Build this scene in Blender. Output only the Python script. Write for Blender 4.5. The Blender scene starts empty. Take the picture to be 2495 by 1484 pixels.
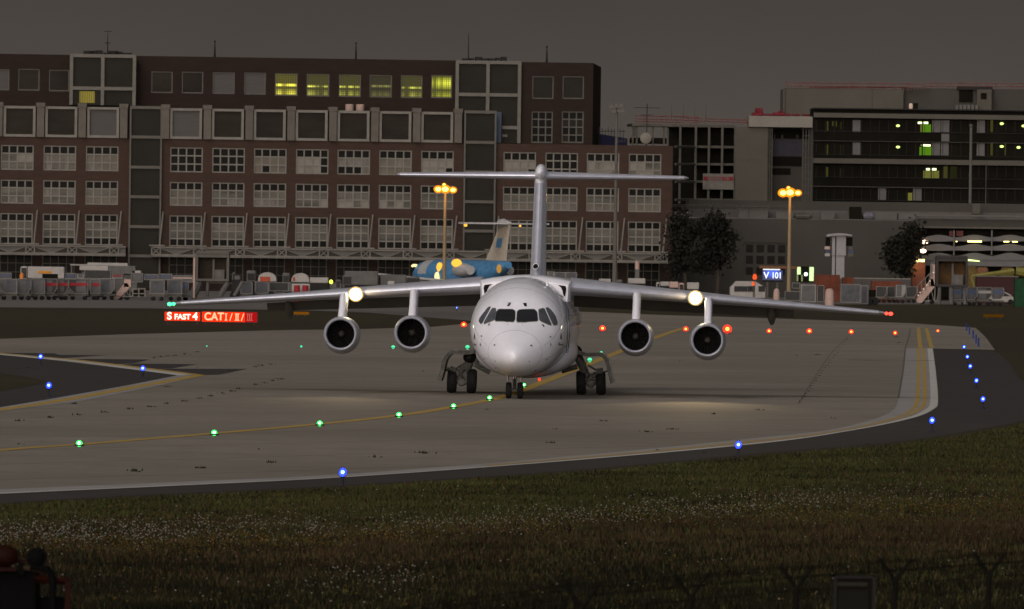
import bpy, bmesh, math, random
import numpy as np
from mathutils import Vector, Matrix
from mathutils.bvhtree import BVHTree
R = math.radians
rnd = random.Random(7)
sc = bpy.context.scene
C = sc.collection

# ------------------------------------------------------------------ camera
FPX, CX, CY = 22950.0, 1247.5, 742.0          # focal length in pixels of a 2495 x 1484 picture
CAM = Vector((0, 0, 5.24))
PITCH, ROLL = math.atan(130.3 / FPX), 0.0132
cp, sp, cr, sr = math.cos(PITCH), math.sin(PITCH), math.cos(ROLL), math.sin(ROLL)
RIGHT, FWD, UP = Vector((1, 0, 0)), Vector((0, cp, -sp)), Vector((0, sp, cp))
xc = RIGHT * cr + UP * sr
yc = -RIGHT * sr + UP * cr
cd = bpy.data.cameras.new('camera')
cam = bpy.data.objects.new('camera', cd); C.objects.link(cam)
M = Matrix((xc, yc, -FWD)).transposed().to_4x4(); M.translation = CAM
cam.matrix_world = M
cd.sensor_width = 36; cd.lens = FPX * 36 / 2495
cd.clip_start, cd.clip_end = 5, 9000
cd.dof.use_dof = True; cd.dof.focus_distance = 336; cd.dof.aperture_fstop = 9
sc.camera = cam

# ------------------------------------------------------------------ sky, sun
w = bpy.data.worlds.new('World'); sc.world = w; w.use_nodes = True
nt = w.node_tree; nt.nodes.clear()
def wn(t, **k):
    n = nt.nodes.new(t)
    for a, b in k.items(): setattr(n, a, b)
    return n
sky = wn('ShaderNodeTexSky', sky_type='NISHITA', sun_disc=False, sun_elevation=R(10), sun_rotation=R(190), air_density=1.0, dust_density=3.0)
hs = wn('ShaderNodeHueSaturation'); hs.inputs['Saturation'].default_value = 0.55
tc = wn('ShaderNodeTexCoord'); sx = wn('ShaderNodeSeparateXYZ')
# the western half of the dusk sky (behind the camera) glows, the eastern half is dull
mr = wn('ShaderNodeMapRange'); mr.inputs[1].default_value = 0.35; mr.inputs[2].default_value = -0.8
mr.inputs[3].default_value = 0.0; mr.inputs[4].default_value = 1.0
mx = wn('ShaderNodeMix', data_type='RGBA', blend_type='MIX')
mx.inputs['A'].default_value = (0.88, 0.75, 0.68, 1)        # dull overcast east
# haze band darkening with height in the east
mz = wn('ShaderNodeMapRange'); mz.inputs[1].default_value = 0.0; mz.inputs[2].default_value = 0.032
mz.inputs[3].default_value = 1.0; mz.inputs[4].default_value = 0.62
nz = wn('ShaderNodeTexNoise'); nz.inputs['Scale'].default_value = 26.0; nz.inputs['Detail'].default_value = 5
nzr = wn('ShaderNodeMapRange'); nzr.inputs[3].default_value = 0.88; nzr.inputs[4].default_value = 1.12
m1 = wn('ShaderNodeMath', operation='MULTIPLY')
m2 = wn('ShaderNodeVectorMath', operation='SCALE')
bg = wn('ShaderNodeBackground'); bg.inputs[1].default_value = 0.10
out = wn('ShaderNodeOutputWorld')
L = nt.links.new
L(sky.outputs[0], hs.inputs['Color']); L(tc.outputs['Generated'], sx.inputs[0])
L(sx.outputs['Y'], mr.inputs[0]); L(mr.outputs[0], mx.inputs['Factor'])
L(tc.outputs['Generated'], nz.inputs['Vector']); L(nz.outputs['Fac'], nzr.inputs[0])
L(sx.outputs['Z'], mz.inputs[0]); L(mz.outputs[0], m1.inputs[0]); L(nzr.outputs[0], m1.inputs[1])
base = wn('ShaderNodeRGB'); base.outputs[0].default_value = (0.91, 0.785, 0.68, 1)
L(base.outputs[0], m2.inputs[0]); L(m1.outputs[0], m2.inputs['Scale'])
L(m2.outputs[0], mx.inputs['A']); gl = wn('ShaderNodeVectorMath', operation='MULTIPLY'); gl.inputs[1].default_value = (1.35, 1.38, 1.6)
L(hs.outputs[0], gl.inputs[0]); L(gl.outputs[0], mx.inputs['B'])
L(mx.outputs['Result'], bg.inputs[0]); L(bg.outputs[0], out.inputs[0])

sd = bpy.data.lights.new('sun', 'SUN'); sd.energy = 1.18; sd.angle = R(28); sd.color = (1.0, 0.92, 0.84)
sun = bpy.data.objects.new('sun', sd); C.objects.link(sun)
az, el = R(190 + 30), R(43)    # soft afterglow from behind the camera, to its left, high
tosun = Vector((math.sin(az) * math.cos(el), math.cos(az) * math.cos(el), math.sin(el)))
sun.rotation_euler = tosun.to_track_quat('Z', 'Y').to_euler()

vs = sc.view_settings
vs.view_transform = 'Standard'; vs.look = 'None'; vs.exposure = 0; vs.gamma = 1; vs.use_curve_mapping = False
sc.render.engine = 'CYCLES'
cy = sc.cycles
cy.use_denoising = True; cy.max_bounces = 6; cy.sample_clamp_indirect = 3
cy.use_adaptive_sampling = True; cy.adaptive_threshold = 0.01

# ------------------------------------------------------------------ picture geometry -> the place
def ray(px, py):
    u, v = px - CX, py - CY
    uu, vv = u * cr + v * sr, -u * sr + v * cr
    return (FWD + RIGHT * (uu / FPX) - UP * (vv / FPX))
def G(px, py, z=0.0):
    d = ray(px, py); return CAM + d * ((z - CAM.z) / d.z)
def P(px, py, Y):
    d = ray(px, py); return CAM + d * (Y / d.y)

class Frame:
    """a local frame on the ground: s to the right, t away from us, z up"""
    def __init__(self, px, Y, rot=0.0, z=0.0):
        p = P(px, 700, Y); self.o = Vector((p.x, Y, z)); self.a = rot
        self.ex = Vector((math.cos(rot), math.sin(rot), 0)); self.ey = Vector((-math.sin(rot), math.cos(rot), 0))
    def loc(self, px, py, t=0.0):
        d = ray(px, py); k = (t - (CAM - self.o).dot(self.ey)) / d.dot(self.ey)
        q = CAM + d * k - self.o
        return q.dot(self.ex), q.z
    def rect(self, x0, y0, x1, y1, t=0.0):
        ym, xm = (y0 + y1) / 2, (x0 + x1) / 2
        return self.loc(x0, ym, t)[0], self.loc(x1, ym, t)[0], self.loc(xm, y1, t)[1], self.loc(xm, y0, t)[1]

# ------------------------------------------------------------------ materials
MATS = {}
def mat(name, col, rough=0.6, metal=0.0, var=0.12, scale=1.5, bump=0.0, spec=0.10, coat=0.0, stretch=None, col2=None, detail=5):
    if name in MATS: return MATS[name]
    m = bpy.data.materials.new(name); m.use_nodes = True; t = m.node_tree; n = t.nodes
    b = n['Principled BSDF']; b.inputs['Roughness'].default_value = rough; b.inputs['Metallic'].default_value = metal
    b.inputs['Specular IOR Level'].default_value = spec; b.inputs['Coat Weight'].default_value = coat; b.inputs['Coat Roughness'].default_value = 0.04
    tcn = n.new('ShaderNodeTexCoord'); mp = n.new('ShaderNodeMapping')
    if stretch: mp.inputs['Scale'].default_value = stretch
    no = n.new('ShaderNodeTexNoise'); no.inputs['Scale'].default_value = scale; no.inputs['Detail'].default_value = detail
    no.inputs['Roughness'].default_value = 0.65
    rp = n.new('ShaderNodeMix'); rp.data_type = 'RGBA'
    c2 = col2 or [min(1, c * (1 + var)) for c in col]; c1 = col if col2 else [c * (1 - var) for c in col]
    rp.inputs['A'].default_value = (*c1, 1); rp.inputs['B'].default_value = (*c2, 1)
    rr = n.new('ShaderNodeMapRange'); rr.inputs[1].default_value = 0.32; rr.inputs[2].default_value = 0.68
    t.links.new(tcn.outputs['Object'], mp.inputs[0]); t.links.new(mp.outputs[0], no.inputs['Vector'])
    t.links.new(no.outputs['Fac'], rr.inputs[0]); t.links.new(rr.outputs[0], rp.inputs['Factor'])
    t.links.new(rp.outputs['Result'], b.inputs['Base Color'])
    if bump:
        bp = n.new('ShaderNodeBump'); bp.inputs['Strength'].default_value = bump; bp.inputs['Distance'].default_value = 0.05
        t.links.new(no.outputs['Fac'], bp.inputs['Height']); t.links.new(bp.outputs[0], b.inputs['Normal'])
    MATS[name] = m; return m
def em(name, col, s, base=0.0):
    if name in MATS: return MATS[name]
    m = bpy.data.materials.new(name); m.use_nodes = True; b = m.node_tree.nodes['Principled BSDF']
    b.inputs['Base Color'].default_value = (base, base, base, 1); b.inputs['Emission Color'].default_value = (*col, 1)
    b.inputs['Emission Strength'].default_value = s; b.inputs['Roughness'].default_value = 0.6; b.inputs['Specular IOR Level'].default_value = 0.0
    MATS[name] = m; return m

# ------------------------------------------------------------------ mesh builder
class MB:
    def __init__(self): self.v, self.f, self.mi = [], [], []
    def add(self, vs_, fs, mi=0):
        o = len(self.v); self.v += [tuple(p) for p in vs_]
        self.f += [tuple(i + o for i in f) for f in fs]; self.mi += [mi] * len(fs); return self
    def box(self, x0, x1, y0, y1, z0, z1, mi=0):
        if x0 > x1: x0, x1 = x1, x0
        if z0 > z1: z0, z1 = z1, z0
        if y0 > y1: y0, y1 = y1, y0
        return self.add([(x0, y0, z0), (x1, y0, z0), (x1, y1, z0), (x0, y1, z0), (x0, y0, z1), (x1, y0, z1), (x1, y1, z1), (x0, y1, z1)],
            [(0, 3, 2, 1), (4, 5, 6, 7), (0, 1, 5, 4), (1, 2, 6, 5), (2, 3, 7, 6), (3, 0, 4, 7)], mi)
    def prism(self, pts, y0, y1, mi=0):
        """polygon in x-z extruded along y"""
        n = len(pts); a = [(p[0], y0, p[1]) for p in pts]; b = [(p[0], y1, p[1]) for p in pts]
        return self.add(a + b, [tuple(range(n)), tuple(range(2 * n - 1, n - 1, -1))] + [(i, i + n, (i + 1) % n + n, (i + 1) % n) for i in range(n)], mi)
    def prismx(self, pts, x0, x1, mi=0):
        """polygon in y-z extruded along x"""
        n = len(pts); a = [(x0, p[0], p[1]) for p in pts]; b = [(x1, p[0], p[1]) for p in pts]
        return self.add(a + b, [tuple(range(n)), tuple(range(2 * n - 1, n - 1, -1))] + [(i, i + n, (i + 1) % n + n, (i + 1) % n) for i in range(n)], mi)
    def tube(self, p0, p1, r0, r1=None, n=8, mi=0):
        return self.path([p0, p1], r0, r1, n, mi)
    def path(self, pts, r0, r1=None, n=8, mi=0):
        pts = [Vector(p) for p in pts]; r1 = r0 if r1 is None else r1; m = len(pts); vs_, fs = [], []
        for i, p in enumerate(pts):
            d = (pts[min(i + 1, m - 1)] - pts[max(i - 1, 0)]).normalized()
            a = d.cross(Vector((0, 0, 1)) if abs(d.z) < 0.9 else Vector((0, 1, 0))).normalized(); b = d.cross(a)
            r = r0 + (r1 - r0) * i / max(1, m - 1)
            vs_ += [p + a * (r * math.cos(2 * math.pi * k / n)) + b * (r * math.sin(2 * math.pi * k / n)) for k in range(n)]
        for i in range(m - 1):
            for k in range(n):
                fs.append((i * n + k, i * n + (k + 1) % n, (i + 1) * n + (k + 1) % n, (i + 1) * n + k))
        fs += [tuple(range(n - 1, -1, -1)), tuple((m - 1) * n + k for k in range(n))]
        return self.add(vs_, fs, mi)
    def loft(self, secs, n=28, mi=0, cap=True):
        """sections (y, cx, cz, rx, rtop, rbot) -> closed tube along y"""
        vs_, fs = [], []
        for (y, cx, cz, rx, rt, rb) in secs:
            for k in range(n):
                a = 2 * math.pi * k / n
                vs_.append((cx + rx * math.cos(a), y, cz + (rt if math.sin(a) > 0 else rb) * math.sin(a)))
        for i in range(len(secs) - 1):
            for k in range(n): fs.append((i * n + k, i * n + (k + 1) % n, (i + 1) * n + (k + 1) % n, (i + 1) * n + k))
        if cap: fs += [tuple(range(n - 1, -1, -1)), tuple((len(secs) - 1) * n + k for k in range(n))]
        return self.add(vs_, fs, mi)
    def lathe(self, prof, c, axis='y', n=24, mi=0):
        """profile [(along, radius)] revolved about an axis through c"""
        vs_, fs = [], []
        for (h, r) in prof:
            for k in range(n):
                a = 2 * math.pi * k / n; p, q = r * math.cos(a), r * math.sin(a)
                vs_.append({'y': (c[0] + p, c[1] + h, c[2] + q), 'z': (c[0] + p, c[1] + q, c[2] + h), 'x': (c[0] + h, c[1] + p, c[2] + q)}[axis])
        for i in range(len(prof) - 1):
            for k in range(n): fs.append((i * n + k, i * n + (k + 1) % n, (i + 1) * n + (k + 1) % n, (i + 1) * n + k))
        fs += [tuple(range(n)), tuple((len(prof) - 1) * n + k for k in range(n))]
        return self.add(vs_, fs, mi)
    def ball(self, c, r, n=12, m=8, s=(1, 1, 1), mi=0):
        prof = [(-r * math.cos(math.pi * i / m), max(1e-4, r * math.sin(math.pi * i / m))) for i in range(m + 1)]
        k0 = len(self.v); self.lathe(prof, (0, 0, 0), 'z', n, mi)
        for i in range(k0, len(self.v)):
            x, y, z = self.v[i]; self.v[i] = (c[0] + x * s[0], c[1] + y * s[1], c[2] + z * s[2])
        return self
    def sheet(self, pts, z, mi=0):
        return self.add([(p[0], p[1], z) for p in pts], [tuple(range(len(pts)))], mi)
    def build(self, name, mats, parent=None, smooth=False, bevel=0.0):
        me = bpy.data.meshes.new(name); me.from_pydata(self.v, [], self.f)
        mats = mats if isinstance(mats, (list, tuple)) else [mats]
        for m in mats: me.materials.append(m)
        if len(mats) > 1:
            for p, i in zip(me.polygons, self.mi): p.material_index = i
        bm = bmesh.new(); bm.from_mesh(me); bmesh.ops.recalc_face_normals(bm, faces=bm.faces); bm.to_mesh(me); bm.free()
        if smooth:
            me.shade_smooth() if hasattr(me, 'shade_smooth') else None
            me.set_sharp_from_angle(angle=R(40))
        o = bpy.data.objects.new(name, me); C.objects.link(o)
        if parent: o.parent = parent
        if bevel:
            b = o.modifiers.new('bevel', 'BEVEL'); b.width = bevel; b.segments = 2; b.limit_method = 'ANGLE'
        return o

def tag(o, label=None, cat=None, group=None, kind=None):
    if label: o['label'] = label
    if cat: o['category'] = cat
    if group: o['group'] = group
    if kind: o['kind'] = kind
    return o
def thing(name, label, cat, loc=(0, 0, 0), rz=0.0, group=None):
    o = bpy.data.objects.new(name, None); C.objects.link(o); o.empty_display_size = 0.3
    o.location = loc; o.rotation_euler = (0, 0, rz)
    return tag(o, label, cat, group)
def fthing(name, label, cat, fr, group=None):
    return thing(name, label, cat, fr.o, fr.a, group)
def dup(root, label, loc=None, rz=None, cat=None):
    def cpy(o, par):
        c = o.copy(); C.objects.link(c)
        if par: c.parent = par
        for ch in list(o.children): cpy(ch, c)
        return c
    r = cpy(root, None); r['label'] = label
    if loc is not None: r.location = loc
    if rz is not None: r.rotation_euler = (0, 0, rz)
    return r
def text_mesh(name, s, size, m, parent, x, y, z, extrude=0.01, bold=0.0, sx_=1.0, align='CENTER', rx=R(90), ry=0, rz=0):
    cu = bpy.data.curves.new(name, 'FONT'); cu.body = s; cu.size = size; cu.extrude = extrude; cu.offset = bold
    cu.align_x = align; cu.align_y = 'CENTER'
    t = bpy.data.objects.new(name, cu); C.objects.link(t)
    dg = bpy.context.evaluated_depsgraph_get(); me = bpy.data.meshes.new_from_object(t.evaluated_get(dg))
    bpy.data.objects.remove(t); me.materials.clear(); me.materials.append(m)
    o = bpy.data.objects.new(name, me); C.objects.link(o); o.parent = parent
    o.location = (x, y, z); o.rotation_euler = (rx, ry, rz); o.scale = (sx_, 1, 1)
    return o

# ------------------------------------------------------------------ palette
m_white = mat('aircraft white paint', (0.66, 0.66, 0.70), 0.6, var=0.09, scale=0.7, stretch=(1, .35, 1), coat=0.6, spec=0.15)
m_metal = mat('bare polished metal', (0.50, 0.51, 0.57), 0.36, 0.5, var=0.08, scale=3, spec=0.5)
m_wing = mat('wing grey paint', (0.30, 0.30, 0.32), 0.4, var=0.08, scale=1.2, spec=0.5)
m_under = mat('wing underside grey', (0.10, 0.097, 0.088), 0.5, var=0.12, scale=1.2)
m_dark = mat('dark grey metal', (0.012, 0.012, 0.011), 0.5, 0.2, var=0.3, scale=6)
m_gear = mat('gear leg paint', (0.075, 0.075, 0.068), 0.45, var=0.35, scale=7)
m_rub = mat('tyre rubber', (0.012, 0.012, 0.012), 0.75, var=0.3, scale=8)
m_black = mat('black void', (0.006, 0.006, 0.006), 0.8, var=0.2)
m_cglass = mat('cockpit glass', (0.012, 0.014, 0.016), 0.08, var=0.3, scale=2, coat=0.6, spec=0.5)
m_cglass2 = mat('cockpit side glass', (0.06, 0.066, 0.075), 0.15, var=0.3, scale=3, coat=0.6)
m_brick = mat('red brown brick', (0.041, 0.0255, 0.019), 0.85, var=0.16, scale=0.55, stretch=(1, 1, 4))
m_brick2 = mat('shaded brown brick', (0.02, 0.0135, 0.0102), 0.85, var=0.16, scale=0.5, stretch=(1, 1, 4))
m_beige = mat('beige pier concrete', (0.094, 0.084, 0.07), 0.8, var=0.12, scale=0.7)
m_frame = mat('weathered white frame', (0.15, 0.142, 0.122), 0.6, var=0.12, scale=1.2)
m_frame2 = mat('grey window frame', (0.085, 0.08, 0.068), 0.6, var=0.12, scale=1.2)
m_pane = mat('dark window glass', (0.004, 0.004, 0.003), 0.3, var=0.4, scale=0.8, spec=0.05)
m_pane2 = mat('square bay glass', (0.0129, 0.01135, 0.0084), 0.25, col2=(0.0258, 0.02193, 0.0168), scale=0.30, stretch=(0.5, 1, 1.7), spec=0.03)
m_tglass = mat('stair tower glass', (0.01546, 0.01493, 0.01141), 0.3, col2=(0.0192, 0.01813, 0.01438), scale=0.4, spec=0.03)
m_blind = mat('pale surface and sky reflection', (0.158, 0.145, 0.122), 0.5, var=0.10, scale=0.7)  # this and the next three: sky reflections painted into window panes
m_refl2 = mat('patchy painted reflection', (0.03655, 0.03655, 0.028), 0.4, col2=(0.1161, 0.1075, 0.088), scale=0.45, stretch=(0.35, 1, 1.6))
m_refl3 = mat('brownish painted reflection', (0.105, 0.092, 0.072), 0.5, var=0.15, scale=0.9)
m_refl4 = mat('streaked painted reflection', (0.075, 0.069, 0.056), 0.4, col2=(0.150, 0.138, 0.116), scale=0.6, stretch=(2.5, 1, .5))
m_blindg = mat('grey blinds', (0.0688, 0.0645, 0.06), 0.5, var=0.08, spec=0.03, scale=0.9, stretch=(0.4, 1, 6))
m_wsil = mat('canopy white steel', (0.125, 0.117, 0.101), 0.6, var=0.15, scale=1)
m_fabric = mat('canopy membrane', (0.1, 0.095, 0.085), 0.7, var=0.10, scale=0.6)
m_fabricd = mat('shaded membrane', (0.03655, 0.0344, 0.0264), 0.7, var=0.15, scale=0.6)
m_conc = mat('pale concrete wall', (0.07095, 0.0645, 0.052), 0.85, var=0.09, scale=0.25)
m_conc2 = mat('grey hall wall', (0.04515, 0.04214, 0.0352), 0.85, var=0.10, scale=0.2)
m_lconc = mat('light grey cladding', (0.0817, 0.07955, 0.07), 0.7, var=0.12, scale=0.4)
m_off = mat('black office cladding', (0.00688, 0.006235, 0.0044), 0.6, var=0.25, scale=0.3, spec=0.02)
m_offp = mat('grey lit panel', (0.086, 0.0817, 0.078), 0.5, var=0.08)
m_red = mat('red and white railing', (0.12, 0.028, 0.026), 0.6, col2=(0.13, 0.09, 0.08), scale=0.7)
m_redd = mat('red tarpaulin', (0.11, 0.012, 0.017), 0.6, var=0.35, scale=1.5)
m_scaf = mat('scaffold steel', (0.0645, 0.0602, 0.048), 0.5, var=0.2)
m_uld = [mat('container aluminium', (0.085, 0.082, 0.080), 0.5, 0.0, var=0.25, scale=1.1),
         mat('container pale', (0.19, 0.18, 0.165), 0.5, var=0.2, scale=1.2),
         mat('container dark', (0.032, 0.032, 0.030), 0.5, var=0.25, scale=1.3),
         mat('container blue grey', (0.060, 0.061, 0.066), 0.5, var=0.3, scale=1.3)]
m_bluep = mat('blue stripe', (0.05, 0.07, 0.14), 0.5); m_redp = mat('red stripe', (0.22, 0.018, 0.022), 0.5)
m_truck = mat('service white paint', (0.26, 0.245, 0.225), 0.45, var=0.12, scale=1.2)
m_truckg = mat('service grey paint', (0.085, 0.082, 0.075), 0.5, var=0.2, scale=1.2)
m_salmon = mat('stair side panel', (0.34, 0.24, 0.20), 0.55, var=0.08)
m_orange = mat('orange paint', (0.42, 0.10, 0.02), 0.5, var=0.2)
m_tglo = em('sodium lamp', (1.0, 0.62, 0.12), 14)
# ================================================================== ground, taxiway, markings
def ground_mat(name, c1, c2, scale, stretch, rough=0.9, c3=None, s3=0.03, joints=None, dark=None):
    m = bpy.data.materials.new(name); m.use_nodes = True; t = m.node_tree; n = t.nodes; b = n['Principled BSDF']
    b.inputs['Roughness'].default_value = rough; b.inputs['Specular IOR Level'].default_value = 0.15
    tcn = n.new('ShaderNodeTexCoord'); mp = n.new('ShaderNodeMapping'); mp.inputs['Scale'].default_value = stretch
    no = n.new('ShaderNodeTexNoise'); no.inputs['Scale'].default_value = scale; no.inputs['Detail'].default_value = 8; no.inputs['Roughness'].default_value = 0.7
    a = n.new('ShaderNodeMix'); a.data_type = 'RGBA'; a.inputs['A'].default_value = (*c1, 1); a.inputs['B'].default_value = (*c2, 1)
    rr = n.new('ShaderNodeMapRange'); rr.inputs[1].default_value = 0.33; rr.inputs[2].default_value = 0.67
    l = t.links.new
    l(tcn.outputs['Object'], mp.inputs[0]); l(mp.outputs[0], no.inputs['Vector']); l(no.outputs['Fac'], rr.inputs[0]); l(rr.outputs[0], a.inputs['Factor'])
    cur = a.outputs['Result']
    if c3:
        n3 = n.new('ShaderNodeTexNoise'); n3.inputs['Scale'].default_value = s3; n3.inputs['Detail'].default_value = 4
        r3 = n.new('ShaderNodeMapRange'); r3.inputs[1].default_value = 0.42; r3.inputs[2].default_value = 0.62
        k = n.new('ShaderNodeMix'); k.data_type = 'RGBA'; k.inputs['B'].default_value = (*c3, 1)
        l(tcn.outputs['Object'], n3.inputs['Vector']); l(n3.outputs['Fac'], r3.inputs[0]); l(r3.outputs[0], k.inputs['Factor']); l(cur, k.inputs['A']); cur = k.outputs['Result']
    if joints:
        mj = n.new('ShaderNodeMapping'); mj.inputs['Rotation'].default_value = (0, 0, joints[1])
        bt = n.new('ShaderNodeTexBrick'); bt.offset = 0.0; bt.inputs['Scale'].default_value = 1.0
        bt.inputs['Brick Width'].default_value = joints[0]; bt.inputs['Row Height'].default_value = joints[0]
        bt.inputs['Mortar Size'].default_value = joints[2]; bt.inputs['Mortar Smooth'].default_value = 0.6; bt.inputs['Bias'].default_value = -0.2
        bt.inputs['Color1'].default_value = (0.95, 0.95, 0.94, 1); bt.inputs['Color2'].default_value = (1.04, 1.04, 1.05, 1); bt.inputs['Mortar'].default_value = (0.62, 0.61, 0.58, 1)
        k = n.new('ShaderNodeMix'); k.data_type = 'RGBA'; k.blend_type = 'MULTIPLY'; k.inputs['Factor'].default_value = 1
        l(tcn.outputs['Object'], mj.inputs[0]); l(mj.outputs[0], bt.inputs['Vector']); l(cur, k.inputs['A']); l(bt.outputs['Color'], k.inputs['B']); cur = k.outputs['Result']
    if dark:   # old rubber and oil stains: sparse irregular spots
        n4 = n.new('ShaderNodeTexNoise'); n4.inputs['Scale'].default_value = dark; n4.inputs['Detail'].default_value = 6; n4.inputs['Roughness'].default_value = 0.75
        r4 = n.new('ShaderNodeMapRange'); r4.inputs[1].default_value = 0.66; r4.inputs[2].default_value = 0.74; r4.inputs[3].default_value = 1.0; r4.inputs[4].default_value = 0.55
        k = n.new('ShaderNodeVectorMath'); k.operation = 'SCALE'
        l(tcn.outputs['Object'], n4.inputs['Vector']); l(n4.outputs['Fac'], r4.inputs[0]); l(cur, k.inputs[0]); l(r4.outputs[0], k.inputs['Scale']); cur = k.outputs[0]
    l(cur, b.inputs['Base Color'])
    return m
g_grass = ground_mat('grass field', (0.024, 0.021, 0.009), (0.040, 0.033, 0.015), 0.5, (1, 0.35, 1), c3=(0.028, 0.022, 0.011), s3=0.012)
g_conc = ground_mat('taxiway concrete', (0.178, 0.158, 0.129), (0.215, 0.191, 0.157), 0.9, (1, 0.25, 1), 0.8, c3=(0.168, 0.149, 0.122), s3=0.035, joints=(7.5, R(-63), 0.13), dark=0.16)
g_apron = ground_mat('apron concrete', (0.11, 0.10, 0.09), (0.14, 0.128, 0.115), 0.3, (1, 0.3, 1), 0.85, c3=(0.10, 0.092, 0.082), s3=0.01)
g_asph = ground_mat('shoulder asphalt', (0.034, 0.031, 0.029), (0.046, 0.042, 0.040), 0.8, (1, 0.3, 1), 0.85, c3=(0.036, 0.033, 0.031), s3=0.03)
g_light = ground_mat('pale edge concrete', (0.235, 0.222, 0.208), (0.28, 0.265, 0.25), 0.7, (1, 0.4, 1), 0.8, joints=(7.5, R(-63), 0.06))
g_seam = ground_mat('tar seam', (0.085, 0.078, 0.066), (0.125, 0.113, 0.096), 2.0, (1, 1, 1))
g_yel = ground_mat('worn yellow paint', (0.40, 0.26, 0.045), (0.28, 0.20, 0.075), 1.2, (1, 0.5, 1), 0.8)
g_wht = ground_mat('worn white paint', (0.38, 0.36, 0.32), (0.46, 0.44, 0.40), 0.8, (1, 0.4, 1), 0.8)

def struct(name, mb, m):
    mb.v = [(x, y, z * .2) for x, y, z in mb.v]     # layers lie 4 mm apart
    return tag(mb.build(name, m), kind='structure')
def gp(pts): return [G(*p) for p in pts]
def smooth_px(pts, k=6):
    o = []
    q = [pts[0]] + list(pts) + [pts[-1]]
    for i in range(1, len(q) - 2):
        for j in range(k):
            t = j / k; p0, p1, p2, p3 = (np.array(q[i + d], float) for d in (-1, 0, 1, 2))
            o.append(tuple(0.5 * ((2 * p1) + (p2 - p0) * t + (2 * p0 - 5 * p1 + 4 * p2 - p3) * t * t + (3 * p1 - p0 - 3 * p2 + p3) * t ** 3)))
    o.append(pts[-1]); return o
def strip(mb, a, b, z, mi=0):
    """ribbon between two picture polylines of equal length"""
    pa, pb = gp(a), gp(b); n = len(pa)
    return mb.add([(p.x, p.y, z) for p in pa] + [(p.x, p.y, z) for p in pb], [(i, i + 1, n + i + 1, n + i) for i in range(n - 1)], mi)
def ribbon(mb, pts, wd, z, k=6):
    """painted line of real width wd along a picture polyline"""
    g = [Vector((p.x, p.y, 0)) for p in gp(smooth_px(pts, k))]; n = len(g); vs_ = []
    for i, p in enumerate(g):
        d = (g[min(i + 1, n - 1)] - g[max(0, i - 1)]).normalized(); s = Vector((-d.y, d.x, 0)) * wd / 2
        vs_ += [(p.x + s.x, p.y + s.y, z), (p.x - s.x, p.y - s.y, z)]
    return mb.add(vs_, [(2 * i, 2 * i + 1, 2 * i + 3, 2 * i + 2) for i in range(n - 1)])

struct('ground', MB().sheet([(-3000, -300), (3000, -300), (3000, 6000), (-3000, 6000)], 0), g_grass)
struct('apron', MB().sheet([(p.x, p.y) for p in gp([(-500, 745), (0, 749), (300, 751), (700, 755), (900, 762), (1050, 774), (1180, 784), (1320, 768), (1380, 752), (1500, 741), (2495, 742), (3000, 744)])] + [(900, 1050), (900, 3000), (-900, 3000), (-900, 1000)], 0.02), g_apron)

# shoulder of dark asphalt all round the taxiway, then the concrete itself
asph_lo = smooth_px([(-700, 1262), (0, 1226), (344, 1207), (860, 1182), (1400, 1146), (1862, 1104), (2176, 1078), (2364, 1050), (2495, 1025), (2600, 990), (2600, 960), (2495, 931), (2460, 885), (2424, 856)], 4)
struct('shoulder', MB().sheet([(p.x, p.y) for p in gp(asph_lo + [(2273, 849.5), (2200, 860), (1900, 1040), (900, 1130), (-700, 1190)])], 0.02), g_asph)
edge_out = smooth_px([(-700, 1240), (0, 1205), (430, 1185), (860, 1163), (1400, 1123), (1862, 1081), (2082, 1049), (2223, 1020), (2275, 998), (2286, 978), (2281, 909), (2273, 849.5)], 5)
top = [(2424, 853), (2400, 820), (2377, 799), (2220, 788), (2000, 780), (1780, 772.6), (1622, 768), (1430, 760), (1340, 758), (1260, 770), (1180, 785), (1049, 797), (857, 803), (716, 804), (560, 808), (300, 815), (0, 826), (-700, 850)]
struct('taxiway', MB().sheet([(p.x, p.y) for p in gp(edge_out + top)], 0.04), g_conc)
# pale edge strip following the curve
inner = smooth_px([(-700, 1228), (0, 1194), (430, 1176), (860, 1155), (1400, 1112), (1862, 1066), (2019, 1048.6), (2129, 1022), (2176, 1000), (2190, 969), (2200, 905), (2206, 849.4)], 5)
mb = MB(); strip(mb, inner, edge_out, 0.06); struct('taxiway_edge', mb, g_light)
def lerp(f): return [(a[0] + (b[0] - a[0]) * f, a[1] + (b[1] - a[1]) * f) for a, b in zip(inner, edge_out)]
mb = MB(); strip(mb, lerp(0.80), lerp(0.985), 0.08); struct('white_edge_marking', mb, g_wht)
for f0, f1 in ((0.42, 0.52), (0.60, 0.70)):
    mb = MB(); strip(mb, lerp(f0)[18:], lerp(f1)[18:], 0.08); struct('yellow_edge_marking', mb, g_yel)
mb = MB(); ribbon(mb, [(2243, 850), (2240, 825), (2238, 798)], 0.25, 0.08); struct('yellow_edge_marking', mb, g_yel)
mb = MB(); ribbon(mb, [(2270, 848), (2263, 822), (2257, 800)], 0.25, 0.08); struct('yellow_edge_marking', mb, g_yel)
mb = MB(); ribbon(mb, [(-700, 1160), (0, 1098), (193, 1084), (522, 1057), (779, 1034), (972, 1013), (1105, 992), (1230, 966), (1340, 925), (1500, 861), (1600, 822), (1664, 800)], 0.46, 0.08, 8)
struct('yellow_centre_line', mb, g_yel)
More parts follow.
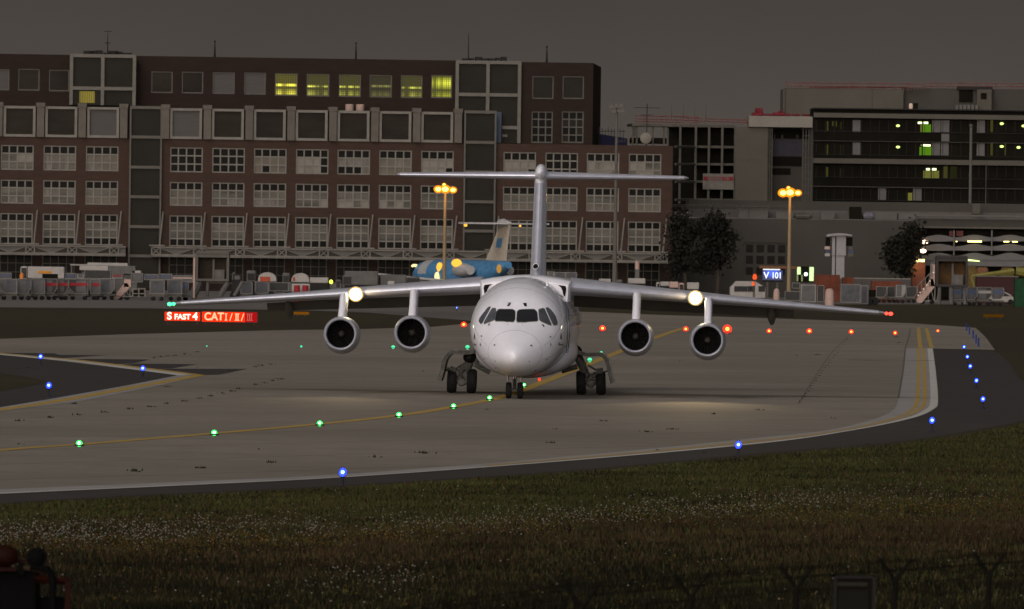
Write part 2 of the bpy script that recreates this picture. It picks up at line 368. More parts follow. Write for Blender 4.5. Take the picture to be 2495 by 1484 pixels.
# tar seams
mb = MB(); ribbon(mb, [(2066, 822), (2026, 860), (1990, 912), (1945, 985)], 0.05, 0.062, 8); struct('tar_seam', mb, g_seam)
mb = MB(); ribbon(mb, [(2218, 802), (2212, 830), (2206, 849), (2200, 905), (2189, 969)], 0.08, 0.085, 5); struct('tar_seam', mb, g_seam)
mb = MB(); ribbon(mb, [(2070, 877), (2180, 880), (2280, 879)], 0.5, 0.085, 3); struct('tar_seam', mb, g_seam)

# dark asphalt island on the left with its painted edges and chevrons
Z7 = lambda x, y: (x / 3.187, 752.15 + y / 3.187)
isl = [Z7(-1600, 190), Z7(0, 352), Z7(1380, 517), Z7(1380, 525), Z7(1000, 600), Z7(400, 706), Z7(0, 772), Z7(-1600, 960)]
struct('asphalt_island', MB().sheet([(p.x, p.y) for p in gp(isl)], 0.062), g_asph)
for k, poly in enumerate(([(20, 344), (420, 348), (460, 360), (830, 363), (480, 386), (380, 378)], [(520, 398), (680, 392), (1165, 396), (1030, 428), (840, 434)],
        [(900, 440), (1080, 428), (1530, 433), (1330, 466), (1180, 474)], [(1240, 474), (1330, 468), (1925, 469), (1700, 515), (1560, 517)])):
    struct('asphalt_chevron', MB().sheet([(p.x, p.y) for p in gp([Z7(*q) for q in poly])], 0.062), g_asph)
mb = MB(); strip(mb, [Z7(-1600, 178), Z7(0, 345), Z7(600, 398), Z7(1560, 514)], [Z7(-1600, 192), Z7(0, 360), Z7(600, 418), Z7(1380, 520)], 0.08); struct('white_edge_marking', mb, g_wht)
mb = MB(); ribbon(mb, [Z7(-1600, 180), Z7(0, 349), Z7(600, 402), Z7(1540, 517)], 0.5, 0.10, 3); struct('yellow_edge_marking', mb, g_yel)
mb = MB(); strip(mb, [Z7(1380, 520), Z7(1000, 596), Z7(400, 703), Z7(0, 770), Z7(-1600, 960)], [Z7(1600, 518), Z7(1180, 612), Z7(620, 722), Z7(0, 800), Z7(-1600, 1010)], 0.08); struct('taxiway_edge', mb, g_light)
mb = MB(); ribbon(mb, [Z7(1560, 519), Z7(1080, 606), Z7(500, 712), Z7(0, 788), Z7(-1600, 990)], 0.5, 0.10, 3); struct('yellow_edge_marking', mb, g_yel)
struct('grass_patch', MB().sheet([(p.x, p.y) for p in gp([Z7(-1600, 380), Z7(0, 500), Z7(250, 540), Z7(380, 572), Z7(200, 608), Z7(0, 645), Z7(-1600, 830)])], 0.10), g_grass)

# ------------------------------------------------------------------ grass and flowers in the foreground
def scatter_mesh(name, n, gen, mats, label, cat):
    """one mesh of n small upright triangles or quads; gen(n) -> base xyz, width, height, material index"""
    b, wd, ht, mi = gen(n); n = len(b)
    a = np.random.rand(n) * np.pi; dx, dy = np.cos(a) * wd / 2, np.sin(a) * wd / 2
    lx, ly = (np.random.rand(n) - .5) * ht * 0.7, (np.random.rand(n) - .5) * ht * 0.7
    v = np.empty((n, 3, 3), np.float32)
    v[:, 0] = b - np.stack([dx, dy, np.zeros(n)], 1); v[:, 1] = b + np.stack([dx, dy, np.zeros(n)], 1); v[:, 2] = b + np.stack([lx, ly, ht], 1)
    me = bpy.data.meshes.new(name); me.vertices.add(n * 3); me.vertices.foreach_set('co', v.ravel())
    me.loops.add(n * 3); me.loops.foreach_set('vertex_index', np.arange(n * 3, dtype=np.int32))
    me.polygons.add(n); me.polygons.foreach_set('loop_start', np.arange(0, n * 3, 3, dtype=np.int32))
    for m in mats: me.materials.append(m)
    me.polygons.foreach_set('material_index', mi.astype(np.int32)); me.update(calc_edges=True)
    o = bpy.data.objects.new(name, me); C.objects.link(o); return tag(o, label, cat, kind='stuff')
np.random.seed(3)
def grass_area(n, py0, py1, f=None):
    """points on the grass between two picture heights; the slope of the taxiway edge is followed"""
    px = np.random.rand(n) * 3700 - 600; q = np.random.rand(n)
    lo = np.interp(px, [-600, 0, 860, 1400, 1862, 2176, 2364, 2495, 3100], [1256, 1226, 1182, 1146, 1104, 1078, 1050, 1025, 900])
    lo = lo + 9
    py = lo + (1500 - lo) * (py0 + (py1 - py0) * q)
    if f is not None:
        k = f(px, py) > np.random.rand(n); px, py = px[k], py[k]
    out = np.array([tuple(G(a, b)) for a, b in zip(px, py)], np.float64); return out, px, py
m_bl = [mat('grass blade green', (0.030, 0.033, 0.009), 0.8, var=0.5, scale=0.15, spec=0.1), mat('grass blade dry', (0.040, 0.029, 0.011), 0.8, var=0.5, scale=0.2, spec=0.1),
        mat('grass blade rust', (0.032, 0.018, 0.009), 0.8, var=0.4, scale=0.2, spec=0.1), mat('grass blade dark and vignetted', (0.009, 0.0085, 0.003), 0.8, var=0.5, scale=0.2, spec=0.1)]
def wav(px, py): return np.sin(px / 171 + py / 23) * 0.5 + np.sin(px / 67 - py / 11 + 2) * 0.3 + np.sin(px / 400 + 1) * .4
def band(px, py, off=0, half=38):
    c = np.interp(px, [0, 400, 1000, 1400, 1900, 2495], [1320, 1318, 1296, 1268, 1240, 1215]) + off
    return np.exp(-((py - c) / half) ** 2)
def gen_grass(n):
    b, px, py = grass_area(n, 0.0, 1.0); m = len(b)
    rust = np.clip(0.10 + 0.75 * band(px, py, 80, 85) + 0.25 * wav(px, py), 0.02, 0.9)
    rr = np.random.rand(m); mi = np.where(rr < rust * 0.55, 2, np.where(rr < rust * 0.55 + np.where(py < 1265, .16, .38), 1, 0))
    near = np.clip((py - 1290) / 200, 0, .80); streak = np.sin(py / 5.3 + px / 310 + 2 * np.sin(px / 140)) * np.sin(px / 230 - py / 17) + .5 * np.sin(py / 2.9 - px / 190)  # dark blades grow commoner towards us, painting in the lens vignette
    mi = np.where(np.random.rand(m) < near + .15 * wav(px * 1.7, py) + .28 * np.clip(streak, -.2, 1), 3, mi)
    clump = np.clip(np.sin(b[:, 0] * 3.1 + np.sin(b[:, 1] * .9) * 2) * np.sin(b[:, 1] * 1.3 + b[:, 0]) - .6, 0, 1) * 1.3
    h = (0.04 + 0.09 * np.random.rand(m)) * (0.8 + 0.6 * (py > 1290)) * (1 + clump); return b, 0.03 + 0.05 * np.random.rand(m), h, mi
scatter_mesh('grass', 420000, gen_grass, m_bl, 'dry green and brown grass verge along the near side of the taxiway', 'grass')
m_fw = mat('white petals', (0.20, 0.19, 0.16), 0.7, var=0.2); m_fy = mat('yellow petals', (0.13, 0.075, 0.01), 0.7, var=0.3)
def flowers(name, n, f, m, label, size):
    b, px, py = grass_area(n, 0.05, 1.0, f); k = len(b)
    b[:, 2] = 0.06 + 0.16 * np.random.rand(k); s = size * (0.6 + 0.8 * np.random.rand(k))
    oct_ = np.array([(1, 0, 0), (-1, 0, 0), (0, 1, 0), (0, -1, 0), (0, 0, .8), (0, 0, -.8)]) * 0.5
    v = b[:, None, :] + oct_[None] * s[:, None, None]
    tri = np.array([(0, 2, 4), (2, 1, 4), (1, 3, 4), (3, 0, 4), (2, 0, 5), (1, 2, 5), (3, 1, 5), (0, 3, 5)])
    idx = (tri[None] + (np.arange(k) * 6)[:, None, None]).reshape(-1, 3)
    me = bpy.data.meshes.new(name); me.from_pydata(v.reshape(-1, 3).tolist(), [], idx.tolist()); me.materials.append(m)
    o = bpy.data.objects.new(name, me); C.objects.link(o); return tag(o, label, 'flowers', kind='stuff')
patch = lambda px, py, cx, cy, rx, ry: np.exp(-((px - cx) / rx) ** 2 - ((py - cy) / ry) ** 2)
fw = lambda px, py: np.clip(0.95 * band(px, py, -2, 26) * (0.55 + 0.5 * wav(px, py)) * np.interp(px, [0, 2000, 2300, 2495], [1, 1, .4, .15]), 0, 1) \
    + 0.35 * patch(px, py, 850, 1418, 60, 12) + 0.4 * patch(px, py, 960, 1432, 80, 22) + 0.2 * patch(px, py, 740, 1452, 60, 14) + 0.012
fy = lambda px, py: np.clip(0.8 * band(px, py, 26, 20) * (0.5 + 0.6 * wav(px + 300, py)), 0, 1) + 0.01
flowers('white_flowers', 62000, fw, m_fw, 'white wild flowers scattered in a band across the dry grass', 0.026)
flowers('yellow_flowers', 64000, fy, m_fy, 'yellow wild flowers mixed into the dry grass band', 0.026)

# ================================================================== lights in and beside the taxiway
m_gl = em('green lamp', (0.02, 1.0, 0.10), 3.2); m_glc = em('green lamp core', (0.55, 1.0, 0.75), 6)
m_gd = em('distant green lamp', (0.10, 1.0, 0.45), 1.2)
m_rl = em('red lamp', (1.0, 0.03, 0.015), 2.6); m_rlc = em('red lamp core', (1.0, 0.42, 0.06), 4)
m_bu = em('blue lamp', (0.03, 0.06, 1.0), 3.0); m_buc = em('blue lamp core', (0.25, 0.65, 1.0), 5)
m_ston = mat('lamp housing', (0.02, 0.02, 0.03), 0.6)
def lamp_shape(name, kind):
    """one lamp of a kind, built at the origin"""
    t = thing(name, 'x', 'light')
    if kind == 'green':
        MB().lathe([(0, 0.16), (0.03, 0.15), (0.05, 0.12)], (0, 0, 0.04), 'z', 14).build('housing', m_ston, t)
        MB().ball((0, 0, 0.11), 0.092, 12, 8).build('lens', m_gl, t); MB().ball((0, -0.06, 0.12), 0.048, 10, 6).build('bulb', m_glc, t)
    if kind == 'green_far':
        MB().lathe([(0, 0.14), (0.04, 0.12)], (0, 0, 0.04), 'z', 10).build('housing', m_ston, t)
        MB().ball((0, 0, 0.10), 0.10, 10, 6).build('lens', m_gd, t)
    if kind == 'red':
        MB().lathe([(0, 0.2), (0.05, 0.16)], (0, 0, 0.04), 'z', 12).build('housing', m_ston, t)
        MB().ball((0, 0, 0.24), 0.22, 12, 8).build('lens', m_rl, t); MB().ball((0, -0.14, 0.25), 0.11, 10, 6).build('bulb', m_rlc, t)
    if kind == 'blue':
        MB().lathe([(0, 0.10), (0.03, 0.09), (0.05, 0.03), (0.24, 0.03), (0.26, 0.07)], (0, 0, 0.0), 'z', 12).build('stem', m_ston, t)
        MB().ball((0, 0, 0.35), 0.085, 12, 8, (1, 1, 1.15)).build('lens', m_bu, t)
        MB().ball((0, -0.05, 0.355), 0.046, 10, 6).build('bulb', m_buc, t)
        mb = MB()
        for a in range(4):      # wire guard round the lens
            c, s = math.cos(a * math.pi / 2 + .6), math.sin(a * math.pi / 2 + .6)
            mb.path([(c * .07, s * .07, .26), (c * .12, s * .12, .33), (c * .03, s * .03, .47)], 0.006, n=5)
        mb.build('guard', m_ston, t)
    return t
def place_lamps(name, kind, group, lst, hz, cat):
    src = None
    for i, (px, py, label, *sc_) in enumerate(lst):
        g = G(px, py, hz); g.z = 0.006
        if src is None: src = lamp_shape(name, kind); o = src; o.location = g; o['label'] = label
        else: o = dup(src, label, g)
        o['category'] = cat; o['group'] = group
        o.scale = ((sc_[0] if sc_ else 1.0) * .88,) * 3
place_lamps('centreline_light', 'green', 'green lights along the yellow line', [
    (193, 1081, 'green taxiway light at the far left end of the yellow line'),
    (522, 1055, 'second green taxiway light from the left on the yellow line'),
    (779, 1032, 'third green taxiway light from the left, below the outer engine'),
    (972, 1011, 'fourth green taxiway light from the left, below the inner engine'),
    (1105, 990, 'green taxiway light in front of the left main wheels'),
    (1193, 970, 'green taxiway light just left of the nose wheels'),
    (1277, 938, 'green taxiway light right beside the nose wheel', 0.9),
    ], 0.1, 'taxiway light')
place_lamps('lead_off_light', 'green_far', 'small distant green lights', [
    (504, 841, 'faintest green light, alone on the concrete at far left', 0.45),
    (734, 843, 'small green light left of the outer engine intake', 0.7),
    (958, 846, 'pale green light at the rim of the inner engine', 1.1),
    (1139, 847, 'pale green light above the left gear door', 1.3),
    (1437, 878, 'pale green light seen through the right landing gear', 1.25),
    (1465, 858, 'pale green light above the right gear door', 0.8),
    ], 0.1, 'taxiway light')
place_lamps('stop_bar_light', 'red', 'row of red stop lights across the taxiway', [
    (1130, 788, 'red stop light left of the cockpit'), (1468, 797, 'red stop light between fuselage and right inner engine'),
    (1671, 798, 'red stop light between the two right engines', 0.9), (1772, 803, 'largest red stop light, partly behind the right outer engine', 1.5),
    (1874, 802, 'red stop light below the right flap fairing', 0.8), (1972, 803, 'red stop light fourth from the right end', 0.9),
    (2074, 804, 'red stop light at the head of the tar seam', 0.8), (2181, 806, 'red stop light second from the right end', 0.7),
    (2285, 800, 'last red stop light on the right, beyond the yellow lines', 0.55),
    ], 0.3, 'stop light')
place_lamps('edge_light', 'blue', 'blue taxiway edge lights', [
    (835, 1152, 'blue edge light in the grass below the left outer engine', 1.15), (1799, 1085, 'blue edge light on the shoulder below the right engines', 1.15),
    (2271, 1025, 'blue edge light at the tight bend of the shoulder', 1.15), (2395, 972, 'nearest of the five blue lights in a row on the right shoulder', 1.1),
    (2379, 927, 'second nearest of the five blue lights on the right shoulder', 1.1), (2364, 893, 'middle one of the five blue lights on the right shoulder', 1.15),
    (2357, 869, 'fourth of the five blue lights on the right shoulder', 1.1), (2349, 845, 'farthest of the five blue lights on the right shoulder', 1.1),
    (99, 872, 'blue edge light at the upper left of the asphalt island', 1.3), (348, 901, 'blue edge light near the tip of the asphalt island', 1.3),
    (119, 943, 'blue edge light by the grass patch on the asphalt island', 1.3), (1113, 748, 'faint blue light far behind, left of the cockpit', 0.9),
    ], 0.35, 'edge light')
m_bpost = mat('blue marker post', (0.02, 0.035, 0.16), 0.5)
src = None
for i, (px, py, lb) in enumerate(((2355, 803, 'farthest'), (2362, 812, 'second farthest'), (2371, 822, 'middle'), (2378, 834, 'second nearest'), (2384, 843, 'nearest'))):
    g = G(px, py + 3); lb = lb + ' of five short blue marker posts at the corner of the concrete'
    if src is None:
        src = thing('marker_post', lb, 'marker', g, group='blue marker posts')
        MB().lathe([(0, 0.09), (0.02, 0.05), (0.5, 0.05), (0.56, 0.02)], (0, 0, 0), 'z', 8).build('post', m_bpost, src)
        MB().lathe([(0, 0.052), (0.06, 0.052)], (0, 0, 0.4), 'z', 8).build('reflector', m_ston, src)
    else: dup(src, lb, g)

weeds = MB(); rw = random.Random(5)
wl_ = [Z7(*q) for q in ((140,875),(390,850),(617,828),(815,808),(995,783),(1160,765),(1300,742),(1435,722),(1545,700),(1637,682),(1725,660),(1797,645),(1855,627),(1992,593),(2055,580),(2120,563),(2180,550),(1200,385),(1245,378),(1305,370),(1365,366),(1430,356),(1530,338),(1985,453),(2040,445),(2100,435),(1042,1268),(1040,1262),(1560,1243),(575,742),(1300,610))]
wl_ += [(912,1115),(1033,1105),(1036,1106),(1340,1080),(1575,1053),(1637,1047),(1470,1027),(1028,1104),(655,1128),(560,905),(1740,1010),(1850,1000),(2185,822),(2190,836),(1990,865)]
for k in range(16): wl_.append((rw.uniform(40, 2150), rw.uniform(835, 1120)))
for k in range(26):
    f = k / 26; wl_.append((2066 - 120 * f + rw.uniform(-2, 2), 822 + 163 * f))
for i, (px, py) in enumerate(wl_):
    g = G(px, py); big = 1.0 if i < 46 else .45; n = int(11 * big) + 2
    for _ in range(n):
        a = rw.uniform(0, 6.28); r = abs(rw.gauss(0, .10 * big)); x, y = g.x + r * math.cos(a), g.y + r * 3 * math.sin(a); h = rw.uniform(.015, .07) * (big + .1); d = rw.uniform(.01, .03)
        weeds.add([(x - d, y, .01), (x + d, y, .01), (x + rw.uniform(-.03, .03), y, .01 + h)], [(0, 1, 2)])
tag(weeds.build('weeds', mat('weed clump', (.018, .018, .008), .9)), 'small dark weed tufts growing in the joints of the taxiway concrete', 'weeds', kind='stuff')
# ================================================================== the four-engined airliner
AF = Frame(1285, 345.0, R(-2.1), 0.03); AF.o.x = 0.60
air = fthing('airliner', 'white four-engined high-wing jet airliner taxiing towards us with lights on', 'airliner', AF)
AXIS = 0.0
# ---- fuselage (y, cx, cz, rx, rtop, rbot); nose at -14.1
def fs(y, top_, bot, rx, cz=None):
    cz = (top_ + bot) / 2 if cz is None else cz
    return (y, 0, cz, rx, top_ - cz, cz - bot)
secs = [fs(-14.10, 1.58, 1.42, .07), fs(-14.03, 1.70, 1.30, .18), fs(-13.8, 1.90, 1.14, .40, 1.52), fs(-13.4, 2.14, 1.00, .68, 1.56), fs(-12.9, 2.42, .90, .95, 1.64), fs(-12.35, 2.70, .82, 1.20, 1.78), fs(-11.95, 2.94, .79, 1.35, 1.9), fs(-11.5, 3.30, .765, 1.48, 2.05), fs(-11.1, 3.60, .75, 1.58, 2.2), fs(-10.6, 3.82, .735, 1.65, 2.32), fs(-9.9, 4.02, .72, 1.71, 2.4),
        fs(-9.0, 4.16, .712, 1.75, 2.45), fs(-7.8, 4.24, .71, 1.775, 2.48), fs(-6.0, 4.27, .71, 1.78, 2.49), fs(-2, 4.27, .71, 1.78), fs(4.5, 4.27, .71, 1.78),
        fs(7, 4.27, .95, 1.70), fs(9.5, 4.26, 1.5, 1.45), fs(12, 4.2, 2.2, 1.05), fs(14, 4.05, 2.8, .62), fs(14.8, 3.9, 3.1, .40)]
def densify(secs, k=3):
    o = []
    for i in range(len(secs) - 1):
        p0, p1, p2, p3 = (np.array(secs[max(0, min(len(secs) - 1, i + d))]) for d in (-1, 0, 1, 2))
        for j in range(k):
            t = j / k; lin = p1 + (p2 - p1) * t
            m1_ = (p2 - p0) / max(1e-6, (p2[0] - p0[0])) * (p2[0] - p1[0]); m2_ = (p3 - p1) / max(1e-6, (p3[0] - p1[0])) * (p2[0] - p1[0])
            h = (2*t**3-3*t*t+1)*p1 + (t**3-2*t*t+t)*m1_ + (-2*t**3+3*t*t)*p2 + (t**3-t*t)*m2_; h[0] = lin[0]; o.append(tuple(h))
    o.append(secs[-1]); return o
mb = MB(); mb.loft(densify(secs), 56)
fus = mb.build('fuselage', m_white, air, smooth=True)
FV, FF = mb.v, mb.f
bvh = BVHTree.FromPolygons([Vector(v) for v in FV], FF)
def drape(name, polys, m, off=0.012, parent=None, t_ref=-12.0, n=7, local=False, th=True):
    """thin panel following the nose surface: outlines given where they show, sub-divided and laid on the skin"""
    bm = bmesh.new()
    for poly in polys:
        pts = poly if local else [AF.loc(px, py, t_ref) for px, py in poly]
        vs_ = [bm.verts.new((p[0], 0, p[1])) for p in pts]; bm.faces.new(vs_)
    bmesh.ops.triangulate(bm, faces=bm.faces[:])
    for _ in range(4):
        lg = [e for e in bm.edges if e.calc_length() > 0.09]
        if lg: bmesh.ops.subdivide_edges(bm, edges=lg, cuts=1); bmesh.ops.triangulate(bm, faces=[f for f in bm.faces if len(f.verts) > 3])
    mb = MB(); nv = []; ok = []
    for v in bm.verts:
        # follow the sight line at this depth: the outline was measured at t_ref
        o = Vector((v.co.x, -30, v.co.z)); hit = bvh.ray_cast(o, Vector((0, 1, 0)))
        if hit[0] is None: hit = bvh.find_nearest(Vector((v.co.x, -10, v.co.z)))
        nrm = hit[1] if hit[1].y < 0 or abs(hit[1].y) < .3 else -hit[1]
        c = Vector((0, hit[0].y, 2.4)); nrm = nrm if nrm.dot(hit[0] - c) > 0 or nrm.y < -0.3 else -nrm
        nv.append(tuple(hit[0] + nrm * off))
    bm.verts.index_update()
    mb.add(nv, [tuple(v.index for v in f.verts) for f in bm.faces]); bm.free()
    return mb.build(name, m, parent or air, smooth=True)
Z8 = lambda x, y: ((1400 + x / 2.699) / 1.396, (850 + y / 2.699) / 1.396)   # from the enlarged nose view
def rounded(pts, r=0.18):
    o = []
    for i, p in enumerate(pts):
        a, b = pts[i - 1], pts[(i + 1) % len(pts)]
        for q in (a, b):
            d = r
            o.append((p[0] + (q[0] - p[0]) * d, p[1] + (q[1] - p[1]) * d))
    return o
def win(name, pts, m, frame=0.0):
    pts = [Z8(*p) for p in pts]
    cx_, cy_ = sum(p[0] for p in pts) / len(pts), sum(p[1] for p in pts) / len(pts)
    big = [(cx_ + (p[0] - cx_) * 1.06, cy_ + (p[1] - cy_) * 1.10) for p in pts]
    w_ = drape(name, [rounded(pts, .12)], m, 0.022)
    w_['label'] = name.replace('_', ' ') if False else 'dark cockpit window pane' if m is m_cglass else 'grey side window pane of the cockpit'
    f_ = drape('window_frame', [rounded(big, .12)], m_frame, 0.010, w_)
    return w_
win('windscreen', [(768, 655), (776, 575), (800, 548), (925, 550), (948, 566), (950, 640), (935, 662), (860, 655)], m_cglass)
win('windscreen', [(966, 650), (968, 570), (990, 552), (1120, 549), (1145, 575), (1157, 655), (1060, 660), (980, 664)], m_cglass)
win('side_window', [(655, 683), (732, 540), (768, 540), (772, 570), (765, 642)], m_cglass2)
win('side_window', [(1160, 552), (1200, 541), (1215, 548), (1280, 690), (1262, 688), (1172, 650)], m_cglass2)
win('side_window', [(613, 655), (618, 630), (688, 538), (708, 527), (720, 534), (650, 668), (635, 680)], m_cglass2)
win('side_window', [(1222, 540), (1245, 536), (1275, 560), (1312, 610), (1331, 670), (1325, 688), (1295, 690)], m_cglass2)
# letters and small marks on the skin
zl = [(874, 488), (906, 486), (906, 492), (886, 512), (893, 513), (893, 518), (872, 518), (872, 511), (893, 493), (874, 494)]
drape('letter_mark', [[Z8(*p) for p in zl]], m_dark)
drape('letter_mark', [[Z8(2 * 958 + 8 - x, y + 3) for x, y in zl]], m_dark)
for pts in ([(703, 700), (712, 683), (726, 679), (717, 694)], [(1192, 688), (1203, 686), (1218, 705), (1210, 714)], [(845, 655), (868, 657), (890, 664), (885, 669), (862, 663)], [(1072, 658), (1050, 660), (1022, 668), (1028, 673), (1055, 666)]):
    drape('wiper', [[Z8(*p) for p in pts]], m_dark, 0.03)
for x, y, r in ((776, 872, 6), (1108, 876, 7), (786, 1015, 4), (1092, 1018, 4), (672, 1000, 5), (1240, 1005, 5), (783, 1080, 4), (645, 793, 6), (1272, 800, 6), (890, 690, 3), (1140, 1105, 6), (1020, 690, 3)):
    drape('sensor', [[Z8(x + r * 1.3 * math.cos(a), y + r * math.sin(a)) for a in (0, 1.05, 2.1, 3.14, 4.2, 5.24)]], m_dark, 0.02)
# emblem (a slim triangle) and short word behind the nose on each side
for s_, cxp in ((1, 576), (-1, 1362)):
    tri_ = [(cxp - 8, 822), (cxp - 4, 780), (cxp - 1, 755), (cxp + 2, 780), (cxp + 8, 822), (cxp + 3, 822), (cxp + 2, 808), (cxp - 3, 808), (cxp - 4, 822)]
    drape('emblem', [[Z8(*p) for p in tri_]], m_dark, 0.02)
    x0 = cxp - 10 if s_ > 0 else cxp - 22
    glyphs = [[(0, 0), (4, -30), (7, -30), (8, 0), (6, 0), (5, -10), (3, -10), (2, 0)], [(9, 0), (9, -12), (15, -12), (15, 0), (12, 0), (12, -6)], [(17, 0), (17, -12), (21, -12), (21, -8), (19, -8), (19, 0)], [(23, 0), (23, -12), (30, -12), (30, 0), (27, 0), (27, -8), (25, -8), (25, 0)]]
    drape('lettering', [[Z8(x0 + x, 878 + y) for x, y in g_] for g_ in glyphs], m_dark, 0.02)
for px in (640, 1274): drape('probe', [[Z8(px - 4, 870), Z8(px, 850), Z8(px + 4, 870), Z8(px, 888)]], m_dark, 0.03)
# radome seam, door seams
def ring(y0, r=0.006, a0=0, a1=2 * math.pi, parent=None, name='panel_seam', m=m_under):
    s_ = densify(secs, 8); s_ = min(s_, key=lambda q: abs(q[0] - y0)); pts = []
    for k in range(49):
        a = a0 + (a1 - a0) * k / 48; pts.append((s_[3] * math.cos(a), s_[0], s_[2] + (s_[4] if math.sin(a) > 0 else s_[5]) * math.sin(a)))
    MB().path(pts, r, n=5).build(name, m, parent or air)
ring(-12.9, 0.005)
for y_ in (-10.3, -9.6, -8.0, -6.9, -5.4): ring(y_, 0.005)
for a_ in (0.25, -0.35, -1.05, math.pi - 0.25, math.pi + .35, math.pi + 1.05):
    MB().path([(s_[3] * math.cos(a_) * 1.001, s_[0], s_[2] + (s_[4] if math.sin(a_) > 0 else s_[5]) * math.sin(a_) * 1.001) for s_ in densify(secs, 3) if -12.8 < s_[0] < -4], .004, n=4).build('panel_seam', m_under, air)
# passenger windows and door on the side that shows
for k in range(17):
    y = -7.6 + k * 0.9; x_ = 1.78 * math.sqrt(1 - ((2.75 - 2.49) / 1.78) ** 2) + 0.004
    mb = MB(); mb.add([(x_, y - .13, 2.58), (x_, y + .13, 2.58), (x_ - .02, y + .13, 2.95), (x_ - .02, y - .13, 2.95)], [(0, 1, 2, 3)]); mb.build('passenger_window', m_cglass, air)
MB().path([(1.70, -9.4, 1.6), (1.74, -9.4, 2.2), (1.70, -9.4, 3.1), (1.58, -9.0, 3.4), (1.60, -8.5, 3.4), (1.73, -8.3, 3.1), (1.77, -8.3, 2.2), (1.72, -8.3, 1.6)], 0.012, n=5).build('door_seam', m_dark, air)
# belly: gear fairing
mb = MB(); mb.loft([(-4.6, 0, 1.35, .9, .4, .62), (-4.0, 0, 1.4, 1.5, .6, .74), (-3, 0, 1.5, 1.78, .9, .90), (-1, 0, 1.55, 1.86, 1.0, .96), (1.5, 0, 1.55, 1.86, 1.0, .96), (3, 0, 1.6, 1.7, .8, .86), (4.6, 0, 1.6, 1.0, .5, .7)], 36)
mb.build('belly_fairing', m_white, air, smooth=True)
# wing root fairing over the fuselage with dark intakes
WX = 1.64
mb = MB(); prof = [(WX, 3.40), (WX + .02, 4.16), (1.2, 4.25), (.6, 4.33), (0, 4.36), (-.6, 4.33), (-1.2, 4.25), (-WX - .02, 4.16), (-WX, 3.40)]
secs2 = []
for y, k in ((-3.75, .0), (-3.6, .6), (-3.3, .9), (-2.8, 1.0), (1.5, 1.0), (3.2, .8), (4.6, .35)):
    secs2.append([(x * (0.94 + .06 * k), y, 3.4 + (z - 3.4) * (0.80 + .20 * k)) for x, z in prof])
n_ = len(prof); vs_ = [p for s_ in secs2 for p in s_]
mb.add(vs_, [(i * n_ + j, i * n_ + (j + 1) % n_, (i + 1) * n_ + (j + 1) % n_, (i + 1) * n_ + j) for i in range(len(secs2) - 1) for j in range(n_)] + [tuple(range(n_)), tuple(range(len(vs_) - n_, len(vs_)))])
mb.build('wing_root_fairing', m_white, air, smooth=True)
for s_ in (1, -1):
    mb = MB(); mb.prism([(s_ * 1.20, 4.00), (s_ * 1.47, 3.97), (s_ * 1.50, 3.85), (s_ * 1.46, 3.60), (s_ * 1.40, 3.62), (s_ * 1.36, 3.80), (s_ * 1.30, 3.92)], -3.79, -3.6)
    mb.build('air_intake', m_black, air)
MB().lathe([(0, .05), (.12, .04), (.2, .005)], (0.95, -8.2, 3.98), 'z', 10).build('antenna', m_white, air)

# ---- wings
def foil(x, yle, z, ch, tk, dz_te=0.0, n=12):
    u = [0.5 * (1 - math.cos(math.pi * i / n)) for i in range(n + 1)]
    th = lambda c: 5 * tk * (.2969 * math.sqrt(c) - .126 * c - .3516 * c * c + .2843 * c ** 3 - .1036 * c ** 4)
    up_ = [(x, yle + c * ch, z + th(c) * ch * 1.1 + dz_te * c) for c in reversed(u)]
    lo_ = [(x, yle + c * ch, z - th(c) * ch * 0.8 + dz_te * c) for c in u[1:-1]]
    return up_ + lo_
def loft_pts(mb, rows, mi=0):
    n = len(rows[0]); return mb.add([p for r in rows for p in r], [(i * n + j, i * n + (j + 1) % n, (i + 1) * n + (j + 1) % n, (i + 1) * n + j) for i in range(len(rows) - 1) for j in range(n)] + [tuple(range(n)), tuple(range(len(rows) * n - 1, (len(rows) - 1) * n - 1, -1))], mi)
def wsec(f):    # f 0 root .. 1 tip
    return dict(x=1.62 + f * 11.55, yle=-3.2 + f * 4.3, z=3.93 - f * 0.82 , ch=4.7 - f * 3.3, tk=0.145 - 0.035 * f)
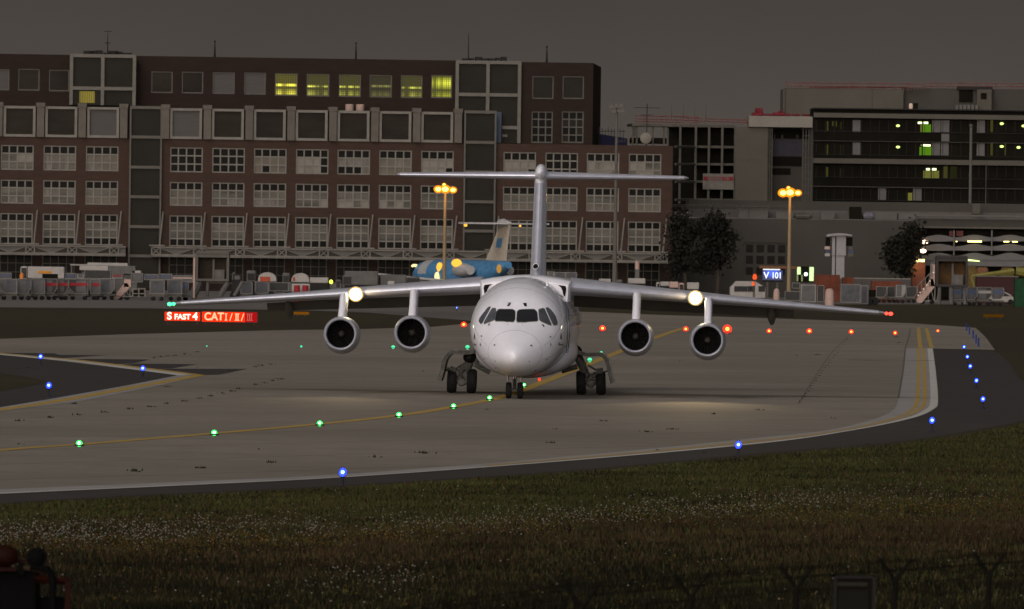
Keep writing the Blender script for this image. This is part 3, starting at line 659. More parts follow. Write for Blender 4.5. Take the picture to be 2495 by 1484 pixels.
for s_ in (-1, 1):
    mb = MB(); rows = []
    for f in (0, .15, .3, .5, .7, .85, .96, 1.0):
        d = wsec(f); kk = 1 if f < 1 else .55
        rows.append([(s_ * (x + (0.08 if f == 1 else 0)), y, z) for x, y, z in foil(d['x'], d['yle'] + (.3 if f == 1 else 0), d['z'], d['ch'] * (1 if f < 1 else .75), d['tk'] * kk, -0.10)])
    loft_pts(mb, rows); wing = mb.build('wing', m_wing, air, smooth=True)
    # polished leading edge: a skin over the first part of the chord
    mb = MB(); nn = 9; vs_ = []
    F = [0, .1, .2, .3, .4, .5, .6, .7, .8, .9, .97]
    for f in F:
        d = wsec(f); th = lambda c: 5 * d['tk'] * (.2969 * math.sqrt(c) - .126 * c - .3516 * c * c + .2843 * c ** 3)
        cs = [.13, .09, .055, .025, .008, 0, .008, .025, .05]
        for j, c in enumerate(cs):
            sg = 1.1 if j < 5 else -0.8
            vs_.append((s_ * d['x'], d['yle'] + c * d['ch'] - .012, d['z'] + (sg * th(c) * d['ch'] + (.012 if j < 5 else -.012) if j != 5 else 0) - .1 * c))
    mb.add(vs_, [(i * nn + j, i * nn + j + 1, (i + 1) * nn + j + 1, (i + 1) * nn + j) for i in range(len(F) - 1) for j in range(nn - 1)])
    mb.build('leading_edge', m_metal, wing, smooth=True)
    # lowered flap
    mb = MB(); rows = []
    for f in (0.0, .35, .70):
        d = wsec(f); te = d['yle'] + d['ch'] * .82; c = .30 * d['ch']
        rows.append([(s_ * x, y, z) for x, y, z in foil(d['x'], te, d['z'] - .20, c, .12, -0.50 * c / 1.3)])
    loft_pts(mb, rows); mb.build('flap', m_under, wing, smooth=True)
    for f, sz in ((.63, 1.0),):
        d = wsec(f); te = d['yle'] + d['ch'] * .62
        mb = MB(); mb.loft([(te - .3, s_ * d['x'], d['z'] - .16, .03, .03, .03), (te + .2, s_ * d['x'], d['z'] - .30, .13, .16, .16), (te + 1.1, s_ * d['x'], d['z'] - .50, .16, .20, .22), (te + 1.9, s_ * d['x'], d['z'] - .68, .10, .12, .14), (te + 2.3, s_ * d['x'], d['z'] - .78, .02, .02, .02)], 12)
        mb.build('flap_fairing', m_under, wing, smooth=True)
# tip and landing lights
m_ltg = em('green navigation light', (0.05, 1.0, 0.25), 4); m_ltr = em('red navigation light', (1.0, 0.05, 0.03), 4)
m_landbloom = em('landing lamp bloom', (1.0, 0.62, 0.12), .9)  # warm tone of the painted bloom round the landing lamps
m_land = em('landing light', (1.0, 0.93, 0.66), 22)
for s_, m, lb in ((-1, m_ltg, 'green wing tip light'), (1, m_ltr, 'red wing tip light')):
    d = wsec(1.0)
    o = MB().ball((s_ * (d['x'] + .10), d['yle'] + .30, d['z'] - .02), .085, 10, 8, (1, 1.3, .8)).build('navigation_light', m, air); o['label'] = lb
    MB().ball((s_ * (d['x'] - .06), d['yle'] + .16, d['z'] - .01), .06, 10, 8).build('navigation_light', m, air)
for s_, px, py in ((-1, 866, 717), (1, 1694, 726)):
    x, z = AF.loc(px, py, -1.9)
    f = (abs(x) - 1.62) / 11.55; d = wsec(f)
    h = MB().lathe([(0, .28), (.06, .28), (.25, .15)], (x, d['yle'] - .22, z), 'y', 20).build('landing_light', m_metal, air, smooth=True)
    MB().lathe([(0, .275), (-.02, .24), (-.03, .10)], (x, d['yle'] - .225, z), 'y', 24).build('reflector', m_landbloom, h)  # glowing ring added round the lens to imitate bloom
    MB().lathe([(0, .215), (-.03, .17), (-.045, .05)], (x, d['yle'] - .26, z), 'y', 20).build('lens', m_land, h)
    for nm, kind, en in (('landing_beam', 'SPOT', 1100 if s_ < 0 else 2300), ('bloom_fill', 'POINT', 40)):  # point lamp is added, warming the wing skin as bloom would
        ld = bpy.data.lights.new(nm, kind); ld.energy = en; ld.color = (1, .72, .38); ld.shadow_soft_size = .12
        lo = bpy.data.objects.new(nm, ld); C.objects.link(lo); lo.parent = air
        lo.location = (x, d['yle'] - .55, z - .02)
        if kind == 'SPOT':
            ld.spot_size = R(26); ld.spot_blend = 1.0
            lo.rotation_euler = Vector((-s_ * .02, 1, .145)).to_track_quat('Z', 'Y').to_euler()

# ---- engines
m_fanc = mat('spinner grey', (0.05, 0.045, 0.04), 0.4)
def engine(cx, cz, y0, pyl_top, f):
    e = MB()
    prof_out = [(0.30, .500), (0.08, .505), (0.02, .525), (0.0, .555), (0.03, .585), (0.10, .602)]
    nac = MB(); rows = []
    for y, r, dz in ((.10, .600, 0), (.4, .635, -.005), (.9, .66, -.02), (1.5, .66, -.03), (2.1, .60, -.02), (2.7, .50, 0), (2.75, .47, 0)):
        rows.append((y0 + y, cx, cz + dz, r, r, r * (1.0 + (.07 if .3 < y < 2.2 else 0))))
    nac.loft(rows, 36, cap=False)
    nac.lathe([(2.75, .47), (2.2, .42)], (cx, y0, cz), 'y', 36)
    n = nac.build('nacelle', m_wing, air, smooth=True)
    lp = MB(); vs_ = []; k_ = 36
    for h, r in prof_out:
        for k in range(k_): a = 2 * math.pi * k / k_; vs_.append((cx + r * math.cos(a), y0 + h, cz + r * math.sin(a)))
    lp.add(vs_, [(i * k_ + k, i * k_ + (k + 1) % k_, (i + 1) * k_ + (k + 1) % k_, (i + 1) * k_ + k) for i in range(len(prof_out) - 1) for k in range(k_)])
    lp.build('intake_lip', m_metal, n, smooth=True)
    duct = MB(); vs_ = []
    pr = [(.30, .500), (.5, .49), (.95, .47)]
    for h, r in pr:
        for k in range(k_): a = 2 * math.pi * k / k_; vs_.append((cx + r * math.cos(a), y0 + h, cz + r * math.sin(a)))
    duct.add(vs_, [(i * k_ + k, i * k_ + (k + 1) % k_, (i + 1) * k_ + (k + 1) % k_, (i + 1) * k_ + k) for i in range(2) for k in range(k_)])
    duct.lathe([(.95, .47), (1.0, .47)], (cx, y0, cz), 'y', k_)
    duct.build('intake_duct', m_black, n, smooth=True)
    fan = MB()
    for k in range(20):
        a = 2 * math.pi * k / 20; r0, r1 = .12, .455
        p = lambda r, aa, y: (cx + r * math.cos(aa), y0 + y, cz + r * math.sin(aa))
        fan.add([p(r0, a, .86), p(r1, a + .05, .84), p(r1, a + .22, .92), p(r0, a + .30, .92)], [(0, 1, 2, 3)])
    fan.build('fan', m_dark, n)
    MB().lathe([(0, .005), (.05, .07), (.18, .12), (.3, .13)], (cx, y0 + .62, cz), 'y', 18).build('spinner', m_fanc, n, smooth=True)
    MB().lathe([(0, .33), (.5, .22), (.9, .05)], (cx, y0 + 2.5, cz), 'y', 20).build('exhaust_cone', m_dark, n, smooth=True)
    # pylon: rounded front edge sweeping up to the wing
    mb = MB(); prof_ = []
    zt = pyl_top
    rows = []
    for (z, ya, yb, hw) in ((cz + .50, y0 + .35, y0 + 2.5, .15), (cz + .75, y0 + .65, y0 + 2.9, .14), (cz + 1.0, y0 + 1.1, y0 + 3.3, .14), (zt - .15, y0 + 1.45, y0 + 3.9, .135), (zt, y0 + 1.65, y0 + 4.3, .12)):
        rows.append([(cx + hw * sx2, ya + (yb - ya) * fy_, z) for sx2, fy_ in ((0, 0), (.55, .02), (.9, .07), (1, .2), (1, .6), (0, 1), (-1, .6), (-1, .2), (-.9, .07), (-.55, .02))])
    loft_pts(mb, rows); mb.build('pylon', m_white, n, smooth=True)
for px, py, y0 in ((1001, 811, -5.3), (1547, 820, -5.3), (829, 814, -4.3), (1723, 829.5, -4.3)):
    cx, cz = AF.loc(px, py, y0); f = (abs(cx) - 1.62) / 11.55; d = wsec(f)
    engine(cx, cz, y0, d['z'] + .02, f)

# ---- fin and T tail
mb = MB(); rows = []
for z, yl, ch, tk in ((4.0, 8.2, 5.6, .11), (4.6, 8.7, 5.0, .115), (6.2, 9.7, 4.0, .13), (7.95, 10.8, 3.1, .15)):
    rows.append([(y2, x2, z) for (_, x2, y2) in [(0, p[1], (p[2]) / 1.1 if p[2] > 0 else p[2] / .8) for p in foil(0, yl, 0, ch, tk)]])
loft_pts(mb, rows); fin = mb.build('tail_fin', m_white, air, smooth=True)
mb = MB(); vs_ = []; zz = [(4.15, 8.33, 5.45), (4.6, 8.7, 5.0), (6.2, 9.7, 4.0), (7.8, 10.7, 3.17)]
for z, yl, ch in zz:
    for c in (.07, .03, .01, 0, .01, .03, .07):
        tkv = 5 * (.11 + .011 * (z - 4.2)) * (.2969 * math.sqrt(c) - .126 * c) * ch + .012; j = len(vs_) % 7; vs_.append(((-1 if j < 3 else 1) * tkv * (0 if j == 3 else 1), yl + c * ch - .015, z))
mb.add(vs_, [(i * 7 + j, i * 7 + j + 1, (i + 1) * 7 + j + 1, (i + 1) * 7 + j) for i in range(3) for j in range(6)])
mb.build('leading_edge', m_metal, fin, smooth=True)
x, z = AF.loc(1305.5, 649, 8.2)
MB().lathe([(0, .098), (.5, .08)], (x, 8.05, z), 'y', 18).build('ram_air_inlet', m_black, fin)
MB().lathe([(0, .11), (.03, .115), (.6, .09)], (x, 8.07, z), 'y', 18).build('inlet_rim', m_metal, fin)
cb = AF.loc(1318, 424, 11.2)
mb = MB(); bz = cb[1] + .02
mb.loft([(10.2, cb[0], bz, .02, .02, .02), (10.35, cb[0], bz, .13, .18, .14), (10.7, cb[0], bz, .20, .30, .24), (11.4, cb[0], bz, .24, .36, .34), (12.8, cb[0], bz, .22, .27, .32), (14.3, cb[0], bz, .05, .08, .08)], 20)
mb.loft([(10.9, cb[0], bz - .14, .05, .05, .05), (11.2, cb[0], bz - .14, .30, .10, .10), (12.0, cb[0], bz - .14, .37, .12, .12), (13.5, cb[0], bz - .14, .2, .1, .1)], 16)
mb.build('tail_bullet', m_white, fin, smooth=True)
for s_ in (-1, 1):
    mb = MB(); tz = bz - .10
    rows = [[(cb[0] + s_ * x, y, z2) for x, y, z2 in foil(x0, yl, tz, ch, tk)] for x0, yl, ch, tk in ((.05, 11.0, 2.6, .13), (2.8, 11.75, 2.0, .125), (5.4, 12.45, 1.35, .12), (5.55, 12.7, .95, .06))]
    loft_pts(mb, rows); tp = mb.build('tailplane', m_wing, air, smooth=True)
    mb = MB(); vs_ = []
    for x0, yl, ch, tk in ((.2, 11.04, 2.56, .13), (2.8, 11.75, 2.0, .125), (5.4, 12.45, 1.35, .12)):
        for c, sg in ((.10, 1), (.04, 1), (.01, 1), (0, 0), (.01, -.8), (.04, -.8)):
            vs_.append((cb[0] + s_ * x0, yl + c * ch - .01, tz + sg * 1.1 * 5 * tk * (.2969 * math.sqrt(c) - .126 * c) * ch + .008 * (1 if sg > 0 else -1 if sg < 0 else 0)))
    mb.add(vs_, [(i * 6 + j, i * 6 + j + 1, (i + 1) * 6 + j + 1, (i + 1) * 6 + j) for i in range(2) for j in range(5)]); mb.build('leading_edge', m_metal, tp, smooth=True)

# ---- landing gear
def wheel(cx, cy, r, wd, parent, lean=0.0):
    h = wd / 2
    mb = MB(); mb.lathe([(-h * .8, r * .55), (-h, r * .72), (-h * .95, r * .88), (-h * .6, r * .975), (-h * .2, r), (h * .2, r), (h * .6, r * .975), (h * .95, r * .88), (h, r * .72), (h * .8, r * .55)], (0, 0, 0), 'x', 32)
    for q in (-.45, -.15, .15, .45):      # tread grooves
        mb.lathe([(q * h - .006, r * .99), (q * h, r * 1.004), (q * h + .006, r * .99)], (0, 0, 0), 'x', 32)
    t = mb.build('tyre', m_rub, parent, smooth=True); t.location = (cx, cy, r - .02); t.rotation_euler = (0, lean, 0)
    o = MB().lathe([(-h * .75, r * .2), (-h * .6, r * .5), (h * .6, r * .5), (h * .75, r * .2)], (0, 0, 0), 'x', 20).build('rim', m_gear, t, smooth=True)
    return t
Z3 = lambda x, y: (1038.7 + x / 9.419, 823.8 + y / 9.419)
Z4 = lambda x, y: (1332.4 + x / 8.634, 809.5 + y / 8.634)
def L3(Z, x, y, t): s, z = AF.loc(*Z(x, y), t); return Vector((s, t, z))
def main_gear(Z, q, sgn):
    """q: outline points of one side measured in its enlarged view"""
    g = MB(); g.path([L3(Z, *q['top'], -.1), L3(Z, *q['hub'], 0)], .17, .13, 12); leg = g.build('main_gear_leg', m_gear, air, smooth=True)
    a, b = q['w']
    za = AF.loc(*Z(a, 1000), 0)[0]; zb = AF.loc(*Z(b, 1000), 0)[0]
    wheel(za, 0, .445, .35, leg, q['lean']); wheel(zb, 0, .445, .35, leg, q['lean'])
    MB().path([(za, 0, .44), (zb, 0, .44)], .09, n=12).build('axle', m_gear, leg)
    hub = Vector(((za + zb) / 2, 0, .44))
    mb = MB(); mb.box(hub.x - .20, hub.x + .20, -.22, .2, .40, .78); mb.lathe([(-.30, .12), (-.25, .17), (.2, .17)], (hub.x, 0, .40), 'y', 16); mb.build('brake_housing', m_gear, leg, bevel=.05)
    mb = MB(); t0 = L3(Z, *q['knob'], -.15); mb.ball(t0, .25, 12, 8, (1, 1, .9)); mb.build('hinge_block', m_dark, leg, smooth=True)
    for p0, p1, r in q['arms']: MB().path([L3(Z, *p0, -.12), L3(Z, *p1, -.12)], r * 1.25, n=8).build('brace', m_gear, leg)
    for (p, r) in q['blobs']: MB().ball(L3(Z, *p, -.18), r, 10, 8).build('fitting', m_gear, leg)
    # torque links
    MB().path([L3(Z, *q['link'][0], -.25), L3(Z, *q['link'][1], -.38), L3(Z, *q['link'][2], -.25)], .045, n=6).build('torque_link', m_gear, leg)
    # curved door
    outer = [L3(Z, *p, -.6) for p in q['door']]; n = len(outer); vs_ = []
    for y in (-.75, 1.15):
        for p in outer: vs_.append((p.x, y, p.z))
        for i, p in enumerate(outer):
            d = (outer[min(i + 1, n - 1)] - outer[max(0, i - 1)]).normalized(); nn_ = Vector((d.z, 0, -d.x)) * (.14 * sgn); vs_.append((p.x + nn_.x, y, p.z + nn_.z))
    fs_ = []
    for i in range(n - 1):
        fs_ += [(i, i + 1, 2 * n + i + 1, 2 * n + i), (n + i, n + i + 1, 3 * n + i + 1, 3 * n + i), (i, i + 1, n + i + 1, n + i), (2 * n + i, 2 * n + i + 1, 3 * n + i + 1, 3 * n + i)]
    fs_ += [(0, n, 3 * n, 2 * n), (n - 1, 2 * n - 1, 4 * n - 1, 3 * n - 1)]
    dm = MB().add(vs_, fs_); dm.mi = [1 if i_ % 4 == 0 and i_ < 4 * (n - 1) else 0 for i_ in range(len(fs_))]; dm.build('gear_door', [m_gear, m_white], leg, smooth=True)
    MB().path([L3(Z, *q['rod'][0], -.3), L3(Z, *q['rod'][1], -.3)], .03, n=6).build('door_rod', m_dark, leg)
main_gear(Z3, dict(top=(1030, 470), hub=(800, 1010), w=(590, 1045), lean=R(2), knob=(1000, 440), arms=[((700, 690), (880, 570), .025), ((1120, 610), (1460, 790), .07), ((1140, 480), (1130, 600), .10), ((530, 720), (720, 800), .12), ((520, 770), (560, 700), .10), ((850, 620), (780, 800), .07)],
    blobs=[((720, 830), .13), ((900, 1000), .12), ((640, 740), .11)], link=[(870, 700), (790, 800), (830, 930)], door=[(1085, 262), (1000, 290), (900, 292), (760, 276), (620, 275), (560, 292), (480, 345), (410, 430), (370, 520), (345, 640), (320, 760), (290, 860), (258, 955)], rod=((400, 720), (560, 770))), -1)
main_gear(Z4, dict(top=(620, 430), hub=(900, 1060), w=(722, 1136), lean=R(-2), knob=(600, 400), arms=[((420, 430), (230, 680), .08), ((470, 430), (330, 740), .04), ((640, 720), (310, 820), .075), ((860, 690), (1040, 800), .03), ((560, 360), (480, 360), .12), ((1050, 860), (1190, 840), .13), ((760, 640), (760, 900), .10)],
    blobs=[((1010, 900), .12), ((820, 1000), .12), ((440, 380), .11)], link=[(830, 740), (900, 900), (840, 960)], door=[(420, 300), (500, 305), (580, 335), (700, 400), (830, 432), (960, 430), (1080, 425), (1150, 438), (1220, 475), (1285, 545), (1320, 650), (1345, 760), (1370, 880), (1415, 1065)], rod=((1290, 800), (1180, 860))), 1)
# nose gear
YN = -11.0
ng = MB(); xa = AF.loc(1239.5, 953, YN)[0]; xb = AF.loc(1267.5, 953, YN)[0]; xm = (xa + xb) / 2
ng.path([(xm, YN + .25, 1.05), (xm, YN, .34)], .065, n=12); ng.path([(xm, YN + .1, .95), (xm, YN - .35, .62), (xm, YN - .05, .42)], .03, n=6)
leg = ng.build('nose_gear_leg', m_gear, air, smooth=True)
MB().path([(xa, YN, .28), (xb, YN, .28)], .05, n=10).build('axle', m_gear, leg)
wheel(xa, YN, .29, .205, leg); wheel(xb, YN, .29, .205, leg)
for s_, x_ in ((-1, xm - .24), (1, xm + .24)):
    MB().box(x_ - .012, x_ + .012, YN - .5, YN + .4, .62, .86).build('gear_door', m_wing, leg)
o = MB().lathe([(0, .05), (-.03, .045)], (xm, YN - .1, .72), 'y', 12).build('taxi_lamp', m_metal, leg)
x, z = AF.loc(1314, 926, -4.0)
o = MB().ball((x, -4.0, z + .02), .05, 12, 8, (1, 1, 1.2)).build('beacon', m_rlc if False else em('red beacon', (1, .04, .01), 2.0), air); o['label'] = 'red beacon light under the belly'
# ================================================================== far buildings
def ZM(ox, oy, s): return lambda x, y: ((ox + x / s) / 1.396, (oy + y / s) / 1.396)
ZI = lambda x, y: (x, y)
def rz(fr, Z, q, t=0.0):
    a = Z(q[0], q[1]); b = Z(q[2], q[3]); return fr.rect(a[0], a[1], b[0], b[1], t)
def fbox(fr, mb, Z, q, t0, t1, mi=0):
    s0, s1, z0, z1 = rz(fr, Z, q, t0); return mb.box(s0, s1, t0, t1, z0, z1, mi)
def one(fr, name, Z, q, t0, t1, m, parent, bevel=0.0):
    return fbox(fr, MB(), Z, q, t0, t1).build(name, m, parent, bevel=bevel)
def wall_mb(s0, s1, z0, z1, holes, t0=0.0, rev=0.35):
    """a wall sheet with openings and their reveals"""
    S = sorted({s0, s1} | {min(max(h[0], s0), s1) for h in holes} | {min(max(h[1], s0), s1) for h in holes})
    Zs = sorted({z0, z1} | {min(max(h[2], z0), z1) for h in holes} | {min(max(h[3], z0), z1) for h in holes})
    mb = MB()
    for i in range(len(S) - 1):
        for j in range(len(Zs) - 1):
            cs, cz = (S[i] + S[i + 1]) / 2, (Zs[j] + Zs[j + 1]) / 2
            if any(h[0] < cs < h[1] and h[2] < cz < h[3] for h in holes): continue
            mb.add([(S[i], t0, Zs[j]), (S[i + 1], t0, Zs[j]), (S[i + 1], t0, Zs[j + 1]), (S[i], t0, Zs[j + 1])], [(0, 1, 2, 3)])
    for a, b, c, d in holes:
        a, b = max(a, s0), min(b, s1)
        for p, q in (((a, c), (b, c)), ((b, c), (b, d)), ((b, d), (a, d)), ((a, d), (a, c))):
            mb.add([(p[0], t0, p[1]), (q[0], t0, q[1]), (q[0], t0 + rev, q[1]), (p[0], t0 + rev, p[1])], [(0, 1, 2, 3)])
    return mb
def window(parent, q, t, cols, rows, cells, fm=None, bar=0.16, edge=0.14, depth=0.10, name='window', clear=0.02):
    """framed window: bars, and panes grouped by what shows in them; cells[row from top][col] -> material"""
    s0, s1, z0, z1 = q; s0 += clear; s1 -= clear; z0 += clear; z1 -= clear; fm = fm or m_frame; mb = MB()
    mb.box(s0, s0 + edge, t, t + depth, z0, z1); mb.box(s1 - edge, s1, t, t + depth, z0, z1)
    mb.box(s0 + edge, s1 - edge, t, t + depth, z0, z0 + edge); mb.box(s0 + edge, s1 - edge, t, t + depth, z1 - edge, z1)
    for c in range(1, cols): x = s0 + (s1 - s0) * c / cols; mb.box(x - bar / 2, x + bar / 2, t + .01, t + depth - .01, z0 + edge, z1 - edge)
    for r in range(1, rows): z = z0 + (z1 - z0) * r / rows; mb.box(s0 + edge, s1 - edge, t + .02, t + depth - .02, z - bar / 2, z + bar / 2)
    w_ = mb.build(name, fm, parent); gb = MB(); ms = []
    for r in range(rows):
        for c in range(cols):
            k = cells(r, c); zt = z1 - (z1 - z0) * r / rows; zb = z1 - (z1 - z0) * (r + 1) / rows
            if k not in ms: ms.append(k)
            gb.add([(s0 + (s1 - s0) * c / cols + .01, t + depth + .01, zb), (s0 + (s1 - s0) * (c + 1) / cols - .01, t + depth + .01, zb),
                (s0 + (s1 - s0) * (c + 1) / cols - .01, t + depth + .01, zt), (s0 + (s1 - s0) * c / cols + .01, t + depth + .01, zt)], [(0, 1, 2, 3)], ms.index(k))
    gb.build('pane', ms, w_)
    return w_
def lit_mat(name, col, s, bandz=None, grid=True):
    """a lit room seen through a blind: real emission broken up by slats and a bright tube band"""
    if name in MATS: return MATS[name]
    m = bpy.data.materials.new(name); m.use_nodes = True; t = m.node_tree; n = t.nodes; b = n['Principled BSDF']; l = t.links.new
    b.inputs['Specular IOR Level'].default_value = 0.05; b.inputs['Base Color'].default_value = (.03, .027, .02, 1); b.inputs['Emission Color'].default_value = (*col, 1)
    tcn = n.new('ShaderNodeTexCoord'); sp_ = n.new('ShaderNodeSeparateXYZ'); l(tcn.outputs['Generated'], sp_.inputs[0])
    def mth(op, x, y=None):
        q = n.new('ShaderNodeMath'); q.operation = op
        for i_, v in enumerate((x, y)):
            if v is None: continue
            if isinstance(v, (int, float)): q.inputs[i_].default_value = v
            else: l(v, q.inputs[i_])
        return q.outputs[0]
    def band_(c0, wd): return mth('MAXIMUM', mth('SUBTRACT', 1.0, mth('DIVIDE', mth('ABSOLUTE', mth('SUBTRACT', sp_.outputs['Z'], c0)), wd)), 0.0)
    tn = n.new('ShaderNodeTexNoise'); tn.noise_dimensions = '1D'; tn.inputs['Scale'].default_value = 1.6; oi = n.new('ShaderNodeNewGeometry'); sx2 = n.new('ShaderNodeSeparateXYZ'); l(oi.outputs['Position'], sx2.inputs[0]); l(mth('MULTIPLY', sx2.outputs['X'], .55), tn.inputs['W'])
    nx_ = mth('MAXIMUM', mth('MULTIPLY', mth('SUBTRACT', tn.outputs['Fac'], .36), 4.0), 0.05)
    if bandz is None: cur = mth('ADD', .75, mth('MULTIPLY', tn.outputs['Fac'], .4))
    else:
        tube = mth('MULTIPLY', band_(bandz + .10, .07 if bandz < .5 else .30), 1.6)
        low = mth('MULTIPLY', band_(.12, .22), .55)
        cur = mth('ADD', mth('MULTIPLY', mth('ADD', tube, low), nx_), .07)
    gx = mth('ADD', .72, mth('MULTIPLY', mth('SINE', mth('MULTIPLY', sx2.outputs['X'], 24.0)), .28)); gz = mth('ADD', .75, mth('MULTIPLY', mth('SINE', mth('MULTIPLY', sp_.outputs['Z'], 75.0)), .25))
    cur = mth('MULTIPLY', mth('MULTIPLY', cur, gx), gz)
    k = n.new('ShaderNodeMath'); k.operation = 'MULTIPLY'; k.inputs[1].default_value = s; l(cur, k.inputs[0]); l(k.outputs[0], b.inputs['Emission Strength'])
    MATS[name] = m; return m
Y1 = lit_mat('lit office yellow', (.95, .86, .08), 1.9, .38); Y2 = lit_mat('lit office dim', (.85, .84, .12), 1.1, .35); Y3 = lit_mat('lit office bright', (.86, .90, .06), 1.5, .55)
Y4 = lit_mat('lit office faint', (.7, .68, .18), .5, .4)

# ------------------------------------------------------------------ the long brick terminal office block
BF = Frame(0, 1118.0, R(4.6))
blk = fthing('brick_building', 'long red-brown brick building with grid windows, pale piers and a truss canopy', 'building', BF)
zz_ = lambda y, x=40, t=0.0: BF.loc(x, y, t)[1]
ss_ = lambda x, y=450, t=0.0: BF.loc(x, y, t)[0]
z_r0t, z_r0b = zz_(258), zz_(331); r1 = (zz_(414.5), zz_(353)); r2 = (zz_(496.5), zz_(437.5)); r3 = (zz_(595.5), zz_(519))
z_cap = zz_(249.5); z_base = zz_(333); z_gt = zz_(600)
cols_x = [-508, -406, -304, -203, -101, 1.3, 104.7, 208, 413.5, 516, 617.6, 720, 821, 922.7, 1025, 1225.5, 1327.8, 1428.6, 1531]
holes = [(ss_(x), ss_(x + 80.3), z0, z1) for x in cols_x for z0, z1 in (r1, r2, r3)]
bays = [(314, 393), (1128.7, 1207)]
SL, SR = ss_(-545), ss_(1640)
holes += [(ss_(a), ss_(b), 0.2, z_base - .01) for a, b in bays]
wb = wall_mb(SL, SR, z_gt, z_base, holes); o = wb.build('wall', m_brick, blk)
zlow = z_base; mb = MB(); mb.box(SL, SR, .36, 17, z_gt, z_base - .02)
mb.box(SL, SL + .1, 0, .36, z_gt, z_base - .02); mb.box(SR - .1, SR, 0, .36, z_gt, z_base - .02); mb.box(SL, SR, 0.0, 17, z_base - .018, z_base)
mb.build('rear_wall', m_brick2, blk)
K = rnd.random
def cells1(i, row):
    i -= 4
    dark_all = i in (4, 5, 12) and row == 1
    sp_ = {(6, 1): {(2, 1)}, (7, 1): {(1, 3), (2, 3)}, (8, 1): {(2, 0), (2, 1)}, (10, 1): {(2, 3)}}.get((i, row), set())
    base_b = rnd.choice([m_blind, m_blind, m_refl3, m_refl4]); rb = K()  # pale cells carry the reflected sky as flat colour
    def f(r, c):
        if r == 0 or dark_all or (r, c) in sp_: return m_pane
        if row == 3: return m_pane if r == 3 else m_refl2
        if i < 3: return base_b if K() < .35 or (i == 3) else m_refl2
        if row == 2: return m_refl2 if r == 1 or K() < .25 else base_b
        return base_b if K() < .9 else rnd.choice([m_refl2, m_refl4, m_pane])
    return f
for i, x in enumerate(cols_x):
    for row, (z0, z1) in ((1, r1), (2, r2), (3, r3)):
        window(blk, (ss_(x), ss_(x + 80.3), z0, z1), .12, 4, 4 if row == 3 else 3, cells1(i, row))
# stair bays of glass
for (a, b), ys in (((314, 393), (262, 334, 407.6, 479.7, 552.5, 623.6)), ((1128.7, 1207), (273, 347, 419, 491.8, 563, 634))):
    s0, s1 = ss_(a), ss_(b); xm = (a + b) / 2; zs = [BF.loc(xm, y, -.4)[1] for y in ys]; mb = MB()
    for z in zs: mb.box(s0, s1, -.45, -.2, z - .17, z + .17)
    for s in (s0 + .1, s1 - .1): mb.box(s - .10, s + .10, -.44, -.19, .3, zs[0])
    o = mb.build('stair_bay', m_frame2, blk)
    MB().box(s0 + .05, s1 - .05, -.15, 4, .2, zs[0] - .2).build('pane', m_tglass, o)
# tall square bays between pale piers
mb = MB(); xs0 = [x + 0 for x in (-501, -399, -297, -195, -93, 9.5, 111, 213)] + [415, 517, 619, 721, 823, 925, 1027]
for i, x in enumerate(xs0):
    s0, s1 = ss_(x - 1, 295), ss_(x + 77, 295)
    window(blk, (s0, s1, z_base, z_r0t), -.2, 1, 1, (lambda r, c, g=m_blindg: g) if x in (213, 415) else (lambda r, c: m_pane2), bar=.1, edge=.30, depth=.3, clear=0)
for x in (-523, -421, -319, -217, -115, -13, 88.5, 190, 291, 393, 495, 597, 699, 801, 903, 1005, 1106):
    s0, s1 = ss_(x + 1, 295), ss_(x + 19, 295); mb = MB(); mb.box(s0, s1, -.5, 1.5, z_base, z_cap - .5); mb.box(s0 - .08, s1 + .08, -.6, 1.6, z_cap - .5, z_cap)
    mb.build('pier', m_beige, blk)
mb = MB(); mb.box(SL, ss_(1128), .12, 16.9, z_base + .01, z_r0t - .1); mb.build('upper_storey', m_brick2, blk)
# set-back top storey
T = 4.0
Z1 = ZM(0, 100, 2.772); Z2 = ZM(800, 100, 2.772); Z3b = ZM(1600, 100, 2.772)
zt = BF.loc(60, 133, T)[1]; zt_b = z_r0t
tw = [(Z1, (-1700, 352, -1490, 555)), (Z1, (-1300, 356, -1090, 560)), (Z1, (-900, 360, -690, 563)), (Z1, (-540, 366, -330, 570)), (Z1, (-200, 372, 90, 575)), (Z1, (170, 370, 375, 578)), (Z1, (460, 380, 655, 585)), (Z1, (1425, 395, 1630, 600)), (Z1, (1713, 398, 1918, 605)), (Z1, (2003, 403, 2215, 610)), (Z2, (-195, 405, 10, 612)), (Z2, (83, 405, 290, 616)),
      (Z2, (372, 412, 590, 628)), (Z2, (670, 418, 890, 634)), (Z2, (975, 423, 1187, 638)), (Z2, (1265, 428, 1480, 643)), (Z2, (1560, 430, 1767, 648)), (Z2, (1845, 428, 2048, 650))]
tm = [m_pane2, m_blindg, m_pane2, m_pane2, m_blindg, m_pane2, m_pane2, m_pane2, m_pane2, m_blindg, None, m_blindg, Y1, Y2, Y2, Y4, Y2, Y3]
hl = []; keep = []
for (Zf, q), m in zip(tw, tm):
    if m is None: continue
    s0, s1, z0, z1 = rz(BF, Zf, q, T); hl.append((s0, s1, z0, z1)); keep.append(m)
sT0, sT1 = ss_(-545, 200, T), BF.loc(1112, 200, T)[0]
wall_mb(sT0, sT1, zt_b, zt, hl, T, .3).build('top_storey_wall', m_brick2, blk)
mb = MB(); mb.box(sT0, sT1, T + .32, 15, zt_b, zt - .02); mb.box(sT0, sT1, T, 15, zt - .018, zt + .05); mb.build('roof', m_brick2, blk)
for q, m in zip(hl, keep): window(blk, q, T + .12, 1, 1, lambda r, c, m=m: m, fm=m_frame2, edge=.13)
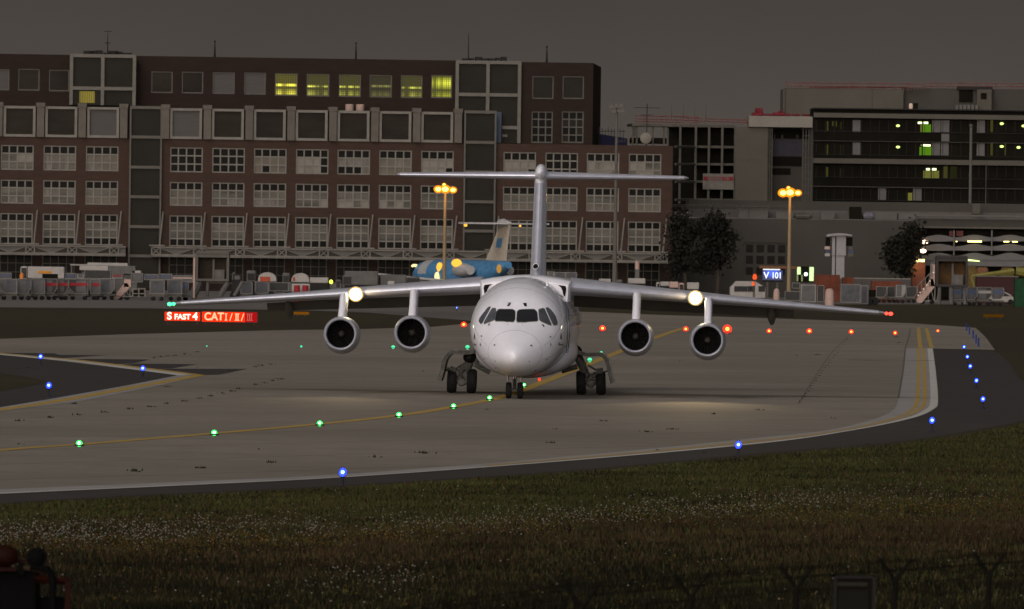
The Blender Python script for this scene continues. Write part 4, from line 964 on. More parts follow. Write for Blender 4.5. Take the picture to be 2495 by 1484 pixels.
# two glass towers
for nm, Zf, q, vx, hy in (('a', Z1, (660, 245, 1276, 715), (672, 967, 1265), (250, 557)), ('b', ZI, (1110, 150, 1268, 348), (1113, 1188, 1265), (152, 231))):
    s0, s1, z0, z1 = rz(BF, Zf, q, 1.7); mb = MB()
    for x in vx: s = BF.loc(*Zf(x, (q[1] + q[3]) / 2), 1.7)[0]; mb.box(s - .20, s + .20, 1.5, 1.8, z0, z1)
    for y in hy: z = BF.loc(*Zf((q[0] + q[2]) / 2, y), 1.7)[1]; mb.box(s0, s1, 1.52, 1.78, z - .2, z + .2)
    if nm == 'b':
        zq = BF.loc(1240, 311, 1.7)[1]; mb.box(ss_(1222, 311, 1.7), s1, 1.53, 1.77, zq - .2, zq + .2)
        zq = BF.loc(1240, 331, 1.7)[1]; mb.box(ss_(1224, 331, 1.7), ss_(1236, 331, 1.7), 1.53, 1.77, zq - .15, zq + .15)
    o = mb.build('glass_tower', mat('tower frame', (.115, .108, .092), .6), blk)
    MB().box(s0 + .05, s1 - .05, 1.85, 14, z0, z1 - .1).build('pane', m_tglass, o)
    mb = MB()   # plant on the tower roof
    for k in range(7):
        w_ = .5 + K() * .9; x = s0 + .9 + (s1 - s0 - 2.5) * (k + K() * .4) / 7 + (.0 if nm == 'b' else .6); mb.box(x, x + w_, 3.5, 5, z1, z1 + .35 + .3 * K())
    mb.build('roof_plant', m_dark, blk)
one(BF, 'lit_blind', Z1, (750, 583, 893, 692), 1.80, 1.84, lit_mat('yellow lit panel', (.8, .62, .06), .42, None), blk)
one(BF, 'blue_panel', Z3b, (240, 780, 292, 1070), .9, 1.6, mat('blue grey panel', (.05, .065, .09), .6), blk)
# brick stair block at the right end of the top
bx = [rz(BF, Z3b, (470, 312, 1155, 1075), 2.0), rz(BF, Z3b, (582, 440, 787, 657), 2.0), rz(BF, Z3b, (868, 440, 1072, 657), 2.0), rz(BF, Z3b, (574, 772, 778, 1072), 2.0), rz(BF, Z3b, (860, 772, 1070, 1072), 2.0)]
s0, s1, z0, z1 = bx[0]; z0 = z_base
wall_mb(s0, s1, z0, z1, bx[1:], 2.0, .3).build('block_wall', m_brick2, blk)
mb = MB(); sb = BF.loc(1463, 300, 26)[0]
mb.add([(s0, 2.32, z0), (s1 - .01, 2.32, z0), (sb, 26, z0), (s0, 26, z0), (s0, 2.32, z1), (s1 - .01, 2.32, z1), (sb, 26, z1), (s0, 26, z1)], [(0, 1, 5, 4), (1, 2, 6, 5), (2, 3, 7, 6), (3, 0, 4, 7), (4, 5, 6, 7)])
mb.build('block_rear_wall', m_brick2, blk)
window(blk, bx[1], 2.12, 1, 1, lambda r, c: m_tglass, fm=m_frame2, edge=.13); window(blk, bx[2], 2.12, 1, 1, lambda r, c: m_tglass, fm=m_frame2, edge=.13)
for q in bx[3:]: window(blk, q, 2.12, 3, 4, lambda r, c: m_tglass if K() < .25 and r else m_pane, fm=m_frame2, bar=.14)
# masts on the roof
for x, y0, y1, r in ((262, 75, 133, .05), (523, 101, 143, .10), (867, 105, 150, .10), (1141, 80, 152, .05), (1332, 114, 155, .10)):
    a = BF.loc(x, y1 + 4, T + 2); b = BF.loc(x - .4, y0, T + 2); mb = MB(); mb.path([(a[0], T + 2, a[1]), (a[0], T + 2, a[1] * .45 + b[1] * .55), (a[0], T + 2, b[1])], r * 1.5, r * .5, 8)
    if r > .08: mb.ball((a[0], T + 2, b[1]), .12, 8, 6)
    if x == 262: mb.box(a[0] - .5, a[0] + .5, T + 1.95, T + 2.05, b[1] - .1, b[1] - .02); mb.box(a[0] - .3, a[0] + .3, T + 1.95, T + 2.05, a[1] * .5 + b[1] * .5, a[1] * .5 + b[1] * .5 + .12)
    mb.build('roof_mast', m_dark, blk)
for x in (852, 878): MB().lathe([(0, .45), (.1, .5), (.75, .5), (.8, .45)], (BF.loc(x, 254, 2)[0], 2.2, z_r0t), 'z', 16).build('roof_vent', m_salmon, blk, smooth=True)
# truss canopy with hanging rods
zt_, zb_ = zz_(598), zz_(616.5)
for x0, x1, ks in ((-545, 306, range(-6, 3)), (372, 1628, range(3, 16))):
    a, b = ss_(x0, 607, -3), ss_(x1, 607, -3); mb = MB(); mb.box(a, b, -3.2, -3.0, zb_ - .10, zb_ + .10); mb.box(a, b, -3.2, -3.0, zt_ - .09, zt_ + .09)
    mb.box(a, b, -3.2, 0, zb_ - .22, zb_ - .12)
    dk, fa, xb = MB(), MB(), MB(); fa.box(a, b, -2.85, -2.75, zb_, zt_)
    for k in ks:
        bpx = 84.0 + 102.2 * k
        if k == 3 or k == 15: pass
        s_r, s_l = ss_(bpx, 607, -3), ss_(bpx - 21, 607, -3); nx = ss_(bpx + 81, 607, -3); md = (s_r + nx) / 2
        if x0 < bpx < x1 + 4:
            for s in (s_l, s_r): mb.box(s - .08, s + .08, -3.18, -3.02, zb_, zt_)
            xb.path([(s_l, -3.1, zb_), (s_r, -3.1, zt_)], .07, n=6); xb.path([(s_l, -3.1, zt_), (s_r, -3.1, zb_)], .07, n=6)
            mb.box(s_l - .3, s_r + .5, -3.3, -2.9, zt_ + .12, zt_ + .30)
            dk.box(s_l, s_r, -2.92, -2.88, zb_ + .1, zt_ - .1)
            pb = (s_r - .1, -3.1, zt_ + .2); pt = BF.loc(bpx + 7, 512 + .0128 * bpx, 0)
            MB().path([pb, (pt[0], -.1, zz_(512))], .10, n=7).build('hanging_rod', m_wsil, blk)
        if bpx > x0 and bpx + 81 < x1 + 5:
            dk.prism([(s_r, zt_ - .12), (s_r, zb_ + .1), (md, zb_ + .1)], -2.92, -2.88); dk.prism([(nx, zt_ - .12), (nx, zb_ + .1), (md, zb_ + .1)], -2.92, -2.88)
            xb.path([(s_r, -3.1, zt_ - .1), (md, -3.1, zb_ + .05)], .05, n=6); xb.path([(nx, -3.1, zt_ - .1), (md, -3.1, zb_ + .05)], .05, n=6)
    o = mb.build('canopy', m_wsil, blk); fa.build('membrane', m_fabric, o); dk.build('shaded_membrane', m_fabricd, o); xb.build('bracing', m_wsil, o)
# dark ground floor
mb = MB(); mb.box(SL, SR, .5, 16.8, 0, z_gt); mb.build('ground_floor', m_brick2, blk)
zg0, zg1 = .9, z_gt - .9
for i, x in enumerate(cols_x):
    window(blk, (ss_(x), ss_(x + 80.3), zg0, zg1), .36, 4, 3, lambda r, c: m_pane, fm=mat('ground floor frame', (.06, .055, .045), .7), bar=.08, depth=.10)
# platform, dish and blue sign on the low roof at the right end
ZC = ZM(2100, 350, 3.62)
sat = MB(); p = BF.loc(*ZC(350, 435), 6)
dish = fthing('satellite_dish', 'round pale satellite dish on the low brick roof beside the construction site', 'dish', BF)
MB().lathe([(0, .05), (.05, .5), (.16, .68), (.18, .66), (.10, .45), (.06, .04)], (p[0], 6 - .1, p[1]), 'y', 24).build('reflector', m_blind, dish, smooth=True)
MB().path([(p[0], 6.2, z_base), (p[0], 6.1, p[1])], .08, n=8).build('post', m_scaf, dish)
aer = fthing('roof_aerial', 'tall thin television aerial standing above the satellite dish', 'aerial', BF)
q0, q1 = BF.loc(*ZC(360, 500), 7), BF.loc(*ZC(357, 10), 7); mb = MB(); mb.path([(q0[0], 7, z_base), (q0[0], 7, q1[1])], .05, n=6)
for dy, hw in ((60, 1.6), (150, .8)): z = BF.loc(*ZC(357, dy), 7)[1]; mb.path([(q0[0] - hw, 7, z), (q0[0] + hw, 7, z)], .03, n=5)
mb.build('aerial', m_dark, aer)
# open roof pavilion at the end of the brick roof
pv = fthing('roof_pavilion', 'open grey roof pavilion on thin posts behind the satellite dish', 'pavilion', BF)
mb = MB()
for x in (190, 240, 440, 575, 620): s = BF.loc(*ZC(x, 400), 8)[0]; MB().box(s - .10, s + .10, 8, 8.2, z_base, BF.loc(*ZC(x, 285), 8)[1]).build('post', m_scaf, pv)
if 1: one(BF, 'roof', ZC, (180, 258, 760, 290), 7.5, 14, m_scaf, pv)
one(BF, 'parapet', ZC, (195, 430, 620, 500), 8.3, 13, m_off, pv); one(BF, 'curtain', ZC, (195, 300, 242, 412), 8.3, 8.5, m_uld[0], pv)
bl = fthing('roof_billboard', 'dark blue billboard with pale lettering low on the roof beside the brick block', 'billboard', BF)
ZCb = Z3b
s0, s1, z0, z1 = rz(BF, ZCb, (1225, 1005, 1480, 1072), 18); mb = MB(); mb.prism([(s0, z0 - .3), (s1, z0 - .3), (s1, z0 + .6), (s0, z1 + .2)], 18, 18.2); mb.build('panel', mat('billboard blue', (.018, .018, .05), .6), bl)
mb = MB(); q = s0 + (s1 - s0) * .62      # marks too small to read: pale uneven strokes
for k_, (w_, h_) in enumerate(((.16, .35), (.10, .22), (.20, .30), (.12, .38), (.18, .20), (.10, .30), (.22, .26))): mb.box(q, q + w_, 17.96, 17.99, z0 + .1, z0 + .1 + h_); q += w_ + .14
mb.build('lettering', m_offp, bl)
mb = MB()
for k in range(9): x = s0 + (s1 - s0) * k / 9; mb.box(x, x + .08, 20, 20.1, z_base, rz(BF, ZCb, (1225, 925, 1480, 1005), 20)[3] - .1 * (k % 3))
mb.box(s0, s1, 20.02, 20.08, z0 + 1.4, z0 + 1.5); mb.build('railing', m_scaf, bl)

# ------------------------------------------------------------------ building under construction
CF = Frame(1640, 1190.0, R(0))
con = fthing('construction_building', 'unfinished concrete building with open floors, beige stair core and scaffolding', 'building', CF)
mb = MB()
for q in ((630, 268, 1450, 300), (965, 528, 1445, 556), (965, 742, 1445, 770), (945, 955, 1445, 985), (965, 1178, 1445, 1210)): fbox(CF, mb, ZC, q, 0, 9)
mb.build('floor_slab', m_conc, con)
for x in (770, 962, 1125, 1288, 1447):
    s = CF.loc(*ZC(x, 700), -.2)[0]; a, b = CF.loc(*ZC(x, 1240), -.2)[1], CF.loc(*ZC(x, 285), -.2)[1]
    MB().box(s - .14, s + .14, -.35, -.1, a, b).build('column', m_scaf, con)
for y in (540, 755, 970, 1190):
    a = CF.loc(*ZC(962, y), 0); b = CF.loc(*ZC(700, y + 18), 0)
    MB().path([(a[0], .2, a[1]), (b[0], -9, b[1] + .1)], .16, n=5).build('side_beam', m_scaf, con)
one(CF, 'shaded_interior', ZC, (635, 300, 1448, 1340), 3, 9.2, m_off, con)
one(CF, 'stair_core', ZC, (1452, 300, 1848, 1260), -1, 10, m_conc, con)
mb = MB(); s0, s1, z0, z1 = rz(CF, ZC, (1452, 300, 1848, 1260), -1.03); mb.box(s0, s1, -1.04, -1.0, (z0 + z1) / 2 + .8, (z0 + z1) / 2 + .86); mb.build('joint', m_scaf, con)
Z4b = ZM(2500, 200, 2.538)
one(CF, 'recess', Z4b, (280, 590, 675, 1240), 3, 10, m_conc2, con)
one(CF, 'recess_opening', Z4b, (318, 610, 640, 690), 2.8, 3.0, m_off, con); one(CF, 'blue_net', Z4b, (318, 695, 590, 840), 2.8, 3.0, mat('bluish net', (.04, .04, .05), .8), con)
one(CF, 'recess_opening', Z4b, (318, 845, 575, 925), 2.8, 3.0, m_off, con); one(CF, 'recess_opening', Z4b, (318, 945, 480, 1000), 2.8, 3.0, m_off, con)
mb = MB()
for x in (285, 300, 318, 585, 610, 635, 660): s = CF.loc(*Z4b(x, 900), -.5)[0]; a, b = CF.loc(*Z4b(x, 1240), -.5)[1], CF.loc(*Z4b(x, 560), -.5)[1]; mb.box(s - .06, s + .06, -.6, -.5, a, b)
for y in range(600, 1240, 62):
    fbox(CF, mb, Z4b, (585, y, 668, y + 4), -.6, .4); fbox(CF, mb, Z4b, (282, y + 12, 320, y + 15), -.6, .4)
for x in (340, 400, 410, 530, 542): fbox(CF, mb, Z4b, (x, 655, x + 5, 690), 2.5, 2.6)
mb.build('scaffolding', m_scaf, con)
def railing(fr, name, Z, x0, x1, ys, slope, t, m, parent, posts=14):
    mb = MB(); a, b = Z(x0, ys[0]), Z(x1, ys[0])
    for y in ys: p, q = fr.loc(*Z(x0, y), t), fr.loc(*Z(x1, y + slope), t); mb.path([(p[0], t, p[1]), (q[0], t, q[1])], .07, n=5)
    for k in range(posts + 1):
        x = x0 + (x1 - x0) * k / posts; yy = slope * k / posts; p, q = fr.loc(*Z(x, ys[0] + yy - 3), t), fr.loc(*Z(x, ys[-1] + yy + 30), t); mb.box(p[0] - .04, p[0] + .04, t, t + .08, q[1], p[1])
    return mb.build(name, m, parent)
railing(CF, 'railing', ZC, 215, 1000, (155, 195, 225), 20, .5, m_red, con); railing(CF, 'railing', ZC, 850, 2000, (185, 215), 40, 4, m_red, con, 20)
railing(CF, 'railing', ZC, 1600, 2172, (195, 235), 45, 0, m_red, con, 10)
for x, y0, y1 in ((668, 0, 220), (812, 20, 220), (950, 0, 230), (1088, 5, 230)): a, b = CF.loc(*ZC(x, y1), 2), CF.loc(*ZC(x, y0), 2); MB().path([(a[0], 2, a[1]), (a[0], 2, b[1])], .05, .02, 6).build('mast', m_scaf, con)
s0, s1, z0, z1 = rz(CF, Z4b, (120, 495, 670, 590), -1.5); o = MB().box(s0, s1, -1.5, 8, z0, z1).build('white_parapet', m_blind, con)
mb = MB()
for q in ((145, 465, 250, 492), (175, 425, 240, 470), (255, 475, 330, 492), (330, 462, 430, 492), (378, 445, 405, 465), (430, 472, 480, 492), (490, 476, 560, 492), (580, 478, 650, 492)): fbox(CF, mb, Z4b, q, -1.2, .5)
mb.build('tarpaulin', m_redd, con, bevel=.12)
bn = fthing('site_banner', 'white banner with a red band hung on the open floors of the unfinished building', 'banner', CF)
one(CF, 'cloth', ZC, (1052, 872, 1432, 1066), -.62, -.5, mat('dusty white cloth', (.10, .092, .078), .8, col2=(.145, .135, .115), scale=1.6), bn); one(CF, 'red_band', ZC, (1060, 908, 1425, 958), -.65, -.622, mat('banner red', (.16, .016, .024), .6), bn)
m_bpk = mat('faded pink band', (.10, .045, .042), .7, col2=(.15, .10, .09), scale=2.2)
one(CF, 'faded_band', ZC, (1110, 910, 1372, 956), -.68, -.652, m_bpk, bn)
for q_ in ((1292, 914, 1318, 952), (1330, 920, 1342, 950)): one(CF, 'band_mark', ZC, q_, -.70, -.682, MATS['banner red'], bn)

# ------------------------------------------------------------------ black office building
OF = Frame(1980, 1250.0, R(0))
off = fthing('office_building', 'long black glass office building with pale floor bands and a few green lit rooms', 'building', OF)
hl = []; 
one(OF, 'facade', Z4b, (675, 440, 3000, 1262), 0, 16, m_off, off)
for q in ((680, 480, 3000, 520), (648, 872, 3000, 915)): one(OF, 'floor_band', Z4b, q, -.9, -.02, m_conc, off)
for q in ((650, 719, 3000, 724), (650, 1112, 3000, 1119)): one(OF, 'ledge', Z4b, q, -.4, -.02, m_conc2, off)
one(OF, 'roof_edge', Z4b, (676, 436, 3000, 446), -.7, 15, m_dark, off)
gr = em('green lit room', (.30, .75, .03), .28); yg = em('yellow green room', (.62, .62, .13), .22); dmy = em('dim room', (.35, .33, .08), .14)
lampm = em('ceiling tube', (.9, 1.0, .5), 2.5); dotm = em('small ceiling lamp', (.75, 1.0, .25), 2)
mf = mat('office mullion', (.012, .011, .009), .5)
for y0, y1 in ((528, 634), (727, 836), (925, 1030), (1122, 1225)):
    x = 700
    while x < 2560: one(OF, 'mullion', Z4b, (x, y0, x + 4, y1), -.12, -.02, mf, off); x += 78
    mb = MB(); fbox(OF, mb, Z4b, (690, y1 + 2, 2990, y1 + 6), -.14, -.02); mb.build('sill', mf, off)
for q in ((1015, 530, 1083, 633), (1702, 530, 1775, 633), (1780, 530, 1850, 633), (1782, 648, 1850, 714), (2090, 530, 2158, 638), (1013, 722, 1082, 832), (1702, 727, 1770, 833), (1778, 727, 1845, 835), (2087, 727, 2155, 837), (1235, 1118, 1305, 1218), (1537, 1120, 1610, 1228)):
    one(OF, 'window_blind', Z4b, q, -.07, -.01, m_offp, off)
for q, m in (((1622, 566, 1692, 633), gr), ((1600, 566, 1614, 633), yg), ((1622, 760, 1695, 832), gr), ((1592, 760, 1612, 832), gr), ((1625, 966, 1690, 1030), yg), ((1698, 966, 1762, 1032), yg), ((1493, 1157, 1530, 1227), yg), ((2205, 530, 2228, 633), dmy), ((2205, 727, 2226, 835), dmy), ((2328, 730, 2340, 835), dmy), ((1800, 930, 1835, 1030), dmy), ((1858, 930, 1915, 1030), em('faint room', (.2, .2, .06), .08)),
        ((793, 540, 806, 625), dmy), ((838, 540, 850, 580), dmy), ((870, 540, 880, 585), dmy), ((905, 545, 925, 610), em('faint room', (.2, .2, .06), .08)), ((792, 740, 804, 830), dmy), ((908, 745, 918, 825), em('faint room', (.2, .2, .06), .08)), ((787, 935, 803, 1022), dmy), ((905, 945, 917, 1020), em('faint room', (.2, .2, .06), .08))):
    one(OF, 'lit_window', Z4b, q, -.07, -.01, m, off)
for q in ((1573, 543, 1620, 563), (1624, 543, 1673, 563), (1602, 741, 1616, 754), (1619, 738, 1694, 757), (1644, 944, 1688, 964), (1696, 944, 1744, 964)):
    s0, s1, z0, z1 = rz(OF, Z4b, q, -.2); MB().path([(s0 + .1, -.2, (z0 + z1) / 2), (s1 - .1, -.2, (z0 + z1) / 2)], (z1 - z0) * .42, n=8).build('ceiling_lamp', lampm, off)
for x, y in ((1407, 578), (1407, 762), (2303, 560), (2303, 757), (2448, 765), (2491, 580)): s, z = OF.loc(*Z4b(x, y), -.2); MB().ball((s, -.2, z), .2, 8, 6, (1.3, .5, .8)).build('ceiling_lamp', dotm, off)
UF = Frame(1910, 1300.0, R(0))
up = fthing('beige_upper_building', 'pale beige windowless building rising behind the black office with red railings on top', 'building', UF)
one(UF, 'wall', Z4b, (424, 258, 1452, 700), 0, 20, m_conc, up); one(UF, 'grey_wall', Z4b, (1453, 262, 3000, 700), 1, 20, m_conc2, up)
one(UF, 'downpipe', Z4b, (417, 250, 428, 560), -.3, -.02, m_scaf, up); one(UF, 'dark_opening', Z4b, (1935, 268, 2052, 375), .8, .98, m_off, up); one(UF, 'dark_frame', Z4b, (1915, 240, 2225, 268), .4, .98, m_dark, up)
one(UF, 'stair_house', Z4b, (2090, 265, 2215, 440), -.6, .9, m_conc, up); one(UF, 'hatch', Z4b, (2122, 295, 2172, 348), -.7, -.62, m_off, up)
one(UF, 'joint', Z4b, (1182, 262, 1187, 440), -.04, -.005, m_conc2, up)
railing(UF, 'railing', Z4b, 440, 1640, (205, 232), 12, 0, m_red, up, 40); railing(UF, 'railing', Z4b, 640, 1500, (246, 252), -4, .5, m_red, up, 20); railing(UF, 'railing', Z4b, 1640, 2995, (207, 235), 6, 1, m_red, up, 40)
mb = MB()
for x in range(1905, 2090, 34): fbox(UF, mb, Z4b, (x, 398, x + 22, 436), -1.4, -.8)
mb.build('roof_unit', m_salmon if False else m_truckg, up)
p = UF.loc(*Z4b(1522, 412), -3); vn = fthing('roof_turbine_vent', 'small roof vent catching orange light on the black office roof', 'vent', UF)
mb = MB(); fbox(UF, mb, Z4b, (1540, 382, 1580, 436), -3.5, -2.6); mb.build('housing', m_off, vn); mb = MB(); fbox(UF, mb, Z4b, (1503, 384, 1535, 436), -3.5, -2.8); mb.build('louvre', em('vent catching sodium light', (1, .5, .2), .22, .3), vn, bevel=.2)  # louvre glows by itself: orange sodium light painted in as emission

# ------------------------------------------------------------------ grey hall and the roof deck behind it
HF = Frame(1640, 1150.0, R(0)); ZH = ZM(2500, 600, 2.538)
hall = fthing('hall', 'low wide grey hall with a dark gridded window, in front of the office buildings', 'building', HF)
s_l = HF.loc(1642, 600)[0]; s_r = HF.loc(2260, 600)[0]; zt1 = HF.loc(*ZH(700, 372))[1]
hw = rz(HF, ZH, (76, 572, 452, 872)); wall_mb(s_l, s_r, 0, zt1, [hw], 0, .4).build('wall', m_conc2, hall)
MB().box(s_l, s_r, .42, 24, 0, zt1 - .05).build('roof', m_conc2, hall)
window(hall, hw, .15, 4, 3, lambda r, c: m_pane, fm=m_conc2, bar=.40, edge=.25)
one(HF, 'roof_deck', ZH, (-400, 222, 2900, 305), 6, 26, m_conc2, hall)
one(HF, 'deck_ledge', ZH, (-400, 300, 2900, 372), 3, 5.9, mat('deck wall', (.075, .07, .064), .8), hall)
for q, m in (((30, 272, 118, 360), m_lconc), ((122, 272, 285, 360), m_lconc), ((350, 308, 500, 368), m_lconc), ((1205, 310, 1400, 372), m_lconc), ((1410, 318, 1560, 372), m_lconc), ((740, 305, 860, 372), m_lconc)): one(HF, 'deck_container', ZH, q, .6, 2.4, m, hall)
one(HF, 'deck_hut', ZH, (990, 262, 1092, 370), .5, 2.4, m_off, hall); one(HF, 'deck_cover', ZH, (1100, 310, 1210, 372), .7, 2.4, mat('grey cover', (.10, .10, .12), .7), hall, .4); one(HF, 'deck_cover', ZH, (515, 318, 665, 370), .7, 2.4, m_scaf, hall, .8)
one(HF, 'deck_post', ZH, (2050, 235, 2116, 325), 2, 2.9, m_conc, hall)
railing(HF, 'railing', ZC, 640, 2172, (1255, 1275), 10, .3, m_scaf, hall, 20)
# white capped tower
TF = Frame(2040, 1090.0); ZW = ZM(2750, 780, 6.744)
tw_ = fthing('white_tower', 'slim white tower with curved cap and striped side boxes before the grey hall', 'tower', TF)
s0, s1, z0, z1 = rz(TF, ZW, (538, 150, 858, 602), 0); zb2 = 0
mb = MB(); a = rz(TF, ZW, (540, 150, 612, 602), 0); b = rz(TF, ZW, (640, 150, 858, 602), 0); mb.box(a[0], a[1], 0, 1.6, z0, z1); mb.box(b[0], b[1], 0, 1.6, z0, z1); mb.build('upper_shaft', mat('white tower panel', (.20, .195, .195), .5, var=.08), tw_)
mb = MB(); a = rz(TF, ZW, (540, 605, 605, 1060), .2); b = rz(TF, ZW, (632, 605, 822, 1060), .2); mb.box(a[0], a[1], .2, 1.5, 0, a[3]); mb.box(b[0], b[1], .2, 1.5, 0, a[3]); mb.build('lower_shaft', mat('white tower panel', (.20, .195, .195), .5), tw_)
a = rz(TF, ZW, (600, 150, 645, 1060), .6); MB().box(a[0], a[1], .6, 1.4, 0, a[3]).build('core', m_scaf, tw_)
mb = MB(); pts = [TF.loc(*ZW(x, y), -.4) for x, y in ((420, 170), (422, 120), (560, 100), (700, 85), (860, 102), (1000, 122), (998, 158), (860, 140), (560, 150))]; mb.prism(pts, -.5, 2.2); mb.build('cap', mat('white tower panel', (.20, .195, .195), .5), tw_)
for q, m in (((402, 182, 498, 385), m_off), ((868, 182, 1012, 385), m_off), ((372, 392, 490, 460), m_salmon), ((392, 465, 490, 545), mat('navy panel', (.04, .045, .08), .5)), ((380, 550, 490, 618), m_truck), ((895, 392, 1012, 462), m_scaf), ((905, 468, 1030, 545), mat('navy panel', (.04, .045, .08), .5)), ((900, 550, 1030, 625), m_scaf)):
    one(TF, 'side_box', ZW, q, .3, 1.7, m, tw_)

# ------------------------------------------------------------------ car park with wavy parapets
GF = Frame(2230, 1120.0, R(0)); ZG = ZM(2950, 700, 4.122)
gar = fthing('car_park', 'multi storey car park with wavy pale parapets and strip lamps on the right', 'building', GF)
S0 = GF.loc(*ZG(680, 500))[0]; S1 = GF.loc(*ZG(3100, 500))[0]
MB().box(S0 + .1, S1, 4, 26, 0, GF.loc(*ZG(1200, 215), 4)[1]).build('rear_wall', m_conc2, gar)
for q, m, t0, t1 in (((680, 132, 3100, 158), m_frame2, 0, 4), ((690, 195, 3100, 300), m_conc2, .6, 3.9), ((690, 300, 3100, 325), m_scaf, .2, 3.9), ((690, 330, 3100, 430), m_off, 2.0, 3.9), ((690, 500, 3100, 545), m_off, 2.0, 3.9), ((690, 630, 3100, 680), m_off, 2.0, 3.9), ((690, 850, 3100, 1300), m_off, 2.5, 3.9)): one(GF, 'storey', ZG, q, t0, t1, m, gar)
m_par = mat('wavy parapet', (.10, .096, .092), .8, var=.06)
for yb, yt, amp in ((500, 425, 18), (630, 552, 18), (765, 680, 22)):
    mb = MB(); top_, bot_ = [], []
    for k in range(0, 61):
        x = 760 + (3080 - 760) * k / 60; ph = math.cos((x - 1000) / 500 * 2 * math.pi); top_.append(GF.loc(*ZG(x, yt - amp * ph), 0))
        bot_.append(GF.loc(*ZG(x, yb + (4 * ph if yb < 700 else 0)), 0))
    mb.prism(top_ + bot_[::-1], -.1, .5) if False else [mb.prism([top_[i], top_[i + 1], bot_[i + 1], bot_[i]], -.1, .5) for i in range(60)]
    mb.build('parapet', m_par, gar)
one(GF, 'lower_wall', ZG, (810, 765, 3080, 852), 0, .5, m_par, gar)
for x in (1215, 1745, 2280): one(GF, 'column', ZG, (x - 9, 340, x + 9, 690), -.3, -.12, m_par, gar)
for q in ((690, 160, 700, 320), (1080, 160, 1086, 200)): one(GF, 'column', ZG, q, .1, .4, m_scaf, gar)
for x0, x1 in ((1150, 1200), (1250, 1345)): one(GF, 'parked_vehicle', ZG, (x0, 350, x1, 425), 1.0, 1.9, mat('maroon', (.10, .03, .025), .5), gar)
m_tube = em('warm strip lamp', (1.0, .85, .32), 3.2); m_tubeg = em('greenish strip lamp', (.75, 1.0, .35), 2.4); m_pink = em('globe lamp', (1.0, .72, .52), 5)
for q, m in (((1405, 488, 1605, 512), m_tube), ((1240, 494, 1262, 507), m_tube), ((1912, 495, 1990, 511), m_tube), ((2032, 497, 2108, 512), m_tube), ((1410, 750, 1575, 773), m_tubeg)):
    s0, s1, z0, z1 = rz(GF, ZG, q, -.5); MB().path([(s0, -.5, (z0 + z1) / 2), (s1, -.5, (z0 + z1) / 2 - (.12 if q[0] == 1410 else 0))], (z1 - z0) / 2, (z1 - z0) / 2 if q[0] != 1410 else .05, 8).build('strip_lamp', m, gar)
for x, y in ((808, 508), (782, 634)):
    s, z = GF.loc(*ZG(x, y), -.6); o = MB().ball((s, -.6, z), .30, 10, 8, (1.25, 1, .8)).build('wall_lamp', m_pink, gar); MB().path([(s, -.5, z - .2), (s - .3, -.1, z - .6)], .06, n=6).build('bracket', m_scaf, o)
pier = fthing('brick_pier', 'dark red brick pier with a lamp strip canopy at the end of the car park', 'pier', GF)
a = rz(GF, ZG, (606, 352, 745, 760), -2.6); b = rz(GF, ZG, (606, 760, 812, 1130), -2.6); mb = MB(); mb.box(a[0], a[1], -2.6, 1, b[3], a[3]); mb.box(b[0], b[1], -2.6, 1, 0, b[3]); mb.build('shaft', mat('pier brick', (.10, .040, .030), .85, var=.2, stretch=(1, 1, 4)), pier)
a2 = rz(GF, ZG, (612, 342, 750, 356), -2.7); MB().box(a2[0] - .1, a2[1] + .1, -2.7, 1.1, a[3], a[3] + .25).build('coping', m_scaf, pier)
one(GF, 'canopy', ZG, (572, 692, 775, 750), -3.6, -2.62, m_par, pier)
s0, s1, z0, z1 = rz(GF, ZG, (568, 755, 803, 778), -3.4); MB().path([(s0, -3.4, (z0 + z1) / 2), (s1, -3.4, (z0 + z1) / 2)], .16, n=8).build('strip_lamp', m_tube, pier)
ld = bpy.data.lights.new('strip_glow', 'POINT'); ld.energy = 160; ld.color = (1, .65, .25); ld.shadow_soft_size = .3; lo = bpy.data.objects.new('strip_glow', ld); C.objects.link(lo); lo.parent = pier; lo.location = ((s0 + s1) / 2, -3.9, z0 - .4)

